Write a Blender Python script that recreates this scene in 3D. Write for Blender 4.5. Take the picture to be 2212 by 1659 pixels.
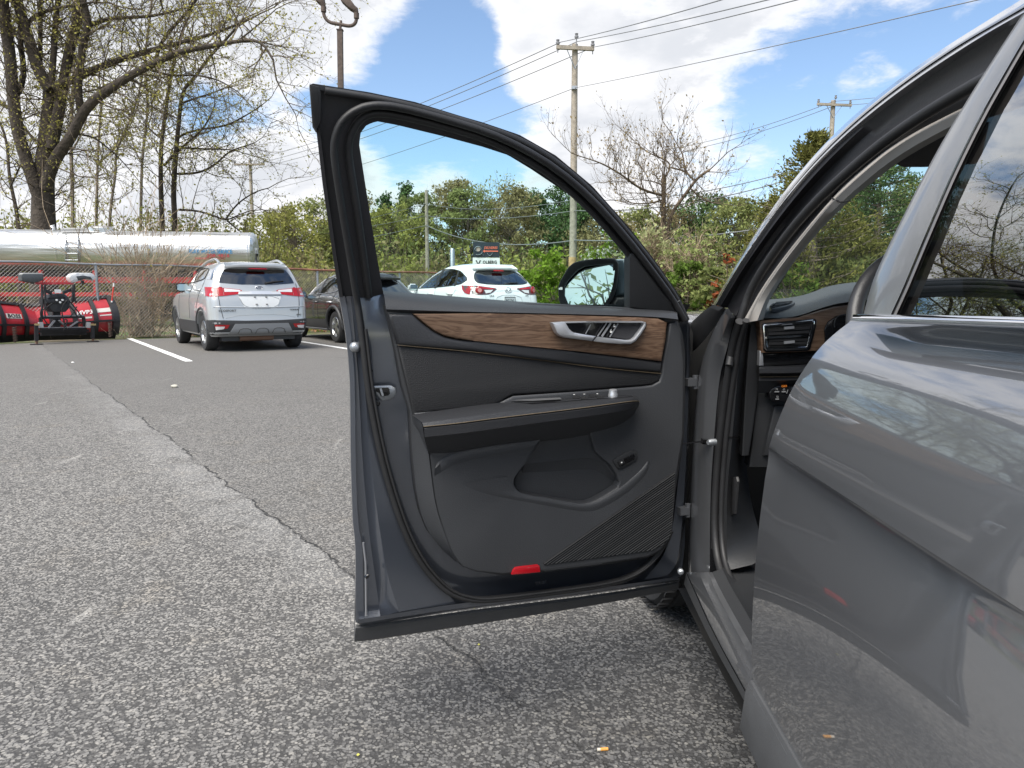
import bpy, bmesh, math, random
from mathutils import Vector, Matrix, noise
R = math.radians
random.seed(11)
S = bpy.context.scene
COL = S.collection
for o in list(bpy.data.objects):
    bpy.data.objects.remove(o)

# ------------------------------------------------------------------ camera
F = 1593.0                       # focal length for a 2212 px wide picture
PITCH = math.atan(192.5 / F)
CAM_H = 1.1
cd = bpy.data.cameras.new('camera')
cam = bpy.data.objects.new('camera', cd)
COL.objects.link(cam)
cam.location = (0, 0, CAM_H)
cam.rotation_euler = (math.pi / 2 - PITCH, 0, 0)
cd.sensor_width = 36.0
cd.lens = 36.0 * F / 2212.0
cd.clip_start = 0.05
cd.clip_end = 3000
S.camera = cam

# ------------------------------------------------------------------ light
S.view_settings.view_transform = 'Standard'
S.view_settings.look = 'None'
S.view_settings.gamma = 1
S.view_settings.use_curve_mapping = False
S.view_settings.exposure = 0.95
SUN_EL, SUN_AZ = 58.0, -142.0     # azimuth from +Y (camera heading), negative is left
sd = Vector((math.sin(R(SUN_AZ)) * math.cos(R(SUN_EL)), math.cos(R(SUN_AZ)) * math.cos(R(SUN_EL)), math.sin(R(SUN_EL))))
ld = bpy.data.lights.new('sun', 'SUN')
ld.energy = 3.6
ld.angle = R(52)
ld.color = (1.0, 0.95, 0.87)
lo = bpy.data.objects.new('sun', ld)
COL.objects.link(lo)
lo.rotation_euler = sd.to_track_quat('Z', 'Y').to_euler()
lo.location = sd * 60

W = bpy.data.worlds.new('World')
S.world = W
W.use_nodes = True
nt = W.node_tree
nt.nodes.clear()


class NT:
    """small helper to write node trees in one line per node"""
    def __init__(s, tree):
        s.t = tree

    def n(s, typ, **kw):
        nd = s.t.nodes.new('ShaderNode' + typ)
        ins = kw.pop('i', {})
        for k, v in kw.items():
            setattr(nd, k, v)
        for k, v in ins.items():
            sock = nd.inputs[k]
            if isinstance(v, bpy.types.NodeSocket):
                s.t.links.new(v, sock)
            else:
                sock.default_value = v
        return nd

    def math(s, op, a, b=0.0, c=None, clamp=False):
        i = {0: a, 1: b}
        if c is not None:
            i[2] = c
        return s.n('Math', operation=op, use_clamp=clamp, i=i).outputs[0]

    def sstep(s, v, lo, hi, a=0.0, b=1.0):
        return s.n('MapRange', interpolation_type='SMOOTHSTEP', i={0: v, 1: lo, 2: hi, 3: a, 4: b}).outputs[0]

    def ramp(s, v, stops):
        r = s.n('ValToRGB', i={0: v})
        e = r.color_ramp.elements
        e[0].position, e[0].color = stops[0][0], (*stops[0][1], 1)
        e[1].position, e[1].color = stops[-1][0], (*stops[-1][1], 1)
        for p, c in stops[1:-1]:
            q = e.new(p)
            q.color = (*c, 1)
        return r.outputs[0]

    def mix(s, f, a, b, mode='MIX'):
        m = s.n('Mix', data_type='RGBA', blend_type=mode)
        for idx, v in ((0, f), (6, a), (7, b)):
            if isinstance(v, bpy.types.NodeSocket):
                s.t.links.new(v, m.inputs[idx])
            else:
                m.inputs[idx].default_value = v if idx == 0 else (*v, 1)
        return m.outputs[2]


wn = NT(nt)
sky = wn.n('TexSky', sky_type='NISHITA', sun_disc=False, sun_elevation=R(SUN_EL), sun_rotation=R(SUN_AZ),
           altitude=100, air_density=1.0, dust_density=0.6, ozone_density=2.2)
bg_sky = wn.n('Background', i={0: sky.outputs[0], 1: 0.105})
tc = wn.n('TexCoord')
sx = wn.n('SeparateXYZ', i={0: tc.outputs['Generated']})
# clouds: noise on a plane high above (gives them perspective) and lumpy cumulus near the horizon
zz = wn.math('ADD', wn.math('MAXIMUM', sx.outputs[2], 0.0), 0.22)
px = wn.math('DIVIDE', sx.outputs[0], zz)
py = wn.math('DIVIDE', sx.outputs[1], zz)
pv = wn.n('CombineXYZ', i={0: px, 1: py, 2: 3.7}).outputs[0]
n1 = wn.n('TexNoise', i={'Vector': pv, 'Scale': 1.25, 'Detail': 9.0, 'Roughness': 0.58, 'Distortion': 0.35}).outputs[0]
n2 = wn.n('TexNoise', i={'Vector': pv, 'Scale': 3.9, 'Detail': 7.0, 'Roughness': 0.6, 'Distortion': 0.2}).outputs[0]
dirs = wn.n('VectorMath', operation='NORMALIZE', i={0: tc.outputs['Generated']}).outputs[0]
n4 = wn.n('TexNoise', i={'Vector': pv, 'Scale': 11.0, 'Detail': 6.0, 'Roughness': 0.65, 'Distortion': 0.4}).outputs[0]
cov = wn.math('ADD', wn.math('MULTIPLY', wn.math('SUBTRACT', n1, 0.5), 1.0), wn.math('MULTIPLY', wn.math('SUBTRACT', n2, 0.5), 0.9))
cov = wn.math('ADD', wn.math('ADD', cov, wn.math('MULTIPLY', wn.math('SUBTRACT', n4, 0.5), 0.62)), 0.53)


def sky_dir(pxx, pyy):
    u, v = (pxx - 1106) / F, (829.5 - pyy) / F
    c, s_ = math.cos(PITCH), math.sin(PITCH)
    return Vector((u, c + v * s_, -s_ + v * c)).normalized()


# where the weather has put clear air (-) and cloud (+): direction, radius in degrees, amount
for pxx, pyy, rad, amt in [(965, 112, 4.6, -.34), (1010, 60, 3.0, -.14), (830, 215, 6.0, -.26), (1060, 330, 9.5, -.40), (900, 300, 9, -.34), (1180, 300, 6, -.2),
                           (1850, 300, 10, -.40), (1620, 300, 8.0, -.34), (1480, 270, 6, -.28), (560, 250, 6.0, -.36), (480, 300, 5, -.3), (380, 320, 6, -.30),
                           (1400, 110, 11, .30), (1220, 190, 6.5, .26), (1560, 170, 6, .22), (1750, 40, 10, .26), (150, 120, 14, .34), (420, 120, 9, .30), (640, 70, 8, .34), (800, 30, 6, .26), (700, 150, 4.5, .2),
                           (1130, 30, 6, .3), (1180, 110, 6, .3), (1330, 200, 7, .28), (520, 400, 5, .2), (655, 395, 5.2, .62), (520, 430, 6.5, .38), (840, 395, 5.2, .6), (760, 410, 4, .3), (950, 412, 3.6, .30), (1080, 390, 5.2, .56), (1190, 385, 3.4, .3), (1310, 355, 4.6, .38), (1400, 380, 5.0, .3),
                           (1600, 350, 4.4, .34), (925, 190, 2.0, .36), (960, 205, 1.6, .26), (1770, 192, 2.2, .32), (1885, 182, 2.4, .36), (300, 400, 8, .3), (60, 420, 8, .25),
                           (2130, 10, 6, .10), (2060, 120, 5, -.18), (1900, 120, 5, -.16), (1700, 215, 4, -.2)]:
    d = wn.n('VectorMath', operation='DOT_PRODUCT', i={0: dirs, 1: tuple(sky_dir(pxx, pyy))}).outputs['Value']
    b = wn.sstep(d, math.cos(R(rad * 1.15)), 1.0, 0.0, amt * 0.85)
    cov = wn.math('ADD', cov, b)
d = wn.n('VectorMath', operation='DOT_PRODUCT', i={0: dirs, 1: tuple(Vector((-.085, -.968, .262)).normalized())}).outputs['Value']
cov = wn.math('ADD', cov, wn.sstep(d, math.cos(R(16)), 1.0, 0.0, .42))
mask = wn.sstep(cov, 0.36, 0.80)
thick = wn.sstep(cov, 0.62, 0.95)
n3 = wn.n('TexNoise', i={'Vector': pv, 'Scale': 2.1, 'Detail': 6.0, 'Roughness': 0.55}).outputs[0]
shade = wn.math('MULTIPLY', thick, wn.sstep(n3, 0.40, 0.62))
ccol = wn.mix(shade, (0.98, 0.98, 1.0), (0.70, 0.725, 0.775))
bg_cl = wn.n('Background', i={0: ccol, 1: 0.59})
mx = wn.n('MixShader', i={0: mask, 1: bg_sky.outputs[0], 2: bg_cl.outputs[0]})
wn.n('OutputWorld', i={0: mx.outputs[0]})

# ------------------------------------------------------------------ picture point -> place
CP, SP = math.cos(PITCH), math.sin(PITCH)
CAMV = Vector((0, 0, CAM_H))


def ray(px, py):
    u, v = (px - 1106) / F, (829.5 - py) / F
    return Vector((u, CP + v * SP, -SP + v * CP))


def at(px, py, Y):
    d = ray(px, py)
    return CAMV + d * (Y / d.y)


def gp(px, py, z=0.0):
    d = ray(px, py)
    return CAMV + d * ((z - CAM_H) / d.z)


# ------------------------------------------------------------------ objects
WM = {}


def tag(o, label=None, cat=None, group=None, kind=None):
    if label: o['label'] = label
    if cat: o['category'] = cat
    if group: o['group'] = group
    if kind: o['kind'] = kind
    return o


def thing(name, label, cat, loc=(0, 0, 0), rotz=0.0, group=None, scale=1.0):
    o = bpy.data.objects.new(name, None)
    o.empty_display_size = 0.2
    COL.objects.link(o)
    o.location = loc
    o.rotation_euler = (0, 0, rotz)
    o.scale = (scale,) * 3
    WM[o] = Matrix.Translation(Vector(loc)) @ Matrix.Rotation(rotz, 4, 'Z') @ Matrix.Scale(scale, 4)
    return tag(o, label, cat, group)


def root_of(o):
    while o.parent:
        o = o.parent
    return o


class Geo:
    def __init__(s):
        s.v, s.f = [], []

    def add(s, verts, faces):
        b = len(s.v)
        s.v.extend([tuple(p) for p in verts])
        s.f.extend([tuple(b + i for i in f) for f in faces])
        return s

    def box(s, c, size, rot=None):
        hx, hy, hz = size[0] / 2, size[1] / 2, size[2] / 2
        vs = [Vector((x * hx, y * hy, z * hz)) for x in (-1, 1) for y in (-1, 1) for z in (-1, 1)]
        if rot is not None:
            vs = [rot @ p for p in vs]
        vs = [p + Vector(c) for p in vs]
        return s.add(vs, [(0, 1, 3, 2), (4, 6, 7, 5), (0, 4, 5, 1), (2, 3, 7, 6), (0, 2, 6, 4), (1, 5, 7, 3)])

    def bar(s, a, b, w, h=None, up=(0, 0, 1)):
        """rectangular bar from a to b"""
        a, b = Vector(a), Vector(b)
        h = w if h is None else h
        d = (b - a).normalized()
        x = d.cross(Vector(up))
        if x.length < 1e-4:
            x = d.cross(Vector((1, 0, 0)))
        x.normalize()
        z = x.cross(d)
        vs = []
        for p in (a, b):
            for i, j in ((-1, -1), (1, -1), (1, 1), (-1, 1)):
                vs.append(p + x * (i * w / 2) + z * (j * h / 2))
        return s.add(vs, [(3, 2, 1, 0), (4, 5, 6, 7), (0, 1, 5, 4), (1, 2, 6, 5), (2, 3, 7, 6), (3, 0, 4, 7)])

    def tube(s, pts, rad, n=8, cap=True, flat=1.0, closed=False):
        pts = [Vector(p) for p in pts]
        m = len(pts)
        rr = rad if isinstance(rad, (list, tuple)) else [rad] * m
        vs, fs = [], []
        ref = None
        for i in range(m):
            if closed:
                t = pts[(i + 1) % m] - pts[i - 1]
            else:
                t = pts[min(i + 1, m - 1)] - pts[max(i - 1, 0)]
            if t.length < 1e-9:
                t = Vector((0, 0, 1))
            t.normalize()
            if ref is None:
                ref = t.cross(Vector((0, 0, 1)))
                if ref.length < 1e-3:
                    ref = t.cross(Vector((0, 1, 0)))
            ref = ref - t * ref.dot(t)
            if ref.length < 1e-6:
                ref = t.cross(Vector((0.3, 0.5, 0.8)))
            ref.normalize()
            bi = t.cross(ref)
            for k in range(n):
                a = 2 * math.pi * k / n
                vs.append(pts[i] + ref * (math.cos(a) * rr[i]) + bi * (math.sin(a) * rr[i] * flat))
        for i in range(m if closed else m - 1):
            for k in range(n):
                k2 = (k + 1) % n
                i2 = (i + 1) % m
                fs.append((i * n + k, i * n + k2, i2 * n + k2, i2 * n + k))
        if cap and not closed:
            fs.append(tuple(range(n - 1, -1, -1)))
            fs.append(tuple((m - 1) * n + k for k in range(n)))
        return s.add(vs, fs)

    def loft(s, rows, closed=False):
        n = len(rows[0])
        vs = [p for r in rows for p in r]
        fs = []
        for i in range(len(rows) - 1):
            for k in range(n if closed else n - 1):
                k2 = (k + 1) % n
                fs.append((i * n + k, i * n + k2, (i + 1) * n + k2, (i + 1) * n + k))
        return s.add(vs, fs)

    def lathe(s, prof, M, n=24, closed=False):
        """prof: (radius, along) pairs turned about the local x axis of M"""
        rows = []
        for r, a in prof:
            rows.append([M @ Vector((a, r * math.cos(2 * math.pi * k / n), r * math.sin(2 * math.pi * k / n))) for k in range(n)])
        return s.loft(rows, closed=True)

    def disc(s, c, nrm, r, n=16):
        q = Vector(nrm).to_track_quat('Z', 'Y')
        vs = [Vector(c) + q @ Vector((math.cos(2 * math.pi * k / n) * r, math.sin(2 * math.pi * k / n) * r, 0)) for k in range(n)]
        return s.add(vs, [tuple(range(n))])

    def prism(s, poly, vec):
        vec = Vector(vec)
        n = len(poly)
        vs = [Vector(p) for p in poly] + [Vector(p) + vec for p in poly]
        fs = [tuple(range(n)), tuple(range(2 * n - 1, n - 1, -1))]
        fs += [(i, n + i, n + (i + 1) % n, (i + 1) % n) for i in range(n)]
        return s.add(vs, fs)

    def mesh(s, name):
        me = bpy.data.meshes.new(name)
        me.from_pydata(s.v, [], s.f)
        return me


def obj(name, g, mat, parent=None, smooth=None, fix=True):
    """links a Geo / bmesh / mesh (world coordinates) as one mesh object, below parent if given"""
    if isinstance(g, Geo):
        me = g.mesh(name)
    elif isinstance(g, bmesh.types.BMesh):
        me = bpy.data.meshes.new(name)
        g.to_mesh(me)
        g.free()
    else:
        me = g
    if fix:
        bm = bmesh.new()
        bm.from_mesh(me)
        bmesh.ops.recalc_face_normals(bm, faces=bm.faces)
        bm.to_mesh(me)
        bm.free()
    if parent is not None:
        me.transform(WM[root_of(parent)].inverted())
    if smooth is not None:
        me.shade_smooth()
        if smooth < 180:
            me.set_sharp_from_angle(angle=R(smooth))
    me.materials.append(mat)
    o = bpy.data.objects.new(name, me)
    COL.objects.link(o)
    o.parent = parent
    return o


def plate(front, vec, bevel=0.0, holes=(), seg=2):
    """polygon (3d points) with thickness vec behind it and a rounded front edge"""
    bm = bmesh.new()
    vec = Vector(vec)
    loops = []
    for lp in [front] + list(holes):
        vs = [bm.verts.new(Vector(p)) for p in lp]
        loops.append([bm.edges.new((vs[i], vs[(i + 1) % len(vs)])) for i in range(len(vs))])
    alle = [e for l in loops for e in l]
    if holes:
        bmesh.ops.triangle_fill(bm, use_beauty=True, use_dissolve=False, edges=alle)
    else:
        bm.faces.new([v for v in bm.verts])
    faces = list(bm.faces)
    edges = [e for e in bm.edges if e.is_boundary]
    ret = bmesh.ops.extrude_edge_only(bm, edges=edges)
    nv = [x for x in ret['geom'] if isinstance(x, bmesh.types.BMVert)]
    for v in nv:
        v.co += vec
    if bevel > 0:
        ee = [e for e in edges if e.is_valid]
        try:
            bmesh.ops.bevel(bm, geom=ee, offset=bevel, segments=seg, affect='EDGES', profile=0.5, clamp_overlap=True)
        except Exception:
            pass
    return bm


def resample(pts, n):
    pts = [Vector(p) for p in pts]
    L = [0.0]
    for a, b in zip(pts, pts[1:]):
        L.append(L[-1] + (b - a).length)
    out = []
    k = 0
    for i in range(n):
        t = L[-1] * i / (n - 1)
        while k < len(pts) - 2 and L[k + 1] < t:
            k += 1
        d = L[k + 1] - L[k]
        out.append(pts[k].lerp(pts[k + 1], 0 if d < 1e-9 else (t - L[k]) / d))
    return out


def smooth_line(pts, n, it=2):
    """rounded resampling of a traced line"""
    p = [Vector(q) for q in pts]
    for _ in range(it):
        q = [p[0]]
        for a, b in zip(p, p[1:]):
            q += [a.lerp(b, 0.25), a.lerp(b, 0.75)]
        q.append(p[-1])
        p = q
    return resample(p, n)


def round_poly(pts, it=2):
    p = [Vector(q) for q in pts]
    for _ in range(it):
        q = []
        for i in range(len(p)):
            a, b = p[i], p[(i + 1) % len(p)]
            q += [a.lerp(b, 0.2), a.lerp(b, 0.8)]
        p = q
    return p


# ------------------------------------------------------------------ materials
MATS = {}


def mat(name, col, rough=0.5, metal=0.0, coat=0.0, bump=None, var=0.0, varscale=6.0, spec=0.5, croughness=0.03, roughvar=0.0, emit=None, trans=0.0):
    """principled material; bump = (scale, strength), var = colour mottling"""
    if name in MATS:
        return MATS[name]
    m = bpy.data.materials.new(name)
    m.use_nodes = True
    t = NT(m.node_tree)
    p = m.node_tree.nodes['Principled BSDF']
    p.inputs['Base Color'].default_value = (*col, 1)
    p.inputs['Roughness'].default_value = rough
    p.inputs['Metallic'].default_value = metal
    p.inputs['Specular IOR Level'].default_value = spec
    p.inputs['Coat Weight'].default_value = coat
    p.inputs['Coat Roughness'].default_value = croughness
    if emit:
        p.inputs['Emission Color'].default_value = (*emit[0], 1)
        p.inputs['Emission Strength'].default_value = emit[1]
    if var or bump or roughvar:
        c = t.n('TexCoord').outputs['Object']
    if var:
        nz = t.n('TexNoise', i={'Vector': c, 'Scale': varscale, 'Detail': 6.0, 'Roughness': 0.65}).outputs[0]
        lo_, hi_ = tuple(x * (1 - var) for x in col), tuple(min(1, x * (1 + var)) for x in col)
        m.node_tree.links.new(t.ramp(nz, [(0.3, lo_), (0.7, hi_)]), p.inputs['Base Color'])
    if roughvar:
        nz = t.n('TexNoise', i={'Vector': c, 'Scale': varscale * 1.7, 'Detail': 5.0}).outputs[0]
        m.node_tree.links.new(t.sstep(nz, .3, .7, max(0, rough - roughvar), rough + roughvar), p.inputs['Roughness'])
    if bump:
        nz = t.n('TexNoise', i={'Vector': c, 'Scale': bump[0], 'Detail': 3.0}).outputs[0]
        b = t.n('Bump', i={'Strength': bump[1], 'Distance': 0.002 if len(bump) < 3 else bump[2], 'Height': nz})
        m.node_tree.links.new(b.outputs[0], p.inputs['Normal'])
    MATS[name] = m
    return m


def glass(name, tint, refl=1.0, rough=0.0, ior=1.45):
    """thin pane: tinted see-through plus mirror reflection that grows at grazing angles"""
    if name in MATS:
        return MATS[name]
    m = bpy.data.materials.new(name)
    m.use_nodes = True
    m.node_tree.nodes.clear()
    t = NT(m.node_tree)
    fr = t.n('Fresnel', i={'IOR': ior}).outputs[0]
    fr = t.math('MULTIPLY', fr, refl, clamp=True)
    tr = t.n('BsdfTransparent', i={0: (*tint, 1)})
    gl = t.n('BsdfGlossy', i={'Color': (1, 1, 1, 1), 'Roughness': rough})
    mxs = t.n('MixShader', i={0: fr, 1: tr.outputs[0], 2: gl.outputs[0]})
    t.n('OutputMaterial', i={0: mxs.outputs[0]})
    MATS[name] = m
    return m


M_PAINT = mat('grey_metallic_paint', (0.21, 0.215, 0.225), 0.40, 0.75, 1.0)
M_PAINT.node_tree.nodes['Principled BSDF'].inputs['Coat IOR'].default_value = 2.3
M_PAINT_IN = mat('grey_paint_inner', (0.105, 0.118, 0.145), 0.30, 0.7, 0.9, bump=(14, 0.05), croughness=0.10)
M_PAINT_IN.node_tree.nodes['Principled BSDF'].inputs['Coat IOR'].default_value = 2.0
M_BLK = mat('black_plastic', (0.018, 0.018, 0.019), 0.48, bump=(220, 0.12))
M_GLOSSBLK = mat('gloss_black', (0.01, 0.01, 0.011), 0.15, coat=0.4)
M_RUB = mat('black_rubber', (0.016, 0.016, 0.017), 0.55, bump=(120, 0.1), var=.25, varscale=9)
M_TRIM = mat('charcoal_trim', (0.037, 0.039, 0.043), 0.5, bump=(420, 0.35), var=.06, varscale=4)
M_TRIM_D = mat('charcoal_trim_dark', (0.022, 0.023, 0.025), 0.52, bump=(420, 0.35))
M_VINYL = mat('soft_vinyl', (0.024, 0.025, 0.028), 0.42, bump=(260, 0.35))
M_CHROME = mat('satin_chrome', (0.60, 0.61, 0.63), 0.38, 0.75)
M_CHROME_B = mat('bright_chrome', (0.8, 0.81, 0.83), 0.06, 1.0)
M_STITCH = mat('tan_thread', (0.125, 0.095, 0.058), 0.8, var=.5, varscale=300)
M_CLAD = mat('grey_cladding', (0.06, 0.062, 0.065), 0.6, bump=(300, 0.3), var=.12, varscale=12)
M_RED = mat('red_reflector', (0.35, 0.006, 0.012), 0.25, coat=.5)
M_TYRE = mat('tyre_rubber', (0.025, 0.025, 0.026), 0.8, bump=(60, 0.3), var=.3, varscale=14)
M_BEIGE = mat('pillar_fabric', (0.36, 0.34, 0.315), 0.85, bump=(500, 0.2))
M_STEEL = mat('galvanised_steel', (0.42, 0.44, 0.46), 0.42, 0.85, var=.12, varscale=8)
M_WHITE = mat('white_print', (0.75, 0.75, 0.73), 0.6)

# ================================================================== GROUND
def ground_mat():
    m = bpy.data.materials.new('worn_asphalt')
    m.use_nodes = True
    t = NT(m.node_tree)
    p = m.node_tree.nodes['Principled BSDF']
    c = t.n('TexCoord').outputs['Object']
    s3 = t.n('SeparateXYZ', i={0: c})
    X, Y = s3.outputs[0], s3.outputs[1]
    wob = t.n('TexNoise', i={'Vector': c, 'Scale': 30.0, 'Detail': 2.0}).outputs['Color']
    cw = t.n('VectorMath', operation='MULTIPLY_ADD', i={0: wob, 1: (0.012, 0.012, 0.0), 2: c}).outputs[0]
    v1 = t.n('TexVoronoi', feature='F1', i={'Vector': cw, 'Scale': 112.0, 'Randomness': 1.0})
    v2 = t.n('TexVoronoi', feature='F1', i={'Vector': cw, 'Scale': 52.0, 'Randomness': 1.0})
    cell = t.n('SeparateColor', i={0: v1.outputs['Color']}).outputs[0]
    cell2 = t.n('SeparateColor', i={0: v2.outputs['Color']}).outputs[1]
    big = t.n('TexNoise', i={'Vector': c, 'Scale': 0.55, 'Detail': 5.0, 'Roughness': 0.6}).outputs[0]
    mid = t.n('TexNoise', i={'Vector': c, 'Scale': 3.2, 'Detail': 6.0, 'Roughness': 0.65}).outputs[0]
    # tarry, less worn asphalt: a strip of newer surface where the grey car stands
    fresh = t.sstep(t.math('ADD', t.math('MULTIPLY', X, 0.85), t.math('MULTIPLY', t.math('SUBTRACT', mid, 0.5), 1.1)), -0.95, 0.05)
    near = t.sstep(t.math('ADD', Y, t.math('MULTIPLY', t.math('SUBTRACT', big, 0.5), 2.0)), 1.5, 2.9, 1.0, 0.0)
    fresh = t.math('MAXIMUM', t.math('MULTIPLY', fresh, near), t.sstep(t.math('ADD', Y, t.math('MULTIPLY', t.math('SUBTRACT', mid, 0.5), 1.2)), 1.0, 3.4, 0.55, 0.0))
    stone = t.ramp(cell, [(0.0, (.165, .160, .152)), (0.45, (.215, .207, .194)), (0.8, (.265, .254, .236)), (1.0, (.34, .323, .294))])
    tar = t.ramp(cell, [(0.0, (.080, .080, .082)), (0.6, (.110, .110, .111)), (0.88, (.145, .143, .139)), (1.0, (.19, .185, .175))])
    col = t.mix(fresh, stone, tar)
    warm = t.sstep(mid, 0.52, 0.72)
    col = t.mix(t.math('MULTIPLY', warm, 0.5), col, (1.0, 0.93, 0.82), 'MULTIPLY')
    # tar between the stones
    fn_ = t.n('TexNoise', i={'Vector': c, 'Scale': 64.0, 'Detail': 3.0, 'Roughness': 0.6}).outputs[0]
    rd = t.math('ADD', v1.outputs['Distance'], t.math('MULTIPLY', t.math('SUBTRACT', fn_, 0.5), 1.1))
    gap = t.sstep(rd, 0.46, 0.80, 1.0, 0.0)
    sunk = t.sstep(t.math('ADD', cell, t.math('MULTIPLY', t.math('SUBTRACT', fn_, .5), .8)), 0.06, 0.30, 0.25, 1.0)
    holes = t.sstep(cell2, 0.74, 0.92, 1.0, 0.3)
    gap = t.math('MULTIPLY', t.math('MULTIPLY', gap, holes), sunk)
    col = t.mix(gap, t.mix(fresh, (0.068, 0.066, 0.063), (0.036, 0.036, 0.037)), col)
    tone = t.math('ADD', t.math('MULTIPLY', big, 0.55), 0.74)
    tb = t.n('CombineColor', i={0: tone, 1: tone, 2: tone}).outputs[0]
    col = t.mix(1.0, col, tb, 'MULTIPLY')
    # paving seam running along the lane: scuffed light band beside an open crack
    A, B = gp(90, 745), gp(1330, 1659)
    dv = (B - A).normalized()
    nx, ny = dv.y, -dv.x
    cst = A.x * nx + A.y * ny
    wv = t.n('TexNoise', i={'Vector': c, 'Scale': 2.2, 'Detail': 7.0, 'Roughness': 0.7}).outputs[0]
    d = t.math('SUBTRACT', t.math('ADD', t.math('MULTIPLY', X, nx), t.math('MULTIPLY', Y, ny)), cst)
    d = t.math('ADD', d, t.math('MULTIPLY', t.math('SUBTRACT', wv, 0.5), 0.20))
    side = 1.0 if ny * 0 + nx * (-1) > 0 else -1.0
    far = t.sstep(Y, 1.9, 3.2)
    ds = t.math('MULTIPLY', d, side)
    band = t.math('MULTIPLY', t.sstep(ds, -0.01, 0.03), t.sstep(ds, 0.10, 0.42, 1.0, 0.0))
    band = t.math('MULTIPLY', t.math('MULTIPLY', band, t.sstep(mid, 0.35, 0.6)), far)
    col = t.mix(t.math('MULTIPLY', band, 0.17), col, (0.47, 0.47, 0.46))
    ad = t.math('ABSOLUTE', d)
    crack = t.math('MULTIPLY', t.math('MULTIPLY', t.sstep(ad, 0.001, 0.010, 1.0, 0.0), t.sstep(mid, 0.40, 0.52)), t.sstep(Y, 1.7, 2.6, 0.35, 1.0))
    col = t.mix(t.math('MULTIPLY', crack, 0.8), col, (0.012, 0.012, 0.012))
    # chalky scuffs and pale tyre drags
    ms = t.n('Mapping', i={0: c, 2: (0, 0, R(-32)), 3: (2.4, 0.35, 1.0)}).outputs[0]
    sc = t.n('TexNoise', i={'Vector': ms, 'Scale': 2.6, 'Detail': 8.0, 'Roughness': 0.72}).outputs[0]
    scm = t.math('MULTIPLY', t.sstep(sc, 0.60, 0.72), 0.5)
    col = t.mix(scm, col, (0.46, 0.445, 0.41))
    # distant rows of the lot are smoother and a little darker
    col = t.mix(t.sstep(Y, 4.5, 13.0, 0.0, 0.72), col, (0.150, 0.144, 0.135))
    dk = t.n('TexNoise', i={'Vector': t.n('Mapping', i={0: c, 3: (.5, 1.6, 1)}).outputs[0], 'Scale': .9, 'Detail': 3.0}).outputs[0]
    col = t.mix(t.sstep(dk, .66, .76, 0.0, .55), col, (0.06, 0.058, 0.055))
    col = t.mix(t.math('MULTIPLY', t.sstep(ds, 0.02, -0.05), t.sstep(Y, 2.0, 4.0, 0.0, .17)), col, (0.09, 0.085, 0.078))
    m.node_tree.links.new(col, p.inputs['Base Color'])
    p.inputs['Roughness'].default_value = 0.82
    p.inputs['Specular IOR Level'].default_value = 0.35
    h = t.math('ADD', t.math('MULTIPLY', gap, 1.0), t.math('MULTIPLY', cell, 0.5))
    h = t.math('SUBTRACT', h, t.math('MULTIPLY', crack, 3.0))
    b = t.n('Bump', i={'Strength': 0.85, 'Distance': 0.004, 'Height': h})
    m.node_tree.links.new(b.outputs[0], p.inputs['Normal'])
    return m


def soil_mat():
    m = bpy.data.materials.new('soil_and_grass')
    m.use_nodes = True
    t = NT(m.node_tree)
    p = m.node_tree.nodes['Principled BSDF']
    c = t.n('TexCoord').outputs['Object']
    a = t.n('TexNoise', i={'Vector': c, 'Scale': 0.35, 'Detail': 8.0, 'Roughness': 0.7}).outputs[0]
    b = t.n('TexNoise', i={'Vector': c, 'Scale': 9.0, 'Detail': 6.0, 'Roughness': 0.7}).outputs[0]
    g = t.ramp(b, [(0.3, (.045, .075, .018)), (0.7, (.11, .15, .035))])
    e = t.ramp(b, [(0.3, (.09, .07, .045)), (0.7, (.20, .165, .11))])
    m.node_tree.links.new(t.mix(t.sstep(a, .42, .6), g, e), p.inputs['Base Color'])
    p.inputs['Roughness'].default_value = 0.95
    bp = t.n('Bump', i={'Strength': 1.0, 'Distance': 0.08, 'Height': b})
    m.node_tree.links.new(bp.outputs[0], p.inputs['Normal'])
    return m


# fence line (back edge of the lot) and parking direction
FA, FB = gp(-40, 742), Vector((-3.6, 25.0, 0))
FDIR = (FB - FA).normalized()
PDIR = Vector((-math.sin(R(34.5)), math.cos(R(34.5)), 0))     # heading of the parked cars
g = Geo()
g.add([(-900, -900, -.03), (900, -900, -.03), (900, 900, -.03), (-900, 900, -.03)], [(0, 1, 2, 3)])
tag(obj('ground', g, soil_mat()), kind='structure')
g = Geo()
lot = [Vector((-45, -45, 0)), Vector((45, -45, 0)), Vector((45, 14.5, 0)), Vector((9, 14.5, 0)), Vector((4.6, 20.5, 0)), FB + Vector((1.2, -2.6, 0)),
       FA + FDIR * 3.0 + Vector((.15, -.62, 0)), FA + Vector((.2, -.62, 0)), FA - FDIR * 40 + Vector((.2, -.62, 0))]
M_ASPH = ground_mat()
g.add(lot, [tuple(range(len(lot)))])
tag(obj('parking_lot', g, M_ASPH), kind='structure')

# painted bay lines
M_LINE = mat('road_paint', (0.72, 0.72, 0.70), 0.6, bump=(90, .4), var=.16, varscale=22)


def bay_line(a, b, w, label):
    a, b = Vector(a), Vector(b)
    a.z = b.z = 0.004
    d = (b - a).normalized()
    n_ = Vector((d.y, -d.x, 0)) * w / 2
    gg = Geo()
    N = 26
    l, r = [], []
    for i in range(N):
        p = a.lerp(b, i / (N - 1))
        l.append(p - n_ * random.uniform(.93, 1.05))
        r.append(p + n_ * random.uniform(.93, 1.05))
    gg.loft([l, r])
    return tag(obj('bay_line', gg, M_LINE), label, 'road marking', 'white lines between the parking bays')


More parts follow.
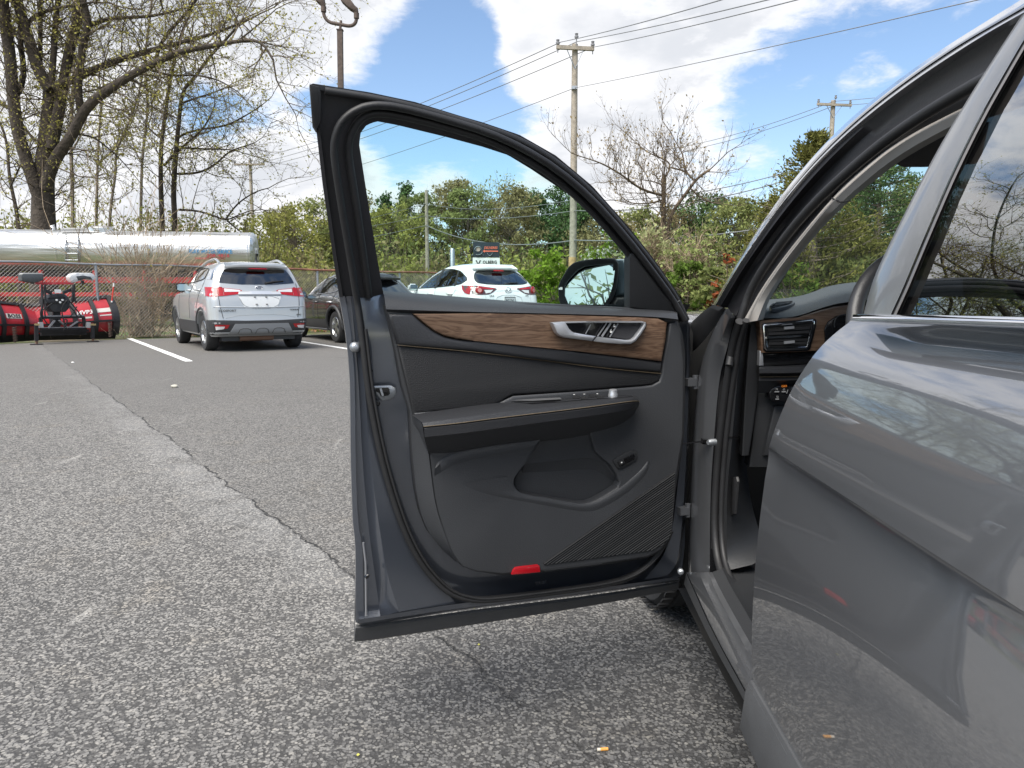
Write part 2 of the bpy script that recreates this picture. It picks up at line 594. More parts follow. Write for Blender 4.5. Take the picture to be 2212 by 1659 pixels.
l1a, l1b = gp(279, 731), gp(409, 781)
bay_line(l1a, l1b, .13, 'white painted bay line on the asphalt left of the white compact suv')
l2a = gp(650, 738)
bay_line(l2a, l2a - PDIR * 4.2, .13, 'white painted bay line on the asphalt between the white compact suv and the dark suv')

# strip of dead leaves and weeds at the foot of the fence
M_DRYLEAF = mat('dry_leaves', (0.24, 0.125, 0.06), 0.9, var=.5, varscale=30)
g = Geo()
for i in range(900):
    s_ = random.uniform(4.2, 11.0)
    q = FA + FDIR * s_ + Vector((FDIR.y, -FDIR.x, 0)) * random.gauss(.25, .32)
    q.z = random.uniform(0.01, .09)
    n_ = Vector((random.uniform(-1, 1), random.uniform(-1, 1), random.uniform(.3, 1))).normalized()
    u = n_.orthogonal().normalized() * random.uniform(.02, .05)
    w_ = n_.cross(u).normalized() * random.uniform(.015, .035)
    g.add([q - u, q + w_, q + u * 1.2, q - w_], [(0, 1, 2, 3)])
tag(obj('leaf_litter', g, M_DRYLEAF, fix=False), kind='stuff')

# lawn beyond the lot, seen through and beside the door
M_GRASS = mat('lawn_grass', (0.13, 0.21, 0.03), 0.9, var=.45, varscale=3.0)
g = Geo()
lawn = [Vector((1.0, 24.5, 0.004)), Vector((5.5, 20.6, 0.004)), Vector((10, 15, 0.004)), Vector((30, 15, 0.004)), Vector((30, 24, 0.004)), Vector((14, 25.5, 0.004)), Vector((4, 29, 0.004)), Vector((-1, 29, .004))]
g.add(lawn, [tuple(range(len(lawn)))])
tag(obj('lawn', g, M_GRASS), kind='structure')
g = Geo()
random.seed(5)
for i in range(16000):
    a, b = random.random(), random.random()
    q = Vector((random.uniform(-1, 16), random.uniform(15.2, 29), 0))
    # keep inside the lawn
    if q.y < 24.5 - (q.x - 1) * 1.0 + .1 or q.y > 29.5 - max(0, q.x - 4) * .36:
        continue
    h = random.uniform(.03, .11)
    dx = Vector((random.uniform(-.02, .02), random.uniform(-.02, .02), 0))
    t_ = Vector((random.uniform(-.05, .05), random.uniform(-.05, .05), h))
    g.add([q - dx, q + dx, q + t_], [(0, 1, 2)])
tag(obj('grass', g, M_GRASS, fix=False), kind='stuff')

# small things lying on the asphalt
p = gp(1302, 1622)
t0 = thing('cigarette_butt', 'orange cigarette butt lying on the dark asphalt below the door', 'cigarette', p, R(12))
q = Vector((math.cos(R(8)), math.sin(R(8)), 0))
g = Geo().tube([p + q * -.006 + Vector((0, 0, .0042)), p + q * .013 + Vector((0, 0, .0042))], .004, 12)
obj('filter', g, mat('cork_paper', (0.62, 0.30, 0.07), .8, var=.2, varscale=200), t0, 40)
g = Geo().tube([p + q * -.0135 + Vector((0, 0, .0042)), p + q * -.0062 + Vector((0, 0, .0042))], .0038, 12)
obj('stub', g, mat('burnt_paper', (0.55, 0.50, 0.42), .9, var=.4, varscale=300), t0, 40)
for (pxx, pyy, r_, lab, colr, nm) in [(378, 837, .035, 'pale round pebble alone on the open asphalt', (.42, .40, .34), 'pebble'),
                                      (157, 784, .02, 'small white pebble on the asphalt in front of the snow plow', (.7, .69, .66), 'pebble')]:
    p = gp(pxx, pyy)
    bm = bmesh.new()
    bmesh.ops.create_icosphere(bm, subdivisions=2, radius=r_)
    for v in bm.verts:
        v.co = Vector((v.co.x * 1.3, v.co.y, v.co.z * .6)) * (1 + .25 * noise.noise(v.co * 40)) + p + Vector((0, 0, r_ * .45))
    tag(obj(nm, bm, mat('pebble_' + str(int(colr[0] * 100)), colr, .9, var=.2, varscale=60), smooth=180), lab, 'pebble')
for k, (pxx, pyy, lab) in enumerate([(1034, 1395, 'yellow leaf scrap on the asphalt under the open door'), (773, 1634, 'tiny yellow leaf scrap on the asphalt at the bottom edge')]):
    p = gp(pxx, pyy)
    g = Geo().add([p + Vector((-.004, 0, .004)), p + Vector((0, .003, .007)), p + Vector((.005, .001, .005)), p + Vector((.001, -.003, .003))], [(0, 1, 2, 3)])
    tag(obj('leaf_scrap', g, mat('yellow_leaf', (.40, .38, .08), .8)), lab, 'leaf')

# ================================================================== GREY SUV (foreground)
CARA = R(1.4)
SUV = thing('grey_suv', 'dark grey suv in the foreground with its driver door wide open', 'suv', (1.35, 1.1, 0), -CARA)
SUVL = Matrix.Rotation(-CARA, 4, 'Z')          # car axes (x right, y forward, z up), origin below the camera


def C2W(x, y, z):
    return SUVL @ Vector((x, y, z))


# ---------------------------------------------------------------- driver door (opened about 70 degrees)
HINGE = C2W(.43, 1.985, 0)
DU = Vector((.951, .309, 0)).normalized()      # along the door, latch -> hinge
DN = Vector((DU.y, -DU.x, 0))                  # towards the cabin side of the door
ZS, LEAN = 1.083, 0.36                         # window frame leans in above the sill


def D(px, py, w=0.0):
    d = ray(px, py)
    o = CAMV - HINGE
    t = (w - o.dot(DN)) / d.dot(DN)
    p = CAMV + d * t
    if p.z > ZS:
        den = d.dot(DN) - LEAN * d.z
        t = (w + LEAN * (CAMV.z - ZS) - o.dot(DN)) / den
        p = CAMV + d * t
    return p


def DL(pts, w=0.0):
    if isinstance(w, (list, tuple)):
        return [D(x, y, ww) for (x, y), ww in zip(pts, w)]
    return [D(q[0], q[1], w if len(q) < 3 else q[2]) for q in pts]


def dplate(name, pts, w, thick, m, parent, bevel=.004, holes=(), sm=35, seg=2):
    bm = plate(DL(pts, w), -DN * thick, bevel, [DL(h, w) for h in holes], seg)
    return obj(name, bm, m, parent, sm)


def dloft(name, rows, m, parent, n=40, sm=40, it=1):
    """rows: (traced line, w) pairs"""
    g = Geo()
    rr = []
    for pts, w in rows:
        if isinstance(w, (list, tuple)):
            p3 = [Vector((*p, ww)) for p, ww in zip(pts, w)]
        else:
            p3 = [Vector((p[0], p[1], w)) for p in pts]
        p3 = smooth_line(p3, n, it)
        rr.append([D(q.x, q.y, q.z) for q in p3])
    g.loft(rr)
    return obj(name, g, m, parent, sm)


def inner(pts, dx):
    return [(x + dx, y) for x, y in pts]


# silhouette of the painted lower door
LEFT = [(733, 640), (744, 700), (752, 760), (757, 830), (758, 1000), (763, 1130), (767, 1165), (769, 1200), (769, 1345)]
BOT = [(781, 1351), (900, 1331), (1015, 1312), (1097, 1302), (1300, 1278), (1440, 1256), (1472, 1246)]
RIGHT = [(1480, 1180), (1485, 1000), (1490, 850), (1491, 760), (1488, 690)]
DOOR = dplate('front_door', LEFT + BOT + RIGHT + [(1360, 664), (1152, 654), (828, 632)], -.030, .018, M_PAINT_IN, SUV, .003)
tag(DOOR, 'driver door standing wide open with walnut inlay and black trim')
# outer skin of the door, bulged, seen in the side panels and from the side
g = Geo()
rows = []
for zz_, off in [(.335, -.085), (.42, -.12), (.55, -.128), (.70, -.125), (.83, -.155), (.86, -.14), (.95, -.135), (1.02, -.11), (1.075, -.05)]:
    L = .900 - max(0, .55 - zz_) * .18 - max(0, zz_ - .8) * .02
    rows.append([HINGE + DU * (-L * k / 12 + .015) + DN * (off + .02 * (2 * k / 12 - 1) ** 2) + Vector((0, 0, zz_)) for k in range(13)])
g.loft(rows)
obj('outer_skin', g, M_PAINT, DOOR, 40)
# edge folds of the inner panel: flange, step and bright lower corner
R0 = LEFT
R1 = [(745, 640), (755, 700), (762, 760), (767, 830), (768, 1000), (773, 1130), (781, 1168), (784, 1205), (786, 1338)]
R2 = [(757, 640), (764, 700), (769, 760), (775, 830), (783, 1000), (795, 1130), (800, 1172), (806, 1215), (822, 1332)]
R2b = [(763, 640), (771, 700), (778, 760), (788, 830), (800, 1000), (818, 1130), (826, 1180), (836, 1240), (862, 1322)]
R3 = [(768, 640), (781, 713), (788, 770), (796, 837), (824, 982), (866, 1110), (882, 1165), (905, 1215), (985, 1303)]
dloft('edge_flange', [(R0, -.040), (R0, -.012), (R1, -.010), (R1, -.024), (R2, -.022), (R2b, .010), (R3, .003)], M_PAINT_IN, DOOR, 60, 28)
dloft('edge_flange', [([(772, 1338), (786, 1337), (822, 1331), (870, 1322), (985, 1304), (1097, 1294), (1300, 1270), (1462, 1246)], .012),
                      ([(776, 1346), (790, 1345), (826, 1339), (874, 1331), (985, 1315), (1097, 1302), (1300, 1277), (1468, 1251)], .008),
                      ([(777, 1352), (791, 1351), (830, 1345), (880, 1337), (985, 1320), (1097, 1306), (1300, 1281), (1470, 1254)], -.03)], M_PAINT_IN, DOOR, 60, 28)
# highlight on the fold of the lower corner, put in as a thin pale tube
obj('corner_highlight', Geo().tube(DL([(785, 1172), (787, 1190), (790, 1215), (791, 1330)], .004), .0028, 8), mat('edge_highlight', (.34, .35, .37), .3, .6), DOOR, 60)
# painted sheet right of the seal (between seal and trim)
dloft('door_flange', [([(1392, 1252), (1432, 1205), (1452, 1150), (1464, 1050), (1474, 950), (1484, 800), (1484, 700)], .004),
                      ([(1440, 1244), (1462, 1222), (1472, 1150), (1479, 1050), (1484, 950), (1489, 800), (1488, 700)], .000),
                      ([(1450, 1248), (1470, 1226), (1478, 1150), (1484, 1050), (1488, 950), (1492, 800), (1491, 700)], -.028)], M_PAINT_IN, DOOR, 40, 30)
g = Geo()
skin_end = [HINGE + DU * (-(.900 - max(0, .55 - z) * .18 - max(0, z - .8) * .02) + .015) + DN * (-.085) + Vector((0, 0, z)) for z in (1.075, .95, .86, .7, .55, .42, .335)]
lf_ = [D(q.x, q.y, -.046) for q in smooth_line([(*p, 0) for p in LEFT], 40, 1)]
sk_ = resample(skin_end, 40)
g.loft([lf_, [a.lerp(b, .5) - DU * .004 for a, b in zip(lf_, sk_)], sk_])
obj('door_end_face', g, M_PAINT_IN, DOOR, 40)
# grey cladding along the bottom
dloft('door_cladding', [([(768, 1350), (776, 1352), (876, 1338), (985, 1322), (1097, 1308), (1300, 1283), (1466, 1256)], -.028),
                        ([(768, 1357), (779, 1358), (876, 1344), (985, 1329), (1097, 1316), (1300, 1289), (1466, 1260)], -.022),
                        ([(766, 1384), (781, 1384), (876, 1370), (985, 1353), (1097, 1337), (1300, 1304), (1466, 1272)], -.036),
                        ([(766, 1386), (781, 1386), (876, 1372), (985, 1355), (1097, 1338), (1300, 1305), (1466, 1273)], -.11)], M_CLAD, DOOR, 40, 30)
g = Geo()
g.loft([DL([(769, 1200), (767, 1345), (767, 1384)], -.04), DL([(768, 1200), (765, 1345), (765, 1384)], -.12)])
obj('cladding_end', g, M_CLAD, DOOR, 30)

# ---------------------------------------------------------------- window frame, seals, glass
OS = [(733, 642), (720, 560), (697, 400), (683, 280), (672, 200), (668, 179), (700, 184), (797, 199), (896, 220), (1000, 252), (1042, 264), (1122, 291),
      (1201, 336), (1280, 402), (1360, 492), (1413, 560), (1465, 634), (1490, 690)]
OS2 = [(741, 642), (728, 560), (705, 400), (691, 280), (681, 205), (680, 192), (702, 196), (797, 210), (896, 231), (1000, 262), (1040, 274), (1118, 300),
       (1196, 345), (1274, 410), (1353, 499), (1407, 567), (1459, 640), (1484, 692)]
T1 = [(770, 642), (757, 560), (735, 430), (721, 335), (722, 305), (731, 273), (753, 246), (797, 226), (857, 230), (956, 256), (1052, 285), (1128, 319),
      (1203, 365), (1277, 428), (1352, 512), (1402, 577), (1452, 645), (1478, 692)]
T2 = [(797, 642), (785, 550), (768, 430), (754, 345), (752, 318), (757, 290), (777, 256), (807, 243), (857, 248), (956, 272), (1048, 299), (1122, 335),
      (1195, 380), (1266, 443), (1338, 524), (1388, 588), (1440, 655), (1466, 695)]
GB = [(828, 634), (812, 540), (796, 442), (781, 345), (776, 312), (779, 287), (792, 270), (814, 262), (857, 270), (964, 296), (1042, 317), (1097, 335),
      (1148, 366), (1227, 419), (1307, 493), (1345, 537), (1372, 570), (1400, 610)]
FRAME = dloft('window_frame', [(OS, -.055), (OS, -.012), (OS2, -.010), (OS2, -.024), (T1, -.022), (T2, -.020), (GB, -.024), (GB, -.055)], M_GLOSSBLK, DOOR, 120, 35, 0)
FRAME.data.materials.clear()
FRAME.data.materials.append(mat('frame_black', (0.02, 0.02, 0.023), .42, bump=(200, .1)))
dloft('window_frame_back', [(OS, -.055), (GB, -.055)], M_GLOSSBLK, DOOR, 120, 35, 0)
# upper left corner cap
dplate('corner_cap', [(669, 181), (690, 187), (694, 200), (694, 262), (684, 283), (676, 270), (671, 205)], .004, .02, M_RUB, DOOR, .003)
obj('roof_seal', Geo().tube([D(q.x, q.y, -.004) for q in smooth_line([(*p, 0) for p in OS2[6:]], 70)], .0075, 10), M_RUB, DOOR, 60)
LOOP = T1[::-1] + [(781, 713), (795, 837), (808, 910), (823, 982), (837, 1035), (852, 1085), (873, 1145), (898, 1197), (925, 1237), (956, 1269), (976, 1282), (996, 1290), (1035, 1297),
                   (1097, 1291), (1200, 1278), (1300, 1264), (1355, 1250), (1395, 1225), (1424, 1190), (1444, 1150)]
LP = smooth_line([(*p, 0) for p in LOOP], 220, 1)
obj('door_seal', Geo().tube([D(q.x, q.y, .012) for q in LP], .0108, 12, flat=.75), M_RUB, DOOR, 80)
obj('door_seal', Geo().tube([D(q.x, q.y, .021) for q in smooth_line([(x + 9, y - 2, 0) for x, y in LOOP[len(T1):]], 120, 1)], .0036, 8), M_BLK, DOOR, 80)
LP2 = smooth_line([(*p, 0) for p in T2], 120, 1)
obj('glass_run_seal', Geo().tube([D(q.x, q.y, -.006) for q in LP2], .0085, 10), M_RUB, DOOR, 80)
# pane (greenish, thin) with the raised window
M_PANE = glass('door_pane', (.80, .945, .93), .55, 0.0)
g = Geo()
pane = DL([(820, 640), (800, 540), (785, 442), (772, 345), (766, 305), (790, 258), (857, 262), (964, 288), (1097, 327), (1148, 358), (1227, 411), (1307, 485), (1372, 562), (1420, 640), (1372, 676), (1152, 664)], -.036)
g.add(pane, [tuple(range(len(pane)))])
obj('door_glass', g, M_PANE, DOOR)
# black triangle in the front corner
dplate('corner_trim', [(1360, 664), (1360, 558), (1364, 547), (1371, 549), (1392, 578), (1424, 618), (1447, 650), (1462, 676)], .012, .03, M_TRIM_D, DOOR, .004)
obj('corner_trim_rib', Geo().tube(DL([(1407, 653), (1432, 654), (1462, 653), (1468, 650)], .0125), .0022, 6), M_TRIM_D, DOOR, 60)

# ---------------------------------------------------------------- door mirror
MF = [(1205, 615), (1227, 577), (1239, 567), (1256, 562), (1290, 558.5), (1318, 557), (1330, 559), (1336, 568), (1336, 590), (1331, 628), (1318, 655), (1296, 674), (1240, 674), (1212, 664), (1206, 645)]
MG = [(1219, 618), (1228, 604), (1249, 582), (1263, 575), (1291, 571.5), (1322, 569.5), (1324, 572), (1323, 590), (1319, 618), (1312, 641), (1298, 663), (1249, 663), (1227, 656), (1219, 639)]


def mp(px, py, w):
    return D(px, py, w)


MBACK = Vector((.17, .98, 0)).normalized()
g = Geo()
mf = round_poly([(*p, 0) for p in MF], 1)
cx, cy = sum(p.x for p in mf) / len(mf), sum(p.y for p in mf) / len(mf)
rows = []
for sc_, ww in ((.985, -.135), (1.0, -.14), (1.0, -.165), (.985, -.20), (.93, -.235), (.8, -.262), (.5, -.275), (.02, -.278)):
    rows.append([D(p.x, p.y, -.134) + MBACK * (-.134 - ww) + (D(cx, cy, -.134) - D(p.x, p.y, -.134)) * (1 - sc_) for p in mf])
g.loft(rows, closed=True)
obj('mirror_housing', g, M_PAINT, DOOR, 50)
bm = plate([D(p.x, p.y, -.128) for p in mf], MBACK * .02, .004, [[D(p[0], p[1], -.128) for p in MG]])
obj('mirror_bezel', bm, M_BLK, DOOR, 40)
bm = plate(DL([(1334, 560), (1350, 559), (1364, 565), (1364, 642), (1331, 640), (1336, 600)], -.15), -DN * .10, .012)
obj('mirror_housing_side', bm, mat('mirror_blue_grey', (.10, .135, .16), .3, .4, 1.0), DOOR, 40)
bm = plate(DL([(1322, 654), (1334, 641), (1372, 641), (1372, 690), (1300, 690)], -.135), -DN * .09, .010)
obj('mirror_foot', bm, M_BLK, DOOR, 40)
# mirror glass set at its own angle, looking past the car's flank
g = Geo()
mgp = [D(p[0], p[1], -.142) for p in MG]
mc = sum(mgp, Vector()) / len(mgp)
nm = (DN * 1.0 + Vector((-.40, 0, .12))).normalized()
mgp = [p - nm * (p - mc).dot(nm) for p in mgp]
mgp = [mc + (p - mc) * 1.06 + DN * .004 for p in mgp]
g.add(mgp, [tuple(range(len(mgp)))])
MIRN, MIRC = nm.copy(), mc.copy()
obj('mirror_glass', g, mat('mirror_silver', (.86, .93, .92), .0, 1.0), DOOR)
obj('mirror_symbol', Geo().box(D(1211, 623, -.127), (.010, .001, .007)), M_WHITE, DOOR)

# ---------------------------------------------------------------- inner trim
TRL = [(831, 660), (840, 690), (855, 760), (868, 830), (886, 889), (889, 940), (892, 990), (899, 1060), (909, 1110), (925, 1150), (955, 1188), (985, 1212), (1011, 1228), (1045, 1238), (1085, 1244)]
TRB = [(1175, 1236), (1300, 1221), (1400, 1207), (1425, 1196), (1441, 1182), (1451, 1165)]
TRR = [(1461, 1064), (1473, 980), (1479, 940), (1482, 850), (1482, 760), (1476, 720), (1465, 689)]
dplate('trim_panel', TRL + TRB + TRR + [(1360, 664), (1152, 654)], .018, .035, M_TRIM, DOOR, .006)
POCK = [(1169, 948), (1150, 978), (1130, 1008), (1113, 1034), (1111, 1048), (1122, 1063), (1150, 1070), (1200, 1079), (1252, 1087), (1270, 1087), (1284, 1082), (1310, 1068), (1334, 1053),
        (1338, 1042), (1332, 1026), (1318, 1005), (1300, 990), (1285, 975), (1275, 940), (1262, 926)]
LOWL = [(893, 892), (917, 935), (925, 965), (936, 1064), (944, 1102), (955, 1138), (964, 1168), (974, 1194), (986, 1212), (1000, 1226), (1030, 1236), (1085, 1241)]
LOW = LOWL + [(1174, 1233), (1300, 1218), (1400, 1204), (1430, 1188), (1447, 1165), (1457, 1064), (1470, 980), (1476, 940), (1478, 850), (1478, 780), (1472, 715), (1462, 694), (1447, 698), (1441, 740),
              (1432, 786), (1430, 808), (1425, 824), (1410, 832), (1390, 835), (1250, 846), (1110, 856), (1084, 868), (1060, 880)]
dplate('lower_panel', LOW, .052, .03, M_TRIM, DOOR, .010, [POCK], 40, 3)
# slanted light edge on the latch side of the lower panel
dloft('panel_edge', [([(890, 897), (889, 940), (892, 990), (899, 1060), (909, 1110), (925, 1150), (955, 1188), (985, 1214)], .020),
                     ([(905, 905), (910, 950), (915, 1000), (922, 1060), (931, 1105), (945, 1145), (966, 1185), (990, 1214)], .044),
                     ([(916, 925), (924, 965), (929, 1005), (936, 1064), (944, 1104), (956, 1140), (975, 1192), (996, 1222)], .0535)], M_TRIM, DOOR, 50, 60, 2)
# storage pocket: hollow with back, bin wall and a rounded front lip
dloft('storage_pocket', [(POCK + POCK[:1], .050), (POCK + POCK[:1], -.005)], M_BLK, DOOR, 90, 50, 0)  # walls and back coloured darker than the trim to deepen the hollow's shade
dplate('storage_pocket_back', [(x + (1215 - x) * -.06, y + (1000 - y) * -.06) for x, y in POCK], -.004, .006, M_BLK, DOOR, 0)
dloft('storage_bin', [([(1132, 1003), (1200, 996), (1268, 988), (1292, 993), (1316, 1015), (1336, 1041)], .030),
                      ([(1126, 1030), (1200, 1030), (1262, 1024), (1290, 1028), (1314, 1040), (1336, 1050)], .012),
                      ([(1122, 1062), (1200, 1078), (1252, 1086), (1284, 1081), (1312, 1066), (1336, 1052)], .004)], M_TRIM, DOOR, 40, 60, 2)
dloft('pocket_lining', [([(1172, 940), (1200, 936), (1262, 922), (1290, 940), (1325, 985), (1345, 1030)], .047),
                        ([(1152, 975), (1200, 968), (1265, 955), (1290, 966), (1318, 1000), (1340, 1038)], .036),
                        ([(1132, 1003), (1200, 996), (1268, 988), (1292, 993), (1316, 1015), (1336, 1041)], .032)], M_TRIM, DOOR, 40, 60, 2)
dloft('pocket_lip', [([(1105, 1026), (1109, 1048), (1121, 1065), (1160, 1073), (1200, 1080), (1252, 1089), (1285, 1084), (1337, 1054), (1385, 1012), (1398, 995)], .050),
                     ([(1092, 1030), (1098, 1052), (1116, 1070), (1160, 1078), (1200, 1085), (1253, 1094), (1287, 1089), (1341, 1059), (1389, 1016), (1400, 997)], .0550),
                     ([(1020, 1040), (1050, 1060), (1106, 1074), (1160, 1083), (1200, 1090), (1255, 1100), (1289, 1097), (1347, 1065), (1395, 1022), (1402, 998)], .0545),
                     ([(984, 1046), (1040, 1068), (1113, 1082), (1160, 1091), (1205, 1099), (1258, 1108), (1292, 1106), (1355, 1070), (1400, 1025), (1404, 997)], .051)], M_TRIM, DOOR, 60, 70, 2)
# horizontal swage at upper left of the lower panel
dloft('panel_swage', [([(944, 1000), (958, 985), (985, 973), (1069, 958), (1165, 946), (1172, 944)], .051),
                      ([(940, 1012), (962, 990), (990, 979), (1069, 965), (1160, 953), (1168, 950)], .058),
                      ([(938, 1030), (980, 1006), (1010, 996), (1069, 985), (1140, 975), (1150, 972)], .0515)], M_TRIM, DOOR, 40, 70, 2)
# sill cap under the window
dloft('sill_cap', [([(828, 628), (990, 641), (1152, 654), (1360, 664), (1455, 668), (1462, 672)], -.018),
                   ([(829, 634), (990, 648), (1152, 659), (1360, 668), (1450, 672), (1463, 676)], .022),
                   ([(831, 646), (990, 659), (1152, 666), (1360, 674), (1440, 677), (1463, 681)], .054),
                   ([(834, 668), (990, 673), (1180, 677), (1360, 682), (1425, 685), (1465, 690)], .063),
                   ([(836, 674), (990, 677), (1190, 680), (1360, 685), (1422, 688), (1465, 693)], .052)], M_TRIM, DOOR, 60, 50, 1)
# walnut inlay
WOODC = [(892, 678), (1060, 677), (1190, 680), (1360, 685), (1423, 687), (1443, 697), (1438, 730), (1431, 781), (1242, 758), (1140, 748), (1023, 736), (985, 731), (961, 726), (940, 716), (916, 698)]
mw = bpy.data.materials.new('walnut_veneer')
mw.use_nodes = True
t = NT(mw.node_tree)
pb = mw.node_tree.nodes['Principled BSDF']
c = t.n('TexCoord').outputs['Object']
mp_ = t.n('Mapping', i={0: c, 2: (0, R(2.5), R(-16.6)), 3: (2.0, 2.0, 22.0)}).outputs[0]
nz = t.n('TexNoise', i={'Vector': mp_, 'Scale': 2.2, 'Detail': 4.0, 'Roughness': 0.55, 'Distortion': 1.1}).outputs[0]
mp2 = t.n('Mapping', i={0: c, 2: (0, R(4), R(-16.6)), 3: (12.0, 60.0, 330.0)}).outputs[0]
nf = t.n('TexNoise', i={'Vector': mp2, 'Scale': 1.6, 'Detail': 6.0, 'Roughness': 0.7}).outputs[0]
ring = t.math('FRACT', t.math('MULTIPLY', nz, 6.5))
ring = t.math('ABSOLUTE', t.math('SUBTRACT', ring, 0.5))
vv = t.math('ADD', t.math('MULTIPLY', ring, 0.85), t.math('MULTIPLY', nf, 0.38))
mw.node_tree.links.new(t.ramp(vv, [(0.12, (.060, .033, .020)), (.34, (.125, .074, .046)), (0.52, (.160, .100, .064)), (0.75, (.20, .13, .086))]), pb.inputs['Base Color'])
pb.inputs['Roughness'].default_value = .42
MATS['walnut'] = mw
dplate('wood_inlay', WOODC, .064, .02, mw, DOOR, .007, (), 30, 2)
# vinyl band and stitching, textured insert
dplate('vinyl_band', [(842, 692), (838, 677), (890, 677), (914, 698), (938, 716), (960, 727), (985, 733), (1023, 738), (1140, 750), (1242, 760), (1431, 783), (1429, 805), (1304, 794), (1180, 778), (1020, 758), (858, 744)],
       .060, .02, M_VINYL, DOOR, .008, (), 50, 3)
obj('seam_thread', Geo().tube([D(q.x, q.y, .0555) for q in smooth_line([(859, 745.5, 0), (1020, 759.5, 0), (1180, 779, 0), (1304, 795.5, 0), (1428, 807, 0)], 60)], .0008, 6), M_STITCH, DOOR)
mp_t = bpy.data.materials.new('embossed_vinyl')
mp_t.use_nodes = True
t = NT(mp_t.node_tree)
pb = mp_t.node_tree.nodes['Principled BSDF']
c = t.n('TexCoord').outputs['Object']
vo = t.n('TexVoronoi', feature='DISTANCE_TO_EDGE', i={'Vector': c, 'Scale': 210.0, 'Randomness': .75}).outputs['Distance']
pb.inputs['Base Color'].default_value = (.022, .0225, .024, 1)
pb.inputs['Roughness'].default_value = .6
pb.inputs['Specular IOR Level'].default_value = .3
b = t.n('Bump', i={'Strength': .5, 'Distance': .0009, 'Height': t.sstep(vo, .02, .3)})
mp_t.node_tree.links.new(b.outputs[0], pb.inputs['Normal'])
dplate('textured_insert', [(860, 748), (1020, 762), (1180, 781), (1304, 797), (1428, 809), (1424, 822), (1410, 830), (1390, 833), (1250, 844), (1110, 853), (1095, 860), (1083, 867), (1060, 880), (893, 892), (884, 850)],
       .050, .02, mp_t, DOOR, .006, (), 40, 2)

# ---------------------------------------------------------------- armrest
A0 = [(889, 896), (980, 882), (1081, 869), (1213, 860), (1330, 854), (1366, 853), (1374, 857)]
A1 = [(908, 909), (985, 899), (1070, 886), (1256, 868), (1340, 860), (1372, 859), (1379, 862)]
A1b = [(912, 914), (987, 904), (1070, 892), (1256, 873), (1340, 864), (1374, 862), (1380, 865)]
A2 = [(915, 922), (987, 915), (1070, 904), (1256, 882), (1342, 870), (1374, 866), (1381, 868)]
A2b = [(916, 926), (987, 919), (1070, 908), (1256, 886), (1342, 874), (1374, 869), (1381, 871)]
A3 = [(917, 944), (990, 937), (1070, 926), (1256, 901), (1340, 889), (1366, 883), (1380, 876)]
A3b = [(918, 947), (990, 940), (1070, 929), (1256, 905), (1340, 892), (1366, 886), (1379, 878)]
A4 = [(924, 972), (995, 968), (1072, 952), (1200, 940), (1256, 932), (1339, 913), (1372, 889)]
dloft('armrest', [(A0, [.052] * 7), (A0, [.058] * 7), (A1, [.128, .135, .137, .136, .13, .11, .088]), (A1b, [.138, .146, .148, .147, .141, .118, .09]), (A2, [.142, .15, .152, .151, .144, .12, .091]),
                  (A2, [.138, .146, .148, .147, .14, .116, .088]), (A2b, [.142, .15, .153, .152, .145, .12, .091]), (A3, [.141, .149, .151, .150, .142, .118, .088])], M_VINYL, DOOR, 70, 32, 2)
dloft('armrest_base', [(A3, [.141, .149, .151, .150, .142, .118, .088]), (A3b, [.128, .136, .138, .137, .13, .108, .08]), (A4, [.075, .085, .085, .082, .078, .066, .054]),
                       ([(x + 1, y + 10) for x, y in A4], .045)], M_TRIM, DOOR, 70, 40, 2)
dloft('armrest_end', [([(889, 896), (893, 915), (905, 935), (918, 972)], .02), ([(908, 909), (913, 920), (916, 944), (924, 972)], [.128, .140, .140, .075])], M_TRIM, DOOR, 20, 40, 0)
obj('armrest_thread', Geo().tube([D(q.x, q.y, q.z) for q in smooth_line([(x, y - .5, w) for (x, y), w in zip(A2, [.1425, .1505, .1525, .1515, .1445, .1205, .092])], 80, 2)], .0009, 6), M_STITCH, DOOR)


# switch tray let into the top of the armrest
def AT(px, py, lift=.0):
    """point on the armrest's upper face"""
    a0 = smooth_line([(x, y, w) for (x, y), w in zip(A0, [.058] * 7)], 200, 2)
    a1 = smooth_line([(x, y, w) for (x, y), w in zip(A1, [.128, .135, .137, .136, .13, .11, .088])], 200, 2)
    i0 = min(range(200), key=lambda i: abs(a0[i].x - px))
    i1 = min(range(200), key=lambda i: abs(a1[i].x - px))
    p, q = a0[i0], a1[i1]
    f = max(0, min(1, (py - p.y) / max(1e-6, q.y - p.y)))
    P = D(px, py, p.z + (q.z - p.z) * f)
    return P + Vector((0, 0, lift))


g = Geo()
tray = [AT(x, y, .0015) for x, y in [(1102, 868), (1150, 864.5), (1212, 861.5), (1330, 855.5), (1364, 855), (1368, 857.5), (1340, 860), (1256, 865), (1214, 869), (1150, 873.5)]]
g.add(tray, [tuple(range(len(tray)))])
SWT = obj('switch_panel', g, M_GLOSSBLK, DOOR)
g = Geo()
tr = [AT(x, y, .003) for x, y in [(1102, 867.5), (1150, 864), (1210, 861), (1213, 865), (1150, 868.5)]]
g.add(tr, [tuple(range(len(tr)))])
obj('grab_tray', g, mat('tray_grey', (.10, .102, .106), .5), DOOR)
for x, y in ((1245, 860.5), (1262, 863), (1280, 858.5), (1296, 861)):
    obj('window_switch', Geo().box(AT(x, y, .004), (.016, .012, .006)), M_BLK, DOOR, 40)
for x, y in ((1240, 859.5), (1262, 858.6), (1290, 858)):
    obj('switch_mark', Geo().box(AT(x, y, .0085), (.004, .003, .001)), M_WHITE, DOOR)
P = AT(1324, 857)
obj('mirror_knob', Geo().tube([P, P + Vector((0, 0, .006)), P + Vector((0, 0, .010)), P + Vector((0, 0, .017)), P + Vector((0, 0, .019))], [.012, .012, .0105, .0105, .007], 20), M_CHROME, DOOR, 50)

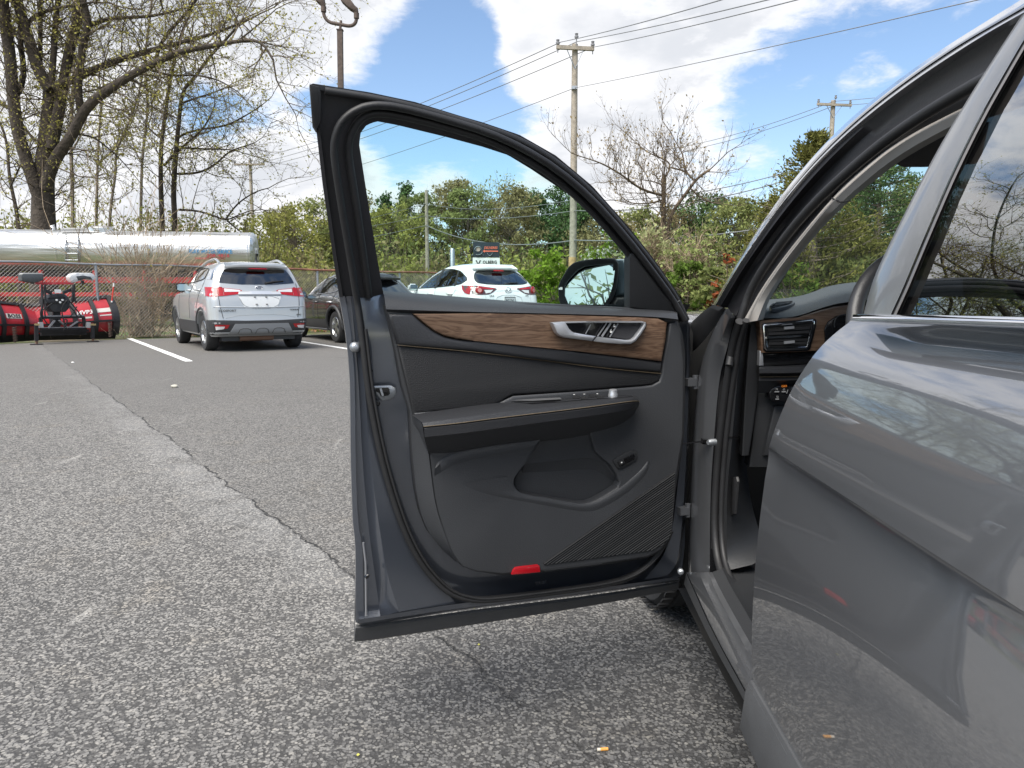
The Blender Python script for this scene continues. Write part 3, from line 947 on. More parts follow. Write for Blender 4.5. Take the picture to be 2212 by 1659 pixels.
# ---------------------------------------------------------------- door handle set in chrome
HO = [(1193, 697), (1221, 695), (1266, 694), (1330, 693.8), (1388, 694), (1396, 696), (1397, 702), (1393, 711), (1384, 725), (1373, 738), (1363, 743.5), (1341, 743.6), (1310, 740.5), (1282, 737), (1250, 733), (1220, 729.5), (1209, 726), (1203, 720)]
HI = [(1223, 698), (1270, 697.2), (1330, 697), (1384, 697.2), (1391, 698.5), (1390, 703), (1381, 717), (1372, 729), (1365, 734), (1355, 735), (1325, 731.5), (1291, 727), (1262, 722.5), (1243, 719.5), (1236, 716), (1230, 710)]
dplate('handle_cup', HO, .0665, .02, M_GLOSSBLK, DOOR, .001)
dplate('handle_ring', HO, .083, .016, M_CHROME, DOOR, .004, [HI], 30, 2)
dplate('door_lever', [(1193, 697), (1221, 695), (1224, 698), (1231, 710), (1237, 716), (1243, 719), (1262, 722.5), (1288, 726.5), (1279, 736), (1250, 732.5), (1220, 728.5), (1209, 725), (1203, 719)], .092, .02, M_CHROME, DOOR, .006, (), 30, 2)
obj('lever_gap', Geo().bar(D(1289, 726.5, .0925), D(1280, 737, .0925), .0022, .001, DN), M_GLOSSBLK, DOOR)
dplate('speaker_mesh', [(1336, 700), (1388, 700), (1363, 733), (1320, 728)], .070, .006, mat('speaker_cloth', (.03, .03, .034), .7, bump=(900, .8)), DOOR, .001)
for a, b, w_ in (((1310, 698), (1291, 726), .0022), ((1319, 698), (1300, 727), .0045), ((1335, 699), (1317, 728), .0022), ((1276, 701), (1265, 721), .0016)):
    obj('handle_trim_bar', Geo().bar(D(*a, .073), D(*b, .073), w_, .003, DN), M_CHROME, DOOR)
for x, y in ((1327, 705), (1320, 717)):
    P = D(x, y, .074)
    gg = Geo().box(P, (.0052, .0012, .004))
    gg.tube([P + DU * -.0015 + Vector((0, 0, .002)), P + DU * -.0015 + Vector((0, 0, .005)), P + DU * .0015 + Vector((0, 0, .005)), P + DU * .0015 + Vector((0, 0, .0035))], .0006, 5)
    obj('lock_symbol', gg, M_WHITE, DOOR)

# ---------------------------------------------------------------- tailgate button, reflector, ribbed speaker cover
BTN = [(1325, 996), (1335, 988), (1352, 978), (1367, 973), (1375, 976), (1378, 984), (1375, 994), (1358, 1005), (1343, 1013), (1336, 1013), (1330, 1006)]
dplate('tailgate_switch_bezel', BTN, .058, .01, M_TRIM_D, DOOR, .003)
dplate('tailgate_switch', [(1334, 998), (1356, 986), (1369, 979.5), (1372, 985), (1370, 992), (1343, 1007), (1338, 1007)], .0595, .004, M_GLOSSBLK, DOOR, .001)
dplate('tailgate_switch', [(1336, 998), (1347, 992), (1351, 1000), (1342, 1006), (1339, 1006)], .0635, .004, M_BLK, DOOR, .001)
obj('switch_symbol', Geo().box(D(1343, 999, .0642), (.004, .001, .003)), M_WHITE, DOOR)
dplate('red_reflector', [(1106, 1242), (1108, 1233), (1113, 1227), (1122, 1225), (1162, 1220.5), (1166, 1223), (1168, 1236.5), (1130, 1240)], .058, .01, M_RED, DOOR, .002)
GR = [(1174, 1216), (1215, 1189), (1290, 1137), (1380, 1073), (1459, 1018), (1457, 1080), (1452, 1146), (1446, 1162), (1432, 1178), (1405, 1190), (1300, 1204), (1176, 1221)]
dplate('speaker_cover', GR, .0545, .006, mat('mesh_black', (.010, .010, .011), .8), DOOR, .001)
g = Geo()
import mathutils.geometry as mg_
dirv = Vector((1459 - 1174, 1018 - 1216)).normalized()
nrm = Vector((-dirv.y, dirv.x))
for k in range(44):
    off = 3.0 + k * 4.3
    base = Vector((1174, 1216)) + nrm * off
    hits = []
    for i in range(len(GR)):
        a, b = Vector(GR[i]), Vector(GR[(i + 1) % len(GR)])
        h = mg_.intersect_line_line_2d(base - dirv * 900, base + dirv * 900, a, b)
        if h:
            hits.append((h - base).dot(dirv))
    if len(hits) >= 2 and max(hits) - min(hits) > 6:
        a, b = base + dirv * (min(hits) + 1), base + dirv * (max(hits) - 1)
        g.tube([D(a.x, a.y, .0556), D(b.x, b.y, .0552)], .0016, 6)
tag(obj('speaker_ribs', g, mat('rib_charcoal', (.026, .027, .029), .75, spec=.25), DOOR, 60), kind='stuff')

# ---------------------------------------------------------------- latch, stops, screws, moulded number on the door edge
dplate('latch_plate', [(806, 834), (844, 832), (856, 838), (857, 852), (848, 862), (826, 866), (812, 852)], .006, .006, mat('latch_steel', (.30, .32, .34), .3, .8), DOOR, .003)
dplate('latch_mouth', [(810, 838), (838, 836.5), (842, 840), (843, 851), (839, 855), (823, 857), (818, 849), (811, 846)], .0068, .002, mat('deep_black', (.004, .004, .004), .8), DOOR)
obj('latch_claw', Geo().bar(D(822, 839, .008), D(827, 855, .008), .005, .003, DN), M_STEEL, DOOR)
obj('latch_claw', Geo().bar(D(826, 846, .008), D(836, 845, .008), .004, .003, DN), M_GLOSSBLK, DOOR)
P = D(767, 750, .006)
obj('door_stop', Geo().tube([P - DN * .01, P + DN * .004, P + DN * .010, P + DN * .012], [.012, .012, .009, .005], 14), M_STEEL, DOOR, 40)
for x, y in ((800, 801), (816, 872), (793, 1245)):
    P = D(x, y, .007)
    obj('screw', Geo().tube([P - DN * .01, P, P + DN * .004], [.0062, .0062, .0035], 6), M_GLOSSBLK, DOOR, 30)
g = Geo()
for x, y in ((862, 1247), (872, 1240), (884, 1234), (868, 1258), (880, 1252), (890, 1246)):
    g.disc(D(x, y, -.0285), DN, .0032, 10)
obj('drain_dimples', g, M_GLOSSBLK, DOOR)


def text_mesh(txt, size, origin, xdir, ydir, m, parent, name='lettering', bold=False, extrude=.0006, align='CENTER', sx_=1.0, shear=0.0):
    cu = bpy.data.curves.new(name, 'FONT')
    cu.body = txt
    cu.size = size
    cu.align_x = align
    cu.align_y = 'CENTER'
    cu.extrude = extrude
    cu.resolution_u = 2
    cu.shear = shear
    if bold:
        cu.offset = size * .018
    to = bpy.data.objects.new('tmp', cu)
    COL.objects.link(to)
    dg = bpy.context.evaluated_depsgraph_get()
    me = bpy.data.meshes.new_from_object(to.evaluated_get(dg))
    bpy.data.objects.remove(to)
    xd, yd = Vector(xdir).normalized(), Vector(ydir).normalized()
    zd = xd.cross(yd)
    M = Matrix.Translation(origin) @ Matrix(((xd.x, yd.x, zd.x, 0), (xd.y, yd.y, zd.y, 0), (xd.z, yd.z, zd.z, 0), (0, 0, 0, 1))) @ Matrix.Diagonal((sx_, 1, 1, 1))
    me.transform(M)
    me.materials.clear()
    return obj(name, me, m, parent, fix=False)


text_mesh('775727', .0105, D(1168, 1259, .012), D(1185, 1256, .012) - D(1150, 1261.5, .012), (0, 0, 1), M_TRIM, DOOR, 'moulded_number')
# hinge brackets, check strap, ribbed cable boot between door and pillar
for x, y in ((1489, 825), (1473, 1102)):
    P = D(x, y, .005)
    gg = Geo().box(P, (.026, .03, .020), Matrix.Rotation(R(18), 3, 'Z'))
    gg.tube([P + Vector((.016, 0, -.018)), P + Vector((.016, 0, .018))], .008, 12)
    obj('hinge', gg, mat('hinge_paint', (.13, .135, .145), .45, .5), SUV, 30)

# ---------------------------------------------------------------- body of the grey suv
CX = SUVL @ Vector((1, 0, 0))      # car right
CY = SUVL @ Vector((0, 1, 0))      # car forward


def CXP(px, py, x):
    """point at car-lateral distance x"""
    d = ray(px, py)
    return CAMV + d * (x / d.dot(CX))


def CYP(px, py, y):
    d = ray(px, py)
    return CAMV + d * (y / d.dot(CY))


ZB, TUM = 1.075, 0.47               # beltline height, lean of the cabin side


GA, GBQ = .25, .44                  # the side glass curves in towards the roof


def ghx(h):
    return GA * h + GBQ * max(h, 0) ** 2


def GH(px, py, dx=0.0):
    """point on the leaning cabin side (dx = deeper into the car)"""
    d = ray(px, py)
    t = .9
    for _ in range(14):
        h = CAM_H + d.z * t - ZB
        f_ = d.dot(CX) * t - (.475 + dx + ghx(h))
        df_ = d.dot(CX) - (GA + 2 * GBQ * max(h, 0)) * d.z
        t -= f_ / df_
    return CAMV + d * t


def w2c(p):
    return (p.dot(CX), p.dot(CY), p.z)


def strip(name, rows, m, fn, n=50, sm=40, it=2, parent=SUV):
    g = Geo()
    g.loft([[fn(q.x, q.y, dx) for q in smooth_line([(*p, 0) for p in pts], n, it)] for pts, dx in rows])
    return obj(name, g, m, parent, sm)


# roof rail and windscreen pillar, as bands from outside to inside
RR0 = [(1540, 658), (1598, 555), (1693, 412), (1793, 296), (1888, 211), (2021, 114), (2153, 32), (2245, -25), (2420, -130)]
RRa = [(1543, 658), (1600, 557), (1697, 415), (1799, 300), (1912, 203), (2055, 102), (2184, 28), (2270, -22), (2440, -122)]
RRb = [(1546, 658), (1603, 560), (1703, 418), (1809, 304), (1941, 196), (2100, 90), (2212, 26), (2290, -15), (2460, -112)]
RRc = [(1556, 662), (1618, 558), (1721, 419), (1822, 312), (1941, 208), (2100, 104), (2212, 42), (2290, 2), (2460, -92)]
RRd = [(1580, 676), (1612, 604), (1712, 462), (1838, 338), (1955, 255), (2100, 166), (2212, 112), (2290, 76), (2460, -10)]
RRe = [(1590, 682), (1622, 618), (1724, 478), (1850, 355), (1960, 276), (2100, 194), (2212, 142), (2290, 105), (2460, 20)]
RRf = [(1600, 694), (1652, 596), (1750, 468), (1858, 366), (1941, 306), (2079, 236), (2150, 203), (2220, 172), (2400, 100)]
RRg = [(1603, 698), (1660, 596), (1799, 423), (1870, 358), (1941, 298), (2079, 229), (2150, 197), (2220, 167), (2400, 95)]
RRi = [(1650, 690), (1661, 642), (1746, 523), (1836, 431), (1890, 390), (1941, 349), (2042, 291), (2110, 262), (2200, 235), (2380, 175)]
# outer painted rail running on into the roof skin
g = Geo()
rail = [[GH(q.x, q.y, dx) for q in smooth_line([(*p, 0) for p in pts], 60, 2)] for pts, dx in ((RR0, .030), (RRa, .012), (RRb, .0))]
top = [p + CX * .05 + Vector((0, 0, .012)) for p in rail[0]]
top2 = [p + CX * .16 + Vector((0, 0, .022)) for p in rail[0]]
g.loft([top2, top, rail[0], rail[1], rail[2], [p + CX * .012 + Vector((0, 0, -.004)) for p in rail[2]]])
obj('roof_rail', g, M_PAINT, SUV, 40)
strip('rail_moulding', [(RRa, .006), ([(x + 3, y + 2) for x, y in RRa], .004), ([(x + 5, y + 3) for x, y in RRa], .010)], M_GLOSSBLK, GH, 60)
strip('door_opening_frame', [(RRb, .004), (RRc, .012), ([((a[0] + b[0]) / 2, (a[1] + b[1]) / 2) for a, b in zip(RRc, RRd)], .03), (RRd, .04), (RRe, .045), (RRf, .060), (RRg, .064)], M_GLOSSBLK, GH, 70, 50).data.materials[0] = mat('opening_black', (.016, .016, .018), .40, bump=(150, .1))
SEALUP = [(1575, 790), (1584, 740), (1598, 694), (1626, 610), (1728, 468), (1852, 351), (1959, 269), (2101, 184), (2215, 126), (2290, 92), (2460, 8)]
obj('body_seal', Geo().tube([GH(q.x, q.y, .030) for q in smooth_line([(*p, 0) for p in SEALUP], 90)], .0095, 10), M_RUB, SUV, 80)
ptr = strip('pillar_trim', [(RRg, .062), ([(a[0] * .75 + b[0] * .25, a[1] * .75 + b[1] * .25) for a, b in zip(RRg, [RRi[0], RRi[1], RRi[2], RRi[3], RRi[5], RRi[6], RRi[7], RRi[8], RRi[9]])], .052),
                            ([(a[0] * .3 + b[0] * .7, a[1] * .3 + b[1] * .7) for a, b in zip(RRg, [RRi[0], RRi[1], RRi[2], RRi[3], RRi[5], RRi[6], RRi[7], RRi[8], RRi[9]])], .065), (RRi, .10)], M_BEIGE, GH, 60, 60)
obj('trim_joint', Geo().tube([GH(x, y, dx) for x, y, dx in ((1797, 428, .056), (1815, 437, .054), (1838, 434, .072))], .0015, 6), M_BLK, SUV)
# windscreen seen from inside, slightly green
WS = glass('windscreen_tint', (.82, .88, .83), .6)
wsb = C2W(.60, 2.42, 1.07), C2W(2.05, 2.55, 1.07)
wst = C2W(.80, 1.25, 1.585), C2W(1.9, 1.30, 1.60)
g = Geo()
g.add([wsb[0], wsb[1], wst[1], wst[0]], [(0, 1, 2, 3)])
obj('windscreen', g, WS, SUV)
# roof lining, far side, floor, firewall: the dark cabin behind
M_LINER = mat('roof_lining', (.11, .105, .10), .9)
M_DARK = mat('cabin_carpet', (.012, .012, .013), .9, bump=(200, .5))
g = Geo()
rp = [p + CX * .16 + Vector((0, 0, .022)) for p in rail[0]]
rp = [p for p in rp if w2c(p)[1] < 1.30]
rp.append(C2W(w2c(rp[-1])[0], -1.6, rp[-1].z))
rp2 = [C2W(2.1 - (w2c(p)[0] - .6), w2c(p)[1], p.z) for p in rp]
mid_ = [(a + b) / 2 + Vector((0, 0, .03)) for a, b in zip(rp, rp2)]
g.loft([rp, mid_, rp2])
obj('roof', g, M_PAINT, SUV, 40)
g = Geo()
g.loft([[p + Vector((0, 0, -.03)) for p in rp], [p + Vector((0, 0, -.03)) for p in mid_], [p + Vector((0, 0, -.03)) for p in rp2]])
obj('headliner', g, M_LINER, SUV, 40)
g = Geo()
g.add([C2W(.47, 2.35, .36), C2W(2.1, 2.35, .36), C2W(2.1, -1.6, .36), C2W(.47, -1.6, .36)], [(0, 1, 2, 3)])
g.add([C2W(.47, 2.35, .36), C2W(2.1, 2.35, .36), C2W(2.1, 2.35, 1.0), C2W(.47, 2.35, 1.0)], [(0, 1, 2, 3)])
g.add([C2W(2.1, 2.35, .36), C2W(2.1, -1.6, .36), C2W(2.1, -1.6, 1.05), C2W(2.1, 2.35, 1.05)], [(0, 1, 2, 3)])
g.add([C2W(.5, -1.6, .36), C2W(2.1, -1.6, .36), C2W(2.1, -1.6, 1.6), C2W(.5, -1.6, 1.6)], [(0, 1, 2, 3)])
obj('cabin_floor', g, M_DARK, SUV)
g = Geo()
for y0, y1 in ((.95, 1.1), (0.05, .25), (-1.6, -1.2)):
    g.loft([[C2W(2.1, y0, 1.05), C2W(1.86, y0, 1.58)], [C2W(2.1, y1, 1.05), C2W(1.86, y1, 1.58)]])
obj('far_pillars', g, M_LINER, SUV)
# front seats, mostly hidden behind the rear door
for sx_ in (.98, 1.72):
    bm = bmesh.new()
    for c_, s_, rot in (((sx_, .95, .62), (.5, .52, .16), 0), ((sx_, .62, .98), (.48, .14, .66), -14), ((sx_, .53, 1.38), (.26, .09, .18), -10)):
        mt = bmesh.ops.create_cube(bm, size=1)
        M = SUVL @ Matrix.Translation(c_) @ Matrix.Rotation(R(-rot), 4, 'X') @ Matrix.Diagonal((*s_, 1))
        for v in mt['verts']:
            v.co = M @ v.co
    bmesh.ops.bevel(bm, geom=list(bm.edges), offset=.04, segments=2, affect='EDGES')
    obj('front_seat', bm, M_VINYL, SUV, 50)

# sun visor folded up behind the pillar
bm = plate([CYP(x, y, 1.42) for x, y in [(1944, 349), (1955, 340), (2000, 310), (2046, 285), (2100, 262), (2140, 262), (2120, 350), (2010, 357), (1962, 357)]], CY * .02, .004)
obj('sun_visor', bm, mat('visor_grey', (.075, .07, .068), .9), SUV, 40)

# ---------------------------------------------------------------- painted pillar with hinges, black hinge gap, seal and sill
strip('hinge_pillar', [([(1487, 1240), (1488, 1070), (1497, 922), (1508, 803), (1534, 727), (1566, 664)], .452),
                       ([(1494, 1240), (1494, 1070), (1503, 922), (1515, 803), (1541, 729), (1573, 665)], .440),
                       ([(1510, 1240), (1512, 1070), (1521, 940), (1533, 810), (1553, 745), (1580, 676)], .448),
                       ([(1533, 1236), (1534, 1070), (1541, 962), (1553, 816), (1566, 770), (1588, 684)], .466)], M_PAINT, CXP, 60, 50)
strip('seal_channel', [([(1533, 1236), (1534, 1070), (1541, 962), (1553, 816), (1566, 770), (1588, 684)], .466),
                       ([(1545, 1232), (1546, 1070), (1553, 962), (1566, 816), (1578, 770), (1598, 690)], .480),
                       ([(1562, 1222), (1558, 1070), (1570, 945), (1580, 816), (1590, 760), (1604, 696)], .492)], M_GLOSSBLK, CXP, 60, 60)
SEALDN = [(1598, 694), (1585, 735), (1576, 790), (1562, 890), (1552, 980), (1545, 1080), (1544, 1160), (1552, 1222), (1574, 1275), (1600, 1322), (1634, 1384)]
obj('body_seal', Geo().tube([CXP(q.x, q.y, .476) for q in smooth_line([(*p, 0) for p in SEALDN], 90)], .010, 10), M_RUB, SUV, 80)
obj('body_seal', Geo().tube([CXP(q.x + 14, q.y - 2, .488) for q in smooth_line([(*p, 0) for p in SEALDN], 90)], .0075, 10), M_RUB, SUV, 80)
# sill: cladding edge, painted face with its step, tread plate
strip('sill', [([(1478, 1262), (1496, 1302), (1536, 1386), (1609, 1516), (1700, 1690)], .430),
               ([(1482, 1237), (1500, 1278), (1540, 1368), (1611, 1497), (1700, 1660)], .412)], M_CLAD, CXP, 40, 40, 1)
strip('sill_paint', [([(1483, 1236), (1502, 1278), (1541, 1366), (1612, 1495), (1700, 1655)], .414),
                     ([(1492, 1236), (1507, 1274), (1545, 1352), (1618, 1483), (1700, 1630)], .412),
                     ([(1510, 1236), (1520, 1262), (1553, 1330), (1622, 1470), (1700, 1612)], .418),
                     ([(1524, 1236), (1536, 1280), (1570, 1356), (1625, 1458), (1700, 1590)], .428),
                     ([(1531, 1236), (1545, 1277), (1581, 1345), (1626, 1428), (1700, 1560)], .434),
                     ([(1538, 1236), (1556, 1274), (1590, 1336), (1627, 1400), (1700, 1525)], .444)], M_PAINT, CXP, 50, 30, 1)
strip('tread_plate', [([(1538, 1236), (1556, 1274), (1590, 1336), (1627, 1400), (1700, 1525)], .444),
                      ([(1560, 1228), (1578, 1266), (1606, 1312), (1634, 1362), (1720, 1515)], .466),
                      ([(1566, 1222), (1590, 1250), (1612, 1288), (1640, 1336), (1720, 1470)], .500),
                      ([(1580, 1216), (1610, 1216), (1630, 1230), (1650, 1270), (1720, 1400)], .56)], M_TRIM_D, CXP, 40, 40, 1)
g = Geo()
gap_ = [CYP(x, y, 2.10) for x, y in [(1440, 694), (1484, 702), (1496, 704), (1520, 683), (1543, 664), (1566, 668), (1534, 727), (1508, 803), (1497, 922), (1488, 1070), (1488, 1250), (1470, 1250), (1440, 1180)]]
g.add(gap_, [tuple(range(len(gap_)))])
obj('hinge_gap', g, mat('gap_black', (.008, .008, .008), .8), SUV)
# weather boot at the foot of the windscreen pillar
strip('pillar_boot', [([(1490, 700), (1502, 688), (1520, 672), (1540, 658)], .445), ([(1497, 720), (1512, 705), (1530, 690), (1562, 664)], .440), ([(1496, 760), (1508, 750), (1530, 725), (1570, 668)], .455)], M_RUB, CXP, 20, 80)
obj('check_strap', Geo().bar(CXP(1478, 958, .40), CXP(1522, 953, .44), .010, .004), M_GLOSSBLK, SUV)
obj('check_strap', Geo().bar(CXP(1516, 953, .438), CXP(1536, 955, .462), .018, .012), M_GLOSSBLK, SUV)
P = CXP(1537, 955, .448)
obj('strap_bolt', Geo().tube([P + CX * .01, P - CX * .004 - CY * .003, P - CX * .010 - CY * .006], [.0085, .0085, .006], 14), M_STEEL, SUV, 40)
pts = [CXP(x, y, .425) for x, y in ((1478, 962), (1475, 985), (1473, 1005), (1470, 1028))]
pts = smooth_line(pts, 40)
obj('cable_boot', Geo().tube(pts, [.013 if i % 2 else .0085 for i in range(40)], 12), M_RUB, SUV, 30)
P = CXP(1471, 1236, .40)
obj('pillar_screw', Geo().tube([P + CY * .01, P, P - CY * .004], [.008, .008, .004], 12), M_STEEL, SUV, 40)

# ---------------------------------------------------------------- kick panel, bonnet release
strip('kick_panel', [([(1562, 1226), (1560, 1180), (1558, 1060), (1570, 943), (1583, 815), (1596, 705)], .492),
                     ([(1573, 1232), (1570, 1180), (1570, 1060), (1582, 943), (1593, 815), (1604, 703)], .492),
                     ([(1624, 1220), (1606, 1180), (1598, 1060), (1603, 943), (1610, 815), (1622, 700)], .545),
                     ([(1660, 1200), (1640, 1150), (1616, 1060), (1610, 943), (1618, 815), (1630, 700)], .60)], M_TRIM_D, CXP, 50, 40)
obj('panel_joint', Geo().tube([CXP(1569, 944, .490), CXP(1584, 944, .490), CXP(1603, 944, .540)], .0018, 6), M_GLOSSBLK, SUV)
bm = plate([CXP(x, y, .508) for x, y in ((1574, 1034), (1580, 1030), (1590, 1030), (1592, 1040), (1586, 1110), (1580, 1113), (1572, 1110))], CX * .006, .002)
obj('bonnet_release', bm, M_BLK, SUV, 40)

# ---------------------------------------------------------------- dashboard
YD = 1.80
DASH = strip('dashboard', [([(1657, 647), (1690, 645), (1726, 640), (1757, 631), (1781, 620), (1827, 611), (1888, 607), (1960, 606), (2080, 604)], 2.35),
                           ([(1650, 664), (1690, 661), (1726, 654), (1757, 644), (1781, 634), (1827, 621), (1888, 615), (1960, 613), (2080, 612)], 2.10),
                           ([(1643, 680), (1690, 680), (1727, 673), (1764, 658), (1800, 643), (1834, 634), (1888, 626), (1960, 622), (2080, 620)], 1.86),
                           ([(1641, 688), (1690, 687), (1728, 682), (1771, 666), (1806, 656), (1835, 652), (1888, 645), (1960, 640), (2080, 640)], 1.80),
                           ([(1642, 693), (1690, 692), (1728, 688), (1771, 674), (1806, 664), (1838, 660), (1888, 655), (1960, 650), (2080, 650)], 1.82),
                           ([(1642, 760), (1690, 760), (1728, 760), (1771, 760), (1806, 760), (1838, 760), (1888, 760), (1960, 760), (2080, 760)], 1.86)], M_TRIM, CYP, 70, 32, 1)
tag(DASH, 'black dashboard with walnut strip and chrome framed air vent')


def yplate(name, pts, y, thick, m, bevel=.003, holes=(), sm=35, parent=DASH):
    bm = plate([CYP(a, b, y) for a, b in pts], CY * thick, bevel, [[CYP(a, b, y) for a, b in h] for h in holes])
    return obj(name, bm, m, parent, sm)


yplate('dash_end', [(1622, 698), (1638, 686), (1644, 696), (1643, 765), (1635, 800), (1638, 850), (1626, 930), (1618, 985), (1604, 985), (1609, 860), (1616, 760)], 1.815, .10, M_TRIM_D, .004)
mw2 = mw.copy()
yplate('dash_wood', [(1640, 694), (1655, 692), (1700, 688), (1728, 686), (1771, 672), (1806, 663), (1838, 659), (1870, 656), (1870, 700), (1830, 720), (1790, 755), (1765, 758), (1720, 761), (1645, 763)], 1.785, .03, mw, .004)
VO = [(1648, 704), (1651, 700), (1700, 696), (1757, 690.5), (1761, 694), (1760, 705), (1749, 750), (1744, 754), (1700, 756), (1657, 757), (1652, 753)]
VI = [(1655, 706), (1700, 702), (1752, 697), (1754, 700), (1743, 746), (1740, 748), (1700, 750), (1661, 750), (1658, 746)]
yplate('vent_surround', [(1646, 701), (1650, 697.5), (1700, 693.5), (1760, 688), (1765, 692), (1763, 707), (1751, 754), (1745, 758), (1700, 760), (1655, 761), (1649, 756)], 1.782, .01, M_GLOSSBLK, .002)
yplate('vent_ring', VO, 1.774, .012, M_CHROME_B, .003, [VI])
yplate('vent_cavity', VI, 1.779, .001, mat('deep_black', (.004, .004, .004), .8), 0)
for k, (yl, yr) in enumerate(((714, 708), (721, 716.5), (735, 733), (742, 741))):
    obj('vent_blade', Geo().bar(CYP(1660 + k * .5, yl, 1.775), CYP(1750 - k * 2.4, yr, 1.775), .006, .002, CY), M_BLK, DASH)
obj('vent_bar', Geo().bar(CYP(1655, 729.5, 1.772), CYP(1749, 724.5, 1.772), .0045, .006, CY), M_CHROME_B, DASH)
for (a, b) in (((1694, 709), (1715, 707)), ((1694, 740), (1716, 738))):
    obj('vent_tab', Geo().bar(CYP(*a, 1.770), CYP(*b, 1.770), .006, .005, CY), M_CHROME, DASH)
yplate('instrument_hood', [(1782, 722), (1781, 712), (1788, 696), (1806, 683), (1838, 675), (1880, 672), (1880, 760), (1783, 760)], 1.780, .004, M_GLOSSBLK, .003)
obj('gauge_ring', Geo().tube([CYP(1822 + 20 * math.cos(a), 700 - 20 * math.sin(a), 1.772) for a in [R(20 + 12 * k) for k in range(16)]], .0012, 6), M_BLK, DASH)
# defroster grille
g = Geo()
fr = [(1662, 664), (1667, 658), (1690, 655), (1712, 652.5), (1717, 655), (1714, 659), (1700, 664), (1675, 669.5), (1666, 670)]
bm = plate([CYP(x, y, 1.98 + (664 - y) * .012) + Vector((0, 0, .004)) for x, y in fr], Vector((0, 0, -.01)), .002)
obj('defroster_frame', bm, M_TRIM, DASH, 40)
fi = [(1667, 664), (1670, 660), (1690, 657), (1712, 655), (1710, 658.5), (1698, 662.5), (1676, 667.5), (1669, 668)]
bm = plate([CYP(x, y, 1.98 + (664 - y) * .012) + Vector((0, 0, .0055)) for x, y in fi], Vector((0, 0, -.006)), 0)
obj('defroster_slot', bm, mat('deep_black', (.004, .004, .004), .8), DASH)
for k in range(4):
    a = (1671 + k * 2, 665.6 - k * 2.4)
    b = (1704 + k * 2, 660.5 - k * 1.6)
    obj('defroster_fin', Geo().bar(CYP(*a, 1.98 + (664 - a[1]) * .012) + Vector((0, 0, .007)), CYP(*b, 1.98 + (664 - b[1]) * .012) + Vector((0, 0, .007)), .004, .002), M_TRIM, DASH)
# lower dash: gloss strip, padded roll, stitched knee pad with switch panel
yplate('gloss_strip', [(1643, 765), (1766, 760), (1752, 786), (1648, 791)], 1.80, .03, M_GLOSSBLK, .003)
yplate('gloss_strip_end', [(1641, 758), (1647, 757), (1649, 772), (1650, 790), (1640, 790)], 1.79, .02, M_CHROME, .002)
strip('padded_roll', [([(1640, 788), (1690, 788), (1752, 784), (1800, 780)], 1.82), ([(1640, 796), (1690, 796), (1746, 793), (1800, 788)], 1.765), ([(1640, 806), (1690, 806), (1740, 804), (1800, 800)], 1.765), ([(1641, 812), (1690, 812), (1738, 811), (1800, 808)], 1.80)], M_VINYL, CYP, 30, 70, 1, DASH)
strip('knee_pad', [([(1640, 813), (1690, 813), (1738, 812), (1800, 810)], 1.79), ([(1639, 822), (1690, 822), (1734, 820), (1800, 818)], 1.775), ([(1637, 850), (1665, 848), (1680, 832), (1726, 832), (1800, 830)], 1.80)], M_VINYL, CYP, 30, 70, 1, DASH)
obj('dash_thread', Geo().tube([CYP(1642, 814, 1.785), CYP(1690, 814, 1.785), CYP(1736, 813, 1.785)], .0014, 6), M_STITCH, DASH)
yplate('knee_panel', [(1637, 850), (1662, 846), (1740, 840), (1740, 1010), (1620, 1010), (1627, 940)], 1.84, .05, M_TRIM_D, .006)
yplate('switch_panel', [(1662, 848), (1667, 840), (1680, 833), (1730, 833), (1720, 869), (1672, 868), (1664, 862)], 1.79, .04, M_GLOSSBLK, .004)
yplate('lower_cover', [(1672, 880), (1678, 876), (1720, 874), (1720, 985), (1650, 985), (1658, 940)], 1.825, .03, M_TRIM_D, .006)
M_ICON = mat('icon_white', (.22, .22, .22), .6)
for x, y, wdt in ((1678, 846, .011), (1693, 846, .010), (1679, 862, .008)):
    obj('switch_symbol', Geo().box(CYP(x, y, 1.786), (wdt, .001, .003)), M_ICON, DASH)
for x, y in ((1678, 840.5), (1693.5, 841), (1679.5, 857)):
    obj('switch_symbol', Geo().tube([CYP(x + 2 * math.cos(a), y - 1.6 * math.sin(a), 1.786) for a in [R(45 * k) for k in range(9)]], .0007, 5), M_ICON, DASH)
text_mesh('OFF', .0075, CYP(1694, 834.5, 1.786), CX, (0, 0, 1), mat('amber_print', (.65, .18, .02), .6, emit=((1, .3, .03), .12)), DASH, 'lettering')
obj('indicator_line', Geo().bar(CYP(1702, 842, 1.786), CYP(1699, 850, 1.786), .0016, .001, CY), M_ICON, DASH)
# steering wheel
cw = C2W(.82, 1.46, 1.025)
Mw = Matrix.Translation(cw) @ SUVL.to_3x3().to_4x4() @ Matrix.Rotation(R(-24), 4, 'X')
STW = obj('steering_wheel', Geo().tube([Mw @ Vector((.185 * math.cos(a), 0, .185 * math.sin(a))) for a in [R(7.5 * k) for k in range(48)]], .0155, 12, closed=True), mat('wheel_leather', (.03, .03, .032), .4, bump=(300, .2)), SUV, 80)
gg = Geo()
gg.box(Mw @ Vector((0, .02, 0)), (.15, .05, .12), Mw.to_3x3())
for a in (180, 0, 270):
    gg.bar(Mw @ Vector((0, .01, 0)), Mw @ Vector((.18 * math.cos(R(a)), 0, .18 * math.sin(R(a)))), .04, .015)
obj('steering_hub', gg, M_TRIM_D, STW, 40)

# ---------------------------------------------------------------- rear door: traced front edge on the bulged flank
def yedge(z):
    return 1.185 + max(0, min(1, (1.06 - z) / .65)) * .135


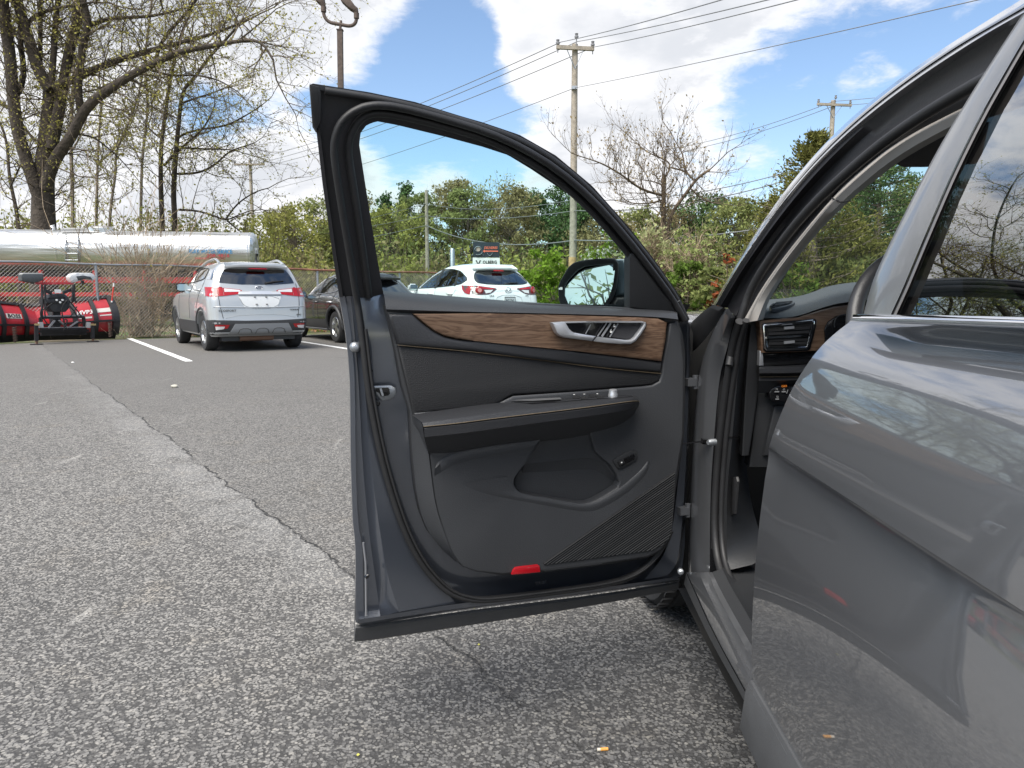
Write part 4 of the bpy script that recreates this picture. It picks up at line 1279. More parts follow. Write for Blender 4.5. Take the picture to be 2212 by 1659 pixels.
EDGE = [(1842, 686), (1835, 695), (1808, 715), (1780, 740), (1758, 765), (1740, 790), (1718, 825), (1700, 860), (1680, 907), (1665, 948), (1660, 966), (1664, 985), (1663, 1000), (1655, 1030), (1648, 1060), (1640, 1120),
        (1633, 1190), (1628, 1250), (1625, 1310), (1622, 1390), (1624, 1440), (1625, 1471)]
prof = []
for x, y in EDGE:
    z = .8
    for _ in range(12):
        P = CYP(x, y, yedge(z))
        z = P.z
    prof.append((w2c(P)[0], P.z))


def flank(k, y):
    """lateral position of profile point k at car position y"""
    x, z = prof[k]
    s_ = max(0.0, min(1.0, (1.25 - y) / .8))
    t_ = ZCR - z
    dip = (1 - math.exp(-t_ / .010)) * math.exp(-t_ / .09) * (.012 + .042 * s_) if t_ > 0 else 0
    bulge = math.exp(-((z - .62) / .16) ** 2) * -.010 * s_
    top_ = math.exp(-((z - .96) / .07) ** 2) * -.006 * s_ + (4.2 * (z - .985) ** 2 if z > .985 else 0) * min(1, s_ * 3)
    return x + dip + bulge + top_


def fine(k2):
    return k2


ZCR = prof[10][1]
a_ = smooth_line([(x, z, 0) for x, z in prof[:11]], 45, 1)
b_ = smooth_line([(x, z, 0) for x, z in [prof[10]] + [(.5 * p[0] + .5 * .3985, p[1]) for p in prof[11:14]] + prof[14:]], 60, 2)
b_ = [Vector((prof[10][0], ZCR - .0015 * k, 0)) for k in (1, 2, 3)] + [p for p in b_ if p.y < ZCR - .006]
prof = [(p.x, p.y) for p in a_ + b_]
YS = [1 - (i / 36) ** 1.0 for i in range(37)]
g = Geo()
rows = []
for k, (x, z) in enumerate(prof):
    ye = yedge(z)
    row = [C2W(x + .030, ye + .001, z), C2W(x + .006, ye + .0015, z), C2W(x + .001, ye, z)]
    for i in range(1, 37):
        y = ye + (.06 - ye) * i / 36
        row.append(C2W(flank(k, y), y, z))
    row.append(C2W(flank(k, .06) + .03, .058, z))
    rows.append(row)
g.loft(rows)
RDOOR = obj('rear_door', g, M_PAINT, SUV, 60)
tag(RDOOR, 'closed grey rear door mirroring trees and sky')
# rear quarter behind it, out to the tail
g = Geo()
rows = []
for k, (x, z) in enumerate(prof):
    row = []
    for i in range(13):
        y = .05 - i * .14
        row.append(C2W(flank(k, y) + max(0, -y - .9) ** 2 * .25, y, z))
    rows.append(row)
g.loft(rows)
obj('rear_quarter', g, M_PAINT, SUV, 60)
# lower cladding of the rear door
zc = prof[-1][1]
g = Geo()
rows = []
for dz, dx in ((.006, .012), (0.0, -.004), (-.02, -.012), (-.10, -.016), (-.122, -.008), (-.13, .05)):
    rows.append([C2W(prof[-1][0] + dx, yedge(zc) + (.0 if dz > -.05 else .012) - i * .13, zc + dz) for i in range(10)])
g.loft(rows)
g.loft([[C2W(prof[-1][0] + dx, yedge(zc), zc + dz) for dz, dx in ((.0, -.004), (-.10, -.016), (-.13, -.004))], [C2W(prof[-1][0] + .05, yedge(zc), zc + dz) for dz in (.0, -.10, -.13)]])
obj('rear_door_cladding', g, M_CLAD, RDOOR, 40)
# beltline chrome, window moulding, pillar cover, pane
CHT = [(1842, 680), (1880, 679.5), (1990, 681), (2212, 685.5), (2400, 691)]
CHB = [(1835, 694), (1880, 695), (1990, 699), (2212, 708.6), (2400, 719)]
strip('belt_chrome', [([(x, y - 1) for x, y in CHT], .0), (CHT, -.006), ([(a[0], (a[1] + b[1]) / 2) for a, b in zip(CHT, CHB)], -.010), (CHB, -.004), ([(x, y + 1.5) for x, y in CHB], .006)], M_CHROME_B, GH, 30, 60, 1, RDOOR)
APL = [(1865, 680), (1883, 611), (1905, 560), (1950, 468.5), (2000, 370), (2044, 290), (2115, 174), (2173, 85), (2215, 20)]
APR = [(1923, 682), (1950, 624), (1975, 563), (2026, 442), (2060, 365), (2115, 254), (2165, 166), (2212, 85), (2250, 25)]
mpil = mat('pillar_cover', (.14, .145, .152), .30, .1, .5)
strip('pillar_cover', [(APL, .03), (APL, .002), ([(a[0] * .5 + b[0] * .5, a[1] * .5 + b[1] * .5) for a, b in zip(APL, APR)], -.002), (APR, .0), ([(x + 2, y) for x, y in APR], .008)], mpil, GH, 40, 50, 1, RDOOR)
for i_, (o1, o2, dx, mm) in enumerate(((2, 6, .002, M_BLK), (6, 12, -.003, mat('moulding_tan', (.17, .155, .145), .35, .3)), (12, 19, .003, M_BLK))):
    strip('window_moulding', [([(x + o1, y + 1) for x, y in APR], dx + .006), ([(x + o1, y) for x, y in APR], dx), ([(x + o2, y) for x, y in APR], dx), ([(x + o2, y + 1) for x, y in APR], dx + .008)], mm, GH, 40, 30, 1, RDOOR)
# pane of the rear door: dark privacy glass
mpg = glass('privacy_glass', (.10, .11, .115), 3.2, 0.0, 1.5)
g = Geo()
pa = [GH(x + 16, y, .006) for x, y in APR]
base_r = C2W(.475 + .004, .12, ZB)
top_r = C2W(.475 + .004 + ghx(.46), .12, ZB + .46)
g.loft([[p.lerp(q, f) for p, q in zip(pa, [C2W(.479 + ghx(.46 * i / (len(pa) - 1)), .12, ZB + .46 * i / (len(pa) - 1)) for i in range(len(pa))])] for f in (0, .25, .5, .75, 1)])
obj('rear_door_glass', g, mpg, RDOOR, 60)
# dark inner door card behind the privacy glass so the cabin stays black
# door handle low on the flank and the door's rear frame
P = C2W(flank(20, .26) - .012, .26, .93)
obj('door_handle', Geo().tube([P + CY * .09 + CX * .02, P + CY * .07, P - CY * .07, P - CY * .09 + CX * .02], .012, 10), M_PAINT, RDOOR, 60)
bm = plate([C2W(.475 + ghx(z - ZB) - .002, y, z) for y, z in ((.13, ZB), (.05, ZB), (-.05, ZB + .47), (.10, ZB + .47))], CX * .02, .003)
obj('rear_pillar', bm, mpil, SUV, 40)
bm = plate([C2W(.475 + ghx(z - ZB) + .0, y, z) for y, z in ((.04, ZB), (-1.4, ZB + .03), (-1.15, ZB + .40), (-.05, ZB + .47))], CX * .01, .003)
obj('quarter_glass', bm, mpg, SUV, 40)


# ---------------------------------------------------------------- wheels
def wheel(parent, c, axis_rot, r=.36, w=.25, name='wheel', groove=True, rim=True, spokes=5):
    M = Matrix.Translation(c) @ axis_rot.to_4x4()
    pr = [(r * .62, -w / 2 + .02), (r * .80, -w / 2), (r * .93, -w / 2 + .004), (r * .985, -w / 2 + .03)]
    if groove:
        for k in range(4):
            a = -w / 2 + .045 + k * (w - .09) / 3
            pr += [(r, a - .010), (r - .011, a - .006), (r - .011, a + .006), (r, a + .010)]
    else:
        pr += [(r, -w / 2 + .05), (r, w / 2 - .05)]
    pr += [(r * .985, w / 2 - .03), (r * .93, w / 2 - .004), (r * .80, w / 2), (r * .62, w / 2 - .02)]
    ty = obj(name, Geo().lathe(pr, M, 40), M_TYRE, parent, 30)
    if groove:
        g = Geo()
        for k in range(46):
            a = 2 * math.pi * k / 46
            for side in (-1, 1):
                g.box(M @ Vector((side * (w / 2 - .020), (r - .002) * math.cos(a), (r - .002) * math.sin(a))), (.036, .030, .006), (M.to_3x3() @ Matrix.Rotation(a - math.pi / 2, 3, 'X')))
        tag(obj('tread_blocks', g, M_TYRE, ty, 30), kind='stuff')
    if rim:
        g = Geo()
        rr = r * .63
        g.lathe([(rr, -w / 2 + .018), (rr * .97, -w / 2 + .012), (rr * .9, -w / 2 + .03), (rr * .86, w / 2 - .06)], M, 32)
        g.lathe([(rr * .24, -w / 2 + .05), (rr * .22, -w / 2 + .028), (.001, -w / 2 + .024)], M, 20)
        for k in range(spokes):
            for sp in (-.13, .13):
                a = 2 * math.pi * k / spokes
                p0 = Vector((-w / 2 + .038, rr * .16 * math.cos(a + sp * 2), rr * .16 * math.sin(a + sp * 2)))
                p1 = Vector((-w / 2 + .022, rr * .95 * math.cos(a + sp), rr * .95 * math.sin(a + sp)))
                g.bar(M @ p0, M @ p1, .034 * r / .36, .022, M.to_3x3() @ Vector((1, 0, 0)))
        obj('rim', g, mat('alloy_rim', (.55, .56, .57), .28, .9), ty, 40)
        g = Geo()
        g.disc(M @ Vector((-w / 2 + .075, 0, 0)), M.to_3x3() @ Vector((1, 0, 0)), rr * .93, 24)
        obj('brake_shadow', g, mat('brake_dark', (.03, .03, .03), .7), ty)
    return ty


wheel(SUV, C2W(.535, 2.60, .355), SUVL.to_3x3() @ Matrix.Rotation(R(7), 3, 'Z'), .355, .26)
wheel(SUV, C2W(.53, -.35, .355), SUVL.to_3x3(), .355, .26)
wheel(SUV, C2W(2.05, 2.60, .355), SUVL.to_3x3() @ Matrix.Rotation(math.pi, 3, 'Z'), .355, .26)
wheel(SUV, C2W(2.05, -.35, .355), SUVL.to_3x3() @ Matrix.Rotation(math.pi, 3, 'Z'), .355, .26)
# front wing, bonnet and nose
g = Geo()
rows = []
for y, dz, dx in ((2.13, 0, 0), (2.3, 0, 0), (2.7, -.005, -.004), (3.1, -.02, -.002), (3.4, -.05, .02), (3.6, -.09, .06), (3.74, -.16, .14), (3.80, -.27, .22)):
    prf = [(.43, .70), (.405, .78), (.405, .86), (.42, .955), (.455, 1.012), (.52, 1.040), (.66, 1.052), (.95, 1.066), (1.27, 1.07)]
    rows.append([C2W(x + dx, y, z + dz) for x, z in prf] + [C2W(2.54 - x - dx, y, z + dz) for x, z in prf[-2::-1]])
g.loft(rows)
obj('bonnet', g, M_PAINT, SUV, 40)
g = Geo()
g.loft([[C2W(x, y, z) for x, y in ((.62, 3.80), (.66, 3.86), (1.88, 3.86), (1.92, 3.80))] for z in (.80, .5, .25)])
obj('front_bumper', g, M_CLAD, SUV, 40)
g = Geo()
for y in (2.18,):
    g.add([C2W(.44, y, .30), C2W(.44, y, 1.02), C2W(1.2, y, 1.02), C2W(1.2, y, .30)], [(0, 1, 2, 3)])
g.add([C2W(.46, 2.2, .2), C2W(2.1, 2.2, .2), C2W(2.1, -1.6, .22), C2W(.46, -1.6, .22)], [(0, 1, 2, 3)])
g.add([C2W(.80, 2.2, .2), C2W(.80, 3.6, .2), C2W(.80, 3.6, 1.0), C2W(.80, 2.2, 1.0)], [(0, 1, 2, 3)])
obj('underbody', g, mat('gap_black', (.008, .008, .008), .8), SUV)

# ================================================================== POLES, WIRES, SIGN
M_POLE = mat('weathered_wood', (.33, .29, .235), .9, bump=(30, .6, .01), var=.3, varscale=7)
M_RUST = mat('rusty_steel', (.085, .062, .05), .8, bump=(40, .4), var=.4, varscale=9)
M_WIRE = mat('wire_grey', (.16, .165, .17), .6)
M_INS = mat('insulator_grey', (.22, .22, .23), .4)


def wood_pole(px, ytop, Y, r0, r1, label, arm=None, group=None, lean=0.0):
    t_ = at(px, ytop, Y)
    base = Vector((t_.x + lean, Y, 0))
    o = thing('utility_pole', label, 'utility pole', base, 0, group)
    obj('pole', Geo().tube([base, base.lerp(t_, .5), t_], [r0, (r0 + r1) / 2, r1], 14), M_POLE, o, 60)
    if arm:
        za, half, ang = arm
        d = Vector((math.cos(ang), math.sin(ang), 0))
        c = Vector((t_.x, Y, za)) - Vector((0, r1 + .06, 0))
        obj('crossarm', Geo().bar(c - d * half, c + d * half, .12, .14), M_POLE, o)
        for s_ in (-1, 1):
            obj('brace', Geo().bar(c + d * (s_ * half * .45) - Vector((0, 0, .05)), Vector((t_.x, Y - r1, za - .75)), .035, .02), M_STEEL, o)
        for s_, zz in ((-.93, .08), (.06, .34), (.93, .08)):
            p = c + d * (s_ * half) + Vector((0, 0, zz))
            obj('insulator', Geo().tube([p - Vector((0, 0, .28)), p, p + Vector((0, 0, .03)), p + Vector((0, 0, .10)), p + Vector((0, 0, .12)), p + Vector((0, 0, .19)), p + Vector((0, 0, .21))],
                                        [.02, .02, .075, .08, .045, .07, .03], 10), M_INS, o, 40)
    return o, t_


MAINP, tM = wood_pole(1242, 96, 30, .155, .115, 'tall weathered wooden utility pole with crossarm, beyond the open door', (at(1244, 107, 30).z, .74, R(8)))
obj('clamp', Geo().box(at(1241, 190, 29.85), (.2, .2, .12)), M_STEEL, MAINP)
obj('bare_patch', Geo().tube([Vector((tM.x - .02, 29.985, .3)), Vector((tM.x - .02, 29.985, 2.6))], [.158, .152], 14), mat('bare_wood', (.45, .30, .15), .9, var=.3, varscale=6), MAINP, 60)
P2, t2 = wood_pole(1800, 217, 46, .17, .13, 'pale wooden utility pole with crossarm standing right, above the dark cedar', (at(1805, 228, 46).z, 1.10, R(8)))
P3, t3 = wood_pole(540, 346, 62, .16, .12, 'far utility pole with crossarm behind the bare branches left of the door', (at(544, 356, 62).z, 1.25, 0))
P4, t4 = wood_pole(921, 411, 45, .13, .095, 'slim pale pole without crossarm seen through the door window')

# square rusty lamp post with a yoke of bent pipe
base = at(741, 640, 25)
base.z = 0
LPOST = thing('lamp_post', 'rusty square steel post topped by a bent pipe yoke for two lamps', 'lamp post', base)
pt = at(734.5, 65, 25)
obj('post', Geo().bar(base, pt, .165, .165, (0, 1, 0)), M_RUST, LPOST)
obj('cap', Geo().box(pt, (.20, .20, .03)), M_RUST, LPOST)
obj('spigot', Geo().tube([pt, at(736.5, 47, 25), at(736.5, 44, 25)], [.045, .045, .03], 12), M_RUST, LPOST, 60)
yk = [at(x, y, 25) for x, y in [(699, 26), (700, 34), (705, 43), (714, 49), (724, 51), (736, 53), (750, 56), (758, 56), (765, 53), (769, 47), (770, 40)]]
obj('yoke', Geo().tube(smooth_line(yk, 40), .055, 10), M_RUST, LPOST, 80)
for (a, b, c_) in (((699, 26), (699, 14), (690, 0)), ((770, 40), (770, 28), (761, 14))):
    obj('lamp_socket', Geo().tube([at(*a, 25), at(*b, 25)], .085, 10), M_RUST, LPOST, 40)
    obj('knuckle', Geo().tube([at(*b, 25), at((b[0] + c_[0]) / 2 + 2, (b[1] + c_[1]) / 2, 25), at(*c_, 25)], [.07, .10, .08], 8), M_RUST, LPOST, 40)
bm = plate([at(x, y, 24.9) for x, y in ((735, -1), (748, -14), (764, 8), (769, 20), (764, 22), (752, 15))], Vector((0, .35, 0)), .03)
obj('lamp_head', bm, M_RUST, LPOST, 40)
bm = plate([at(x, y, 24.9) for x, y in ((684, -14), (696, -10), (698, 6), (690, 6), (680, -2))], Vector((0, .35, 0)), .03)
obj('lamp_head', bm, M_RUST, LPOST, 40)


def wire(pts, r, label, n=40, sag=0.0, group='overhead wires'):
    pts = [Vector(p) for p in pts]
    q = []
    for i in range(n):
        f = i / (n - 1)
        p = pts[0].lerp(pts[1], f)
        p.z -= sag * 4 * f * (1 - f)
        q.append(p)
    return tag(obj('overhead_wire', Geo().tube(q, r, 5), M_WIRE, None, 180), label, 'wire', group)


za = at(1244, 107, 30)
# up to the right the lines climb over the camera, down to the left they run off behind the bare trees
for k, (xp, yp, xr, yr, xl, yl) in enumerate(((1211, 91, 1585, -8, 560, 340), (1246, 90, 1690, -8, 560, 352), (1281, 102, 1760, -10, 560, 362))):
    a = at(xp, yp, 29.85)
    nm_ = ('upper', 'middle', 'lower')[k]
    wire([a, at(xr, yr, 15.5)], .013, nm_ + ' of the three wires climbing right from the crossarm of the tall wooden pole', sag=.05)
    wire([a, at(xl, yl, 60)], .016, nm_ + ' of the three wires falling left from the crossarm of the tall wooden pole', sag=.45)
wire([at(1241, 190, 29.8), at(2190, -18, 13)], .010, 'thin wire rising right from the middle of the tall wooden pole', sag=.05)
wire([at(1241, 190, 29.8), at(600, 405, 58)], .013, 'thin wire running down left from the middle of the tall wooden pole', sag=.3)
for yp, yr, nm_ in ((219, 176, 'upper'), (229, 192, 'lower')):
    wire([at(1800, yp, 45.8), at(2300, yr - 25, 44)], .016, nm_ + ' thin wire running right from the crossarm of the right hand pole', sag=.2)
    wire([at(1800, yp, 45.8), at(1400, yp + 110, 60)], .018, nm_ + ' thin wire falling left from the crossarm of the right hand pole', sag=.4)
# lower bundle in front of the trees
for (x0, y0, x1, y1, Y0, Y1, s_, r_, nm_) in ((921, 440, 1243, 431, 44.8, 29.8, .35, .014, 'highest'), (921, 466, 1243, 455, 44.8, 29.8, .25, .016, 'middle'), (921, 487, 1243, 519, 44.8, 29.8, .55, .028, 'lowest, thickest')):
    wire([at(x0, y0, Y0), at(x1, y1, Y1)], r_, nm_ + ' slack wire strung between the slim pole and the tall wooden pole', sag=s_)
for (y0, y1, s_, r_, nm_) in ((440, 500, .2, .014, 'highest'), (466, 500, .2, .014, 'middle'), (487, 530, .2, .02, 'lowest')):
    wire([at(921, y0, 44.8), at(560, y1 + 20, 72)], r_, nm_ + ' slack wire running left from the slim pole in the door window', sag=s_)
for (x0, y0, x1, y1, s_, r_, nm_) in ((1243, 431, 1830, 330, .5, .016, 'highest'), (1243, 455, 1830, 345, .5, .018, 'middle'), (1243, 519, 1860, 452, .35, .026, 'lowest')):
    wire([at(x0, y0, 29.8), at(x1, y1, 25.5)], r_, nm_ + ' slack wire running right from the tall wooden pole behind the bare tree', sag=s_)

# sign by the lawn: dark direction board above a white name board, on two posts
c = at(1051, 548, 27)
SG = thing('sign_board', 'roadside sign with dark delivery board above a white name board, behind the white car', 'sign', (c.x, 27, 0))
u = lambda x, y: at(x, y, 27)
for x in (1027, 1075):
    p = u(x, 560)
    obj('post', Geo().bar(Vector((p.x, 27.08, 0)), Vector((p.x, 27.08, u(0, 523).z)), .07), M_STEEL, SG)
obj('delivery_board', Geo().prism([u(1022, 522.6), u(1079, 523.5), u(1079, 556), u(1022, 555.5)], (0, .04, 0)), mat('sign_navy', (.018, .028, .038), .35, var=.3, varscale=2), SG)
obj('name_board', Geo().prism([u(1021, 556.5), u(1079.5, 557), u(1080, 590), u(1021, 590)], (0, .04, 0)), mat('sign_white', (.74, .75, .74), .5), SG)
M_SIGNRED = mat('sign_orange', (.72, .16, .09), .6)
M_SIGNGREY = mat('sign_grey', (.42, .48, .52), .6)
X3, Z3 = Vector((1, 0, 0)), Vector((0, 0, 1))
text_mesh('DELIVERIES', .125, at(1060, 535.5, 26.985), X3, Z3, M_SIGNRED, SG, 'lettering', True, .002, sx_=.78, shear=.2)
obj('arrow', Geo().prism([at(x, y, 26.985) for x, y in ((1043, 542.4), (1047, 539), (1047, 541.2), (1076, 541.4), (1076, 543.8), (1047, 543.6), (1047, 546))], (0, .01, 0)), M_SIGNRED, SG)
sq = smooth_line([at(x, y, 26.98) for x, y in ((1031, 543), (1025, 540), (1027, 534), (1034, 532), (1040, 535), (1041, 544), (1044, 552))], 30)
obj('brush_mark', Geo().tube(sq, [.045 + .02 * math.sin(i * .2) for i in range(30)], 6, flat=.15), M_SIGNGREY, SG)
sq = smooth_line([at(x, y, 26.98) for x, y in ((1028, 550), (1034, 551), (1040, 548.5), (1042, 544))], 20)
obj('brush_mark', Geo().tube(sq, .05, 6, flat=.15), M_SIGNGREY, SG)
sq = smooth_line([at(x, y, 26.98) for x, y in ((1052, 546), (1055, 551), (1058, 553), (1062, 550), (1064, 546))], 20)
obj('brush_mark', Geo().tube(sq, .035, 6, flat=.15), M_SIGNGREY, SG)
obj('round_picture', Geo().disc(at(1033, 538, 26.97), (0, -1, 0), .085, 14), mat('picture_tan', (.45, .36, .30), .7, var=.6, varscale=20), SG)
text_mesh('V', .26, at(1033, 568.5, 26.985), X3, Z3, mat('sign_black', (.01, .012, .012), .5), SG, 'lettering', True, .002, sx_=1.1)
text_mesh('OLBERG', .15, at(1058, 566.4, 26.985), X3, Z3, MATS['sign_black'], SG, 'lettering', True, .002, sx_=.92)

# short capped pipe post at the corner of the fence
p = at(977, 536, 26)
o = thing('gate_post', 'short grey pipe post with rounded cap between the trees and the white car', 'post', (p.x, 26, 0))
obj('pipe', Geo().tube([Vector((p.x, 26, 0)), p - Vector((0, 0, .06)), p - Vector((0, 0, .02)), p], [.085, .085, .065, .02], 14), M_STEEL, o, 60)

# ================================================================== CHAIN LINK FENCE
FH = 1.86


def fpt(s_, z):
    return FA + FDIR * s_ + Vector((0, 0, z))


FLEN = (FB - FA).length
FE = thing('chain_link_fence', 'chain link fence with pipe rail behind the parked cars and the snow plow', 'fence', FA, math.atan2(FDIR.y, FDIR.x))
M_RAIL = mat('galvanised_dull', (.30, .315, .33), .5, .7, var=.15, varscale=5)
M_RAILR = mat('rusty_rail', (.25, .115, .075), .8, .2, var=.4, varscale=6)
def s_at(px):
    d_ = ray(px, 600)
    return -(FA.x * d_.y - FA.y * d_.x) / (FDIR.x * d_.y - FDIR.y * d_.x)


SR = s_at(592)
obj('top_rail', Geo().tube([fpt(-14 + i * .6, FH + .012 * math.sin(i * 1.3)) for i in range(int((SR + 14) / .6))], .026, 8), M_RAIL, FE, 80)
obj('top_rail', Geo().tube([fpt(SR - .2 + i * .5, FH + .012 * math.sin(i * 1.3)) for i in range(int((FLEN + 3.4 - SR) / .5))], .030, 8), M_RAILR, FE, 80)
d_ = ray(207, 600)
d2_, f2_ = Vector((d_.x, d_.y)), Vector((FDIR.x, FDIR.y))
den_ = d2_.x * f2_.y - d2_.y * f2_.x
s_ = -(FA.x * d2_.y - FA.y * d2_.x) / (f2_.x * d2_.y - f2_.y * d2_.x) - 3.05 * 6
while s_ < FLEN + 3:
    obj('fence_post', Geo().tube([fpt(s_, 0) + Vector((0, .03, 0)), fpt(s_, FH - .03) + Vector((0, .03, 0)), fpt(s_, FH + .03) + Vector((0, .03, 0))], [.034, .034, .02], 10), M_RAIL, FE, 60)
    s_ += 3.05
g = Geo()
M_MESH = mat('fence_wire', (.30, .285, .26), .6, .3)
L0, L1, hh = -14, FLEN + 3, FH - .04
pit = .085
k = int((L0 - hh) / pit)
while k * pit < L1:
    for sg in (1, -1):
        x0 = k * pit + (0 if sg > 0 else hh)
        a, b = Vector((x0, 0.03)), Vector((x0 + sg * hh, hh))
        if a.x < L1 and b.x > L0 and b.x < L1 + hh:
            A, B = fpt(a.x, a.y), fpt(b.x, b.y)
            t_ = Vector((0, -.0028 * sg, 0))
            wv = Vector((.0032, 0, .0032 * -sg))
            g.add([A + t_ - wv, A + t_ + wv, B + t_ + wv, B + t_ - wv], [(0, 1, 2, 3)])
    k += 1
tag(obj('wire_mesh', g, M_MESH, FE, fix=False), kind='stuff')

# ================================================================== TANK TRAILER behind the fence
TA, TB = at(548, 530, 27.6), at(-160, 530, 25.7)
td = (TB - TA)
td.z = 0
td.normalize()
tn = Vector((td.y, -td.x, 0))
if tn.y > 0:
    tn = -tn
TK = thing('tank_trailer', 'long polished silver tank trailer on a red frame behind the fence', 'tank trailer', Vector((TA.x, TA.y, 0)), math.atan2(td.y, td.x))
mt = bpy.data.materials.new('polished_tank')
mt.use_nodes = True
t = NT(mt.node_tree)
pb = mt.node_tree.nodes['Principled BSDF']
c = t.n('TexCoord').outputs['Object']
pb.inputs['Metallic'].default_value = .85
nz = t.n('TexNoise', i={'Vector': t.n('Mapping', i={0: c, 3: (.5, 6, 6)}).outputs[0], 'Scale': 1.5, 'Detail': 6.0}).outputs[0]
mt.node_tree.links.new(t.ramp(nz, [(.3, (.60, .61, .61)), (.7, (.78, .78, .77))]), pb.inputs['Base Color'])
mt.node_tree.links.new(t.sstep(nz, .3, .7, .26, .44), pb.inputs['Roughness'])
n2_ = t.n('TexNoise', i={'Vector': t.n('Mapping', i={0: c, 3: (.25, 3, 3)}).outputs[0], 'Scale': 1.4, 'Detail': 3.0}).outputs[0]
mt.node_tree.links.new(t.n('Bump', i={'Strength': .5, 'Distance': .06, 'Height': n2_}).outputs[0], pb.inputs['Normal'])
ztop, zbot = at(548, 503, 27.6).z, 1.92
zc, hz, hw_ = (ztop + zbot) / 2, (ztop - zbot) / 2, .98


def ring(s_, sc=1.0, n=40):
    c_ = Vector((TA.x, TA.y, zc)) + td * s_
    out = []
    for k in range(n):
        a = 2 * math.pi * k / n
        ca, sa = math.cos(a), math.sin(a)
        ca = math.copysign(abs(ca) ** .86, ca)
        sa = math.copysign(abs(sa) ** .86, sa)
        out.append(c_ + tn * (hw_ * sc * ca) + Vector((0, 0, hz * sc * sa)))
    return out


TL = 12.5
g = Geo()
g.loft([ring(-.12, .2), ring(-.10, .6), ring(-.05, .88), ring(.0, 1.0)] + [ring(x) for x in (.04, 1, 2.5, 4, 5.5, 7, 8.5, 10, 11.5, TL)] + [ring(TL + .06, .9), ring(TL + .12, .5)], closed=True)
tank = obj('tank', g, mt, TK, 40)
for s_ in (.05, 3.3, 6.3, 9.3):
    obj('band', Geo().loft([ring(s_, 1.004), ring(s_ + .01, 1.010), ring(s_ + .06, 1.010), ring(s_ + .07, 1.004)], closed=True), mt, tank, 40)


def tp(px, py, out=.0):
    """point on the visible flank of the tank"""
    P = at(px, py, 27)
    for _ in range(12):
        z = max(-1, min(1, (P.z - zc) / hz))
        sa = math.copysign(abs(z) ** (1 / .86), z)
        lat = hw_ * (max(0, 1 - sa * sa) ** .5) ** .86 + out
        d = ray(px, py)
        base_ = Vector((TA.x, TA.y, 0)) + tn * lat
        tt = (base_ - CAMV).dot(tn) / d.dot(tn)
        P = CAMV + d * tt
    return P


mblu = mat('tank_blue', (.05, .28, .55), .6)
mred = mat('tank_red', (.28, .02, .025), .6)
text_mesh('BULK WATER SERVICE', .20, tp(455, 543.5, .03), -td, (tn * .18 + Vector((0, 0, 1))), mblu, TK, 'lettering', True, .004, sx_=.72)
text_mesh('208-4816', .17, tp(471, 552.5, .03), -td, (tn * -.25 + Vector((0, 0, 1))), mred, TK, 'lettering', True, .004, sx_=1.2)
text_mesh('MANITOWOC', .11, tp(454, 558.5, .03), -td, (tn * -.45 + Vector((0, 0, 1))), mred, TK, 'lettering', True, .004, sx_=1.45)
# hatch with rail and ladder
p0 = tp(212, 500)
c_ = Vector((TA.x, TA.y, ztop)) + td * ((Vector((p0.x, p0.y, 0)) - Vector((TA.x, TA.y, 0))).dot(td)) + tn * .2
obj('hatch', Geo().tube([c_ - Vector((0, 0, .1)), c_ + Vector((0, 0, .05)), c_ + Vector((0, 0, .12)), c_ + Vector((0, 0, .14))], [.42, .42, .34, .05], 20), mt, TK, 40)
bm = plate([tp(x, y, .08) for x, y in ((132, 492), (210, 492), (210, 501), (132, 502))], -tn * .1, .01)
obj('walkway', bm, mt, TK, 40)
for x in (142, 169):
    obj('ladder_rail', Geo().tube(smooth_line([tp(x + 1, 495, .12), tp(x, 512, .12), tp(x - .5, 540, .12), tp(x, 562, .12), tp(x, 578, .16)], 20), .03, 6), M_STEEL, TK, 80)
for y in (510, 518, 533, 548, 562):
    obj('rung', Geo().tube([tp(142, y, .12), tp(169, y, .12)], .022, 6), M_STEEL, TK, 60)
obj('vent_pipe', Geo().tube([tp(116, 500, 0), tp(116, 492, 0), tp(113, 487, 0)], [.05, .05, .08], 8), mt, TK, 40)
M_FRED = mat('frame_red', (.42, .028, .028), .5, var=.3, varscale=3)
cs = Vector((TA.x, TA.y, 0))


def tpos(s_, lat, z):
    return cs + td * s_ + tn * lat + Vector((0, 0, z))


for z, lat, w_ in ((1.62, .75, .20), (1.62, -.75, .2), (1.12, .95, .14)):
    obj('frame_rail', Geo().bar(tpos(-.1, lat, z), tpos(TL, lat, z), .1, w_), M_FRED, TK)
for i, s_ in enumerate((.3, 1.9, 3.6, 5.2, 6.9, 8.6, 9.6, 10.7, 12.0)):
    obj('frame_upright', Geo().bar(tpos(s_, .80, .75), tpos(s_, .80, 1.95), .12, .1), M_FRED, TK)
obj('tool_box', Geo().box(tpos(8.9, .82, .85), (1.5, .5, .55), Matrix.Rotation(math.atan2(td.y, td.x), 3, 'Z')), M_FRED, TK)
obj('tool_box', Geo().box(tpos(1.3, .82, 1.05), (1.6, .5, .6), Matrix.Rotation(math.atan2(td.y, td.x), 3, 'Z')), M_FRED, TK)
Mx = Matrix((( tn.x, td.x, 0), (tn.y, td.y, 0), (0, 0, 1))).inverted().transposed() if False else Matrix(((-tn.x, td.x, 0), (-tn.y, td.y, 0), (0, 0, 1)))
obj('undertray', Geo().box(tpos(6, -.2, 1.75), (12, 1.2, .3), Matrix.Rotation(math.atan2(td.y, td.x), 3, 'Z')), mat('under_dark', (.045, .035, .032), .9), TK)
for s_ in (9.9, 11.15):
    ty = wheel(TK, tpos(s_, .86, .52), Mx, .52, .34, 'wheel', True, True, 5)
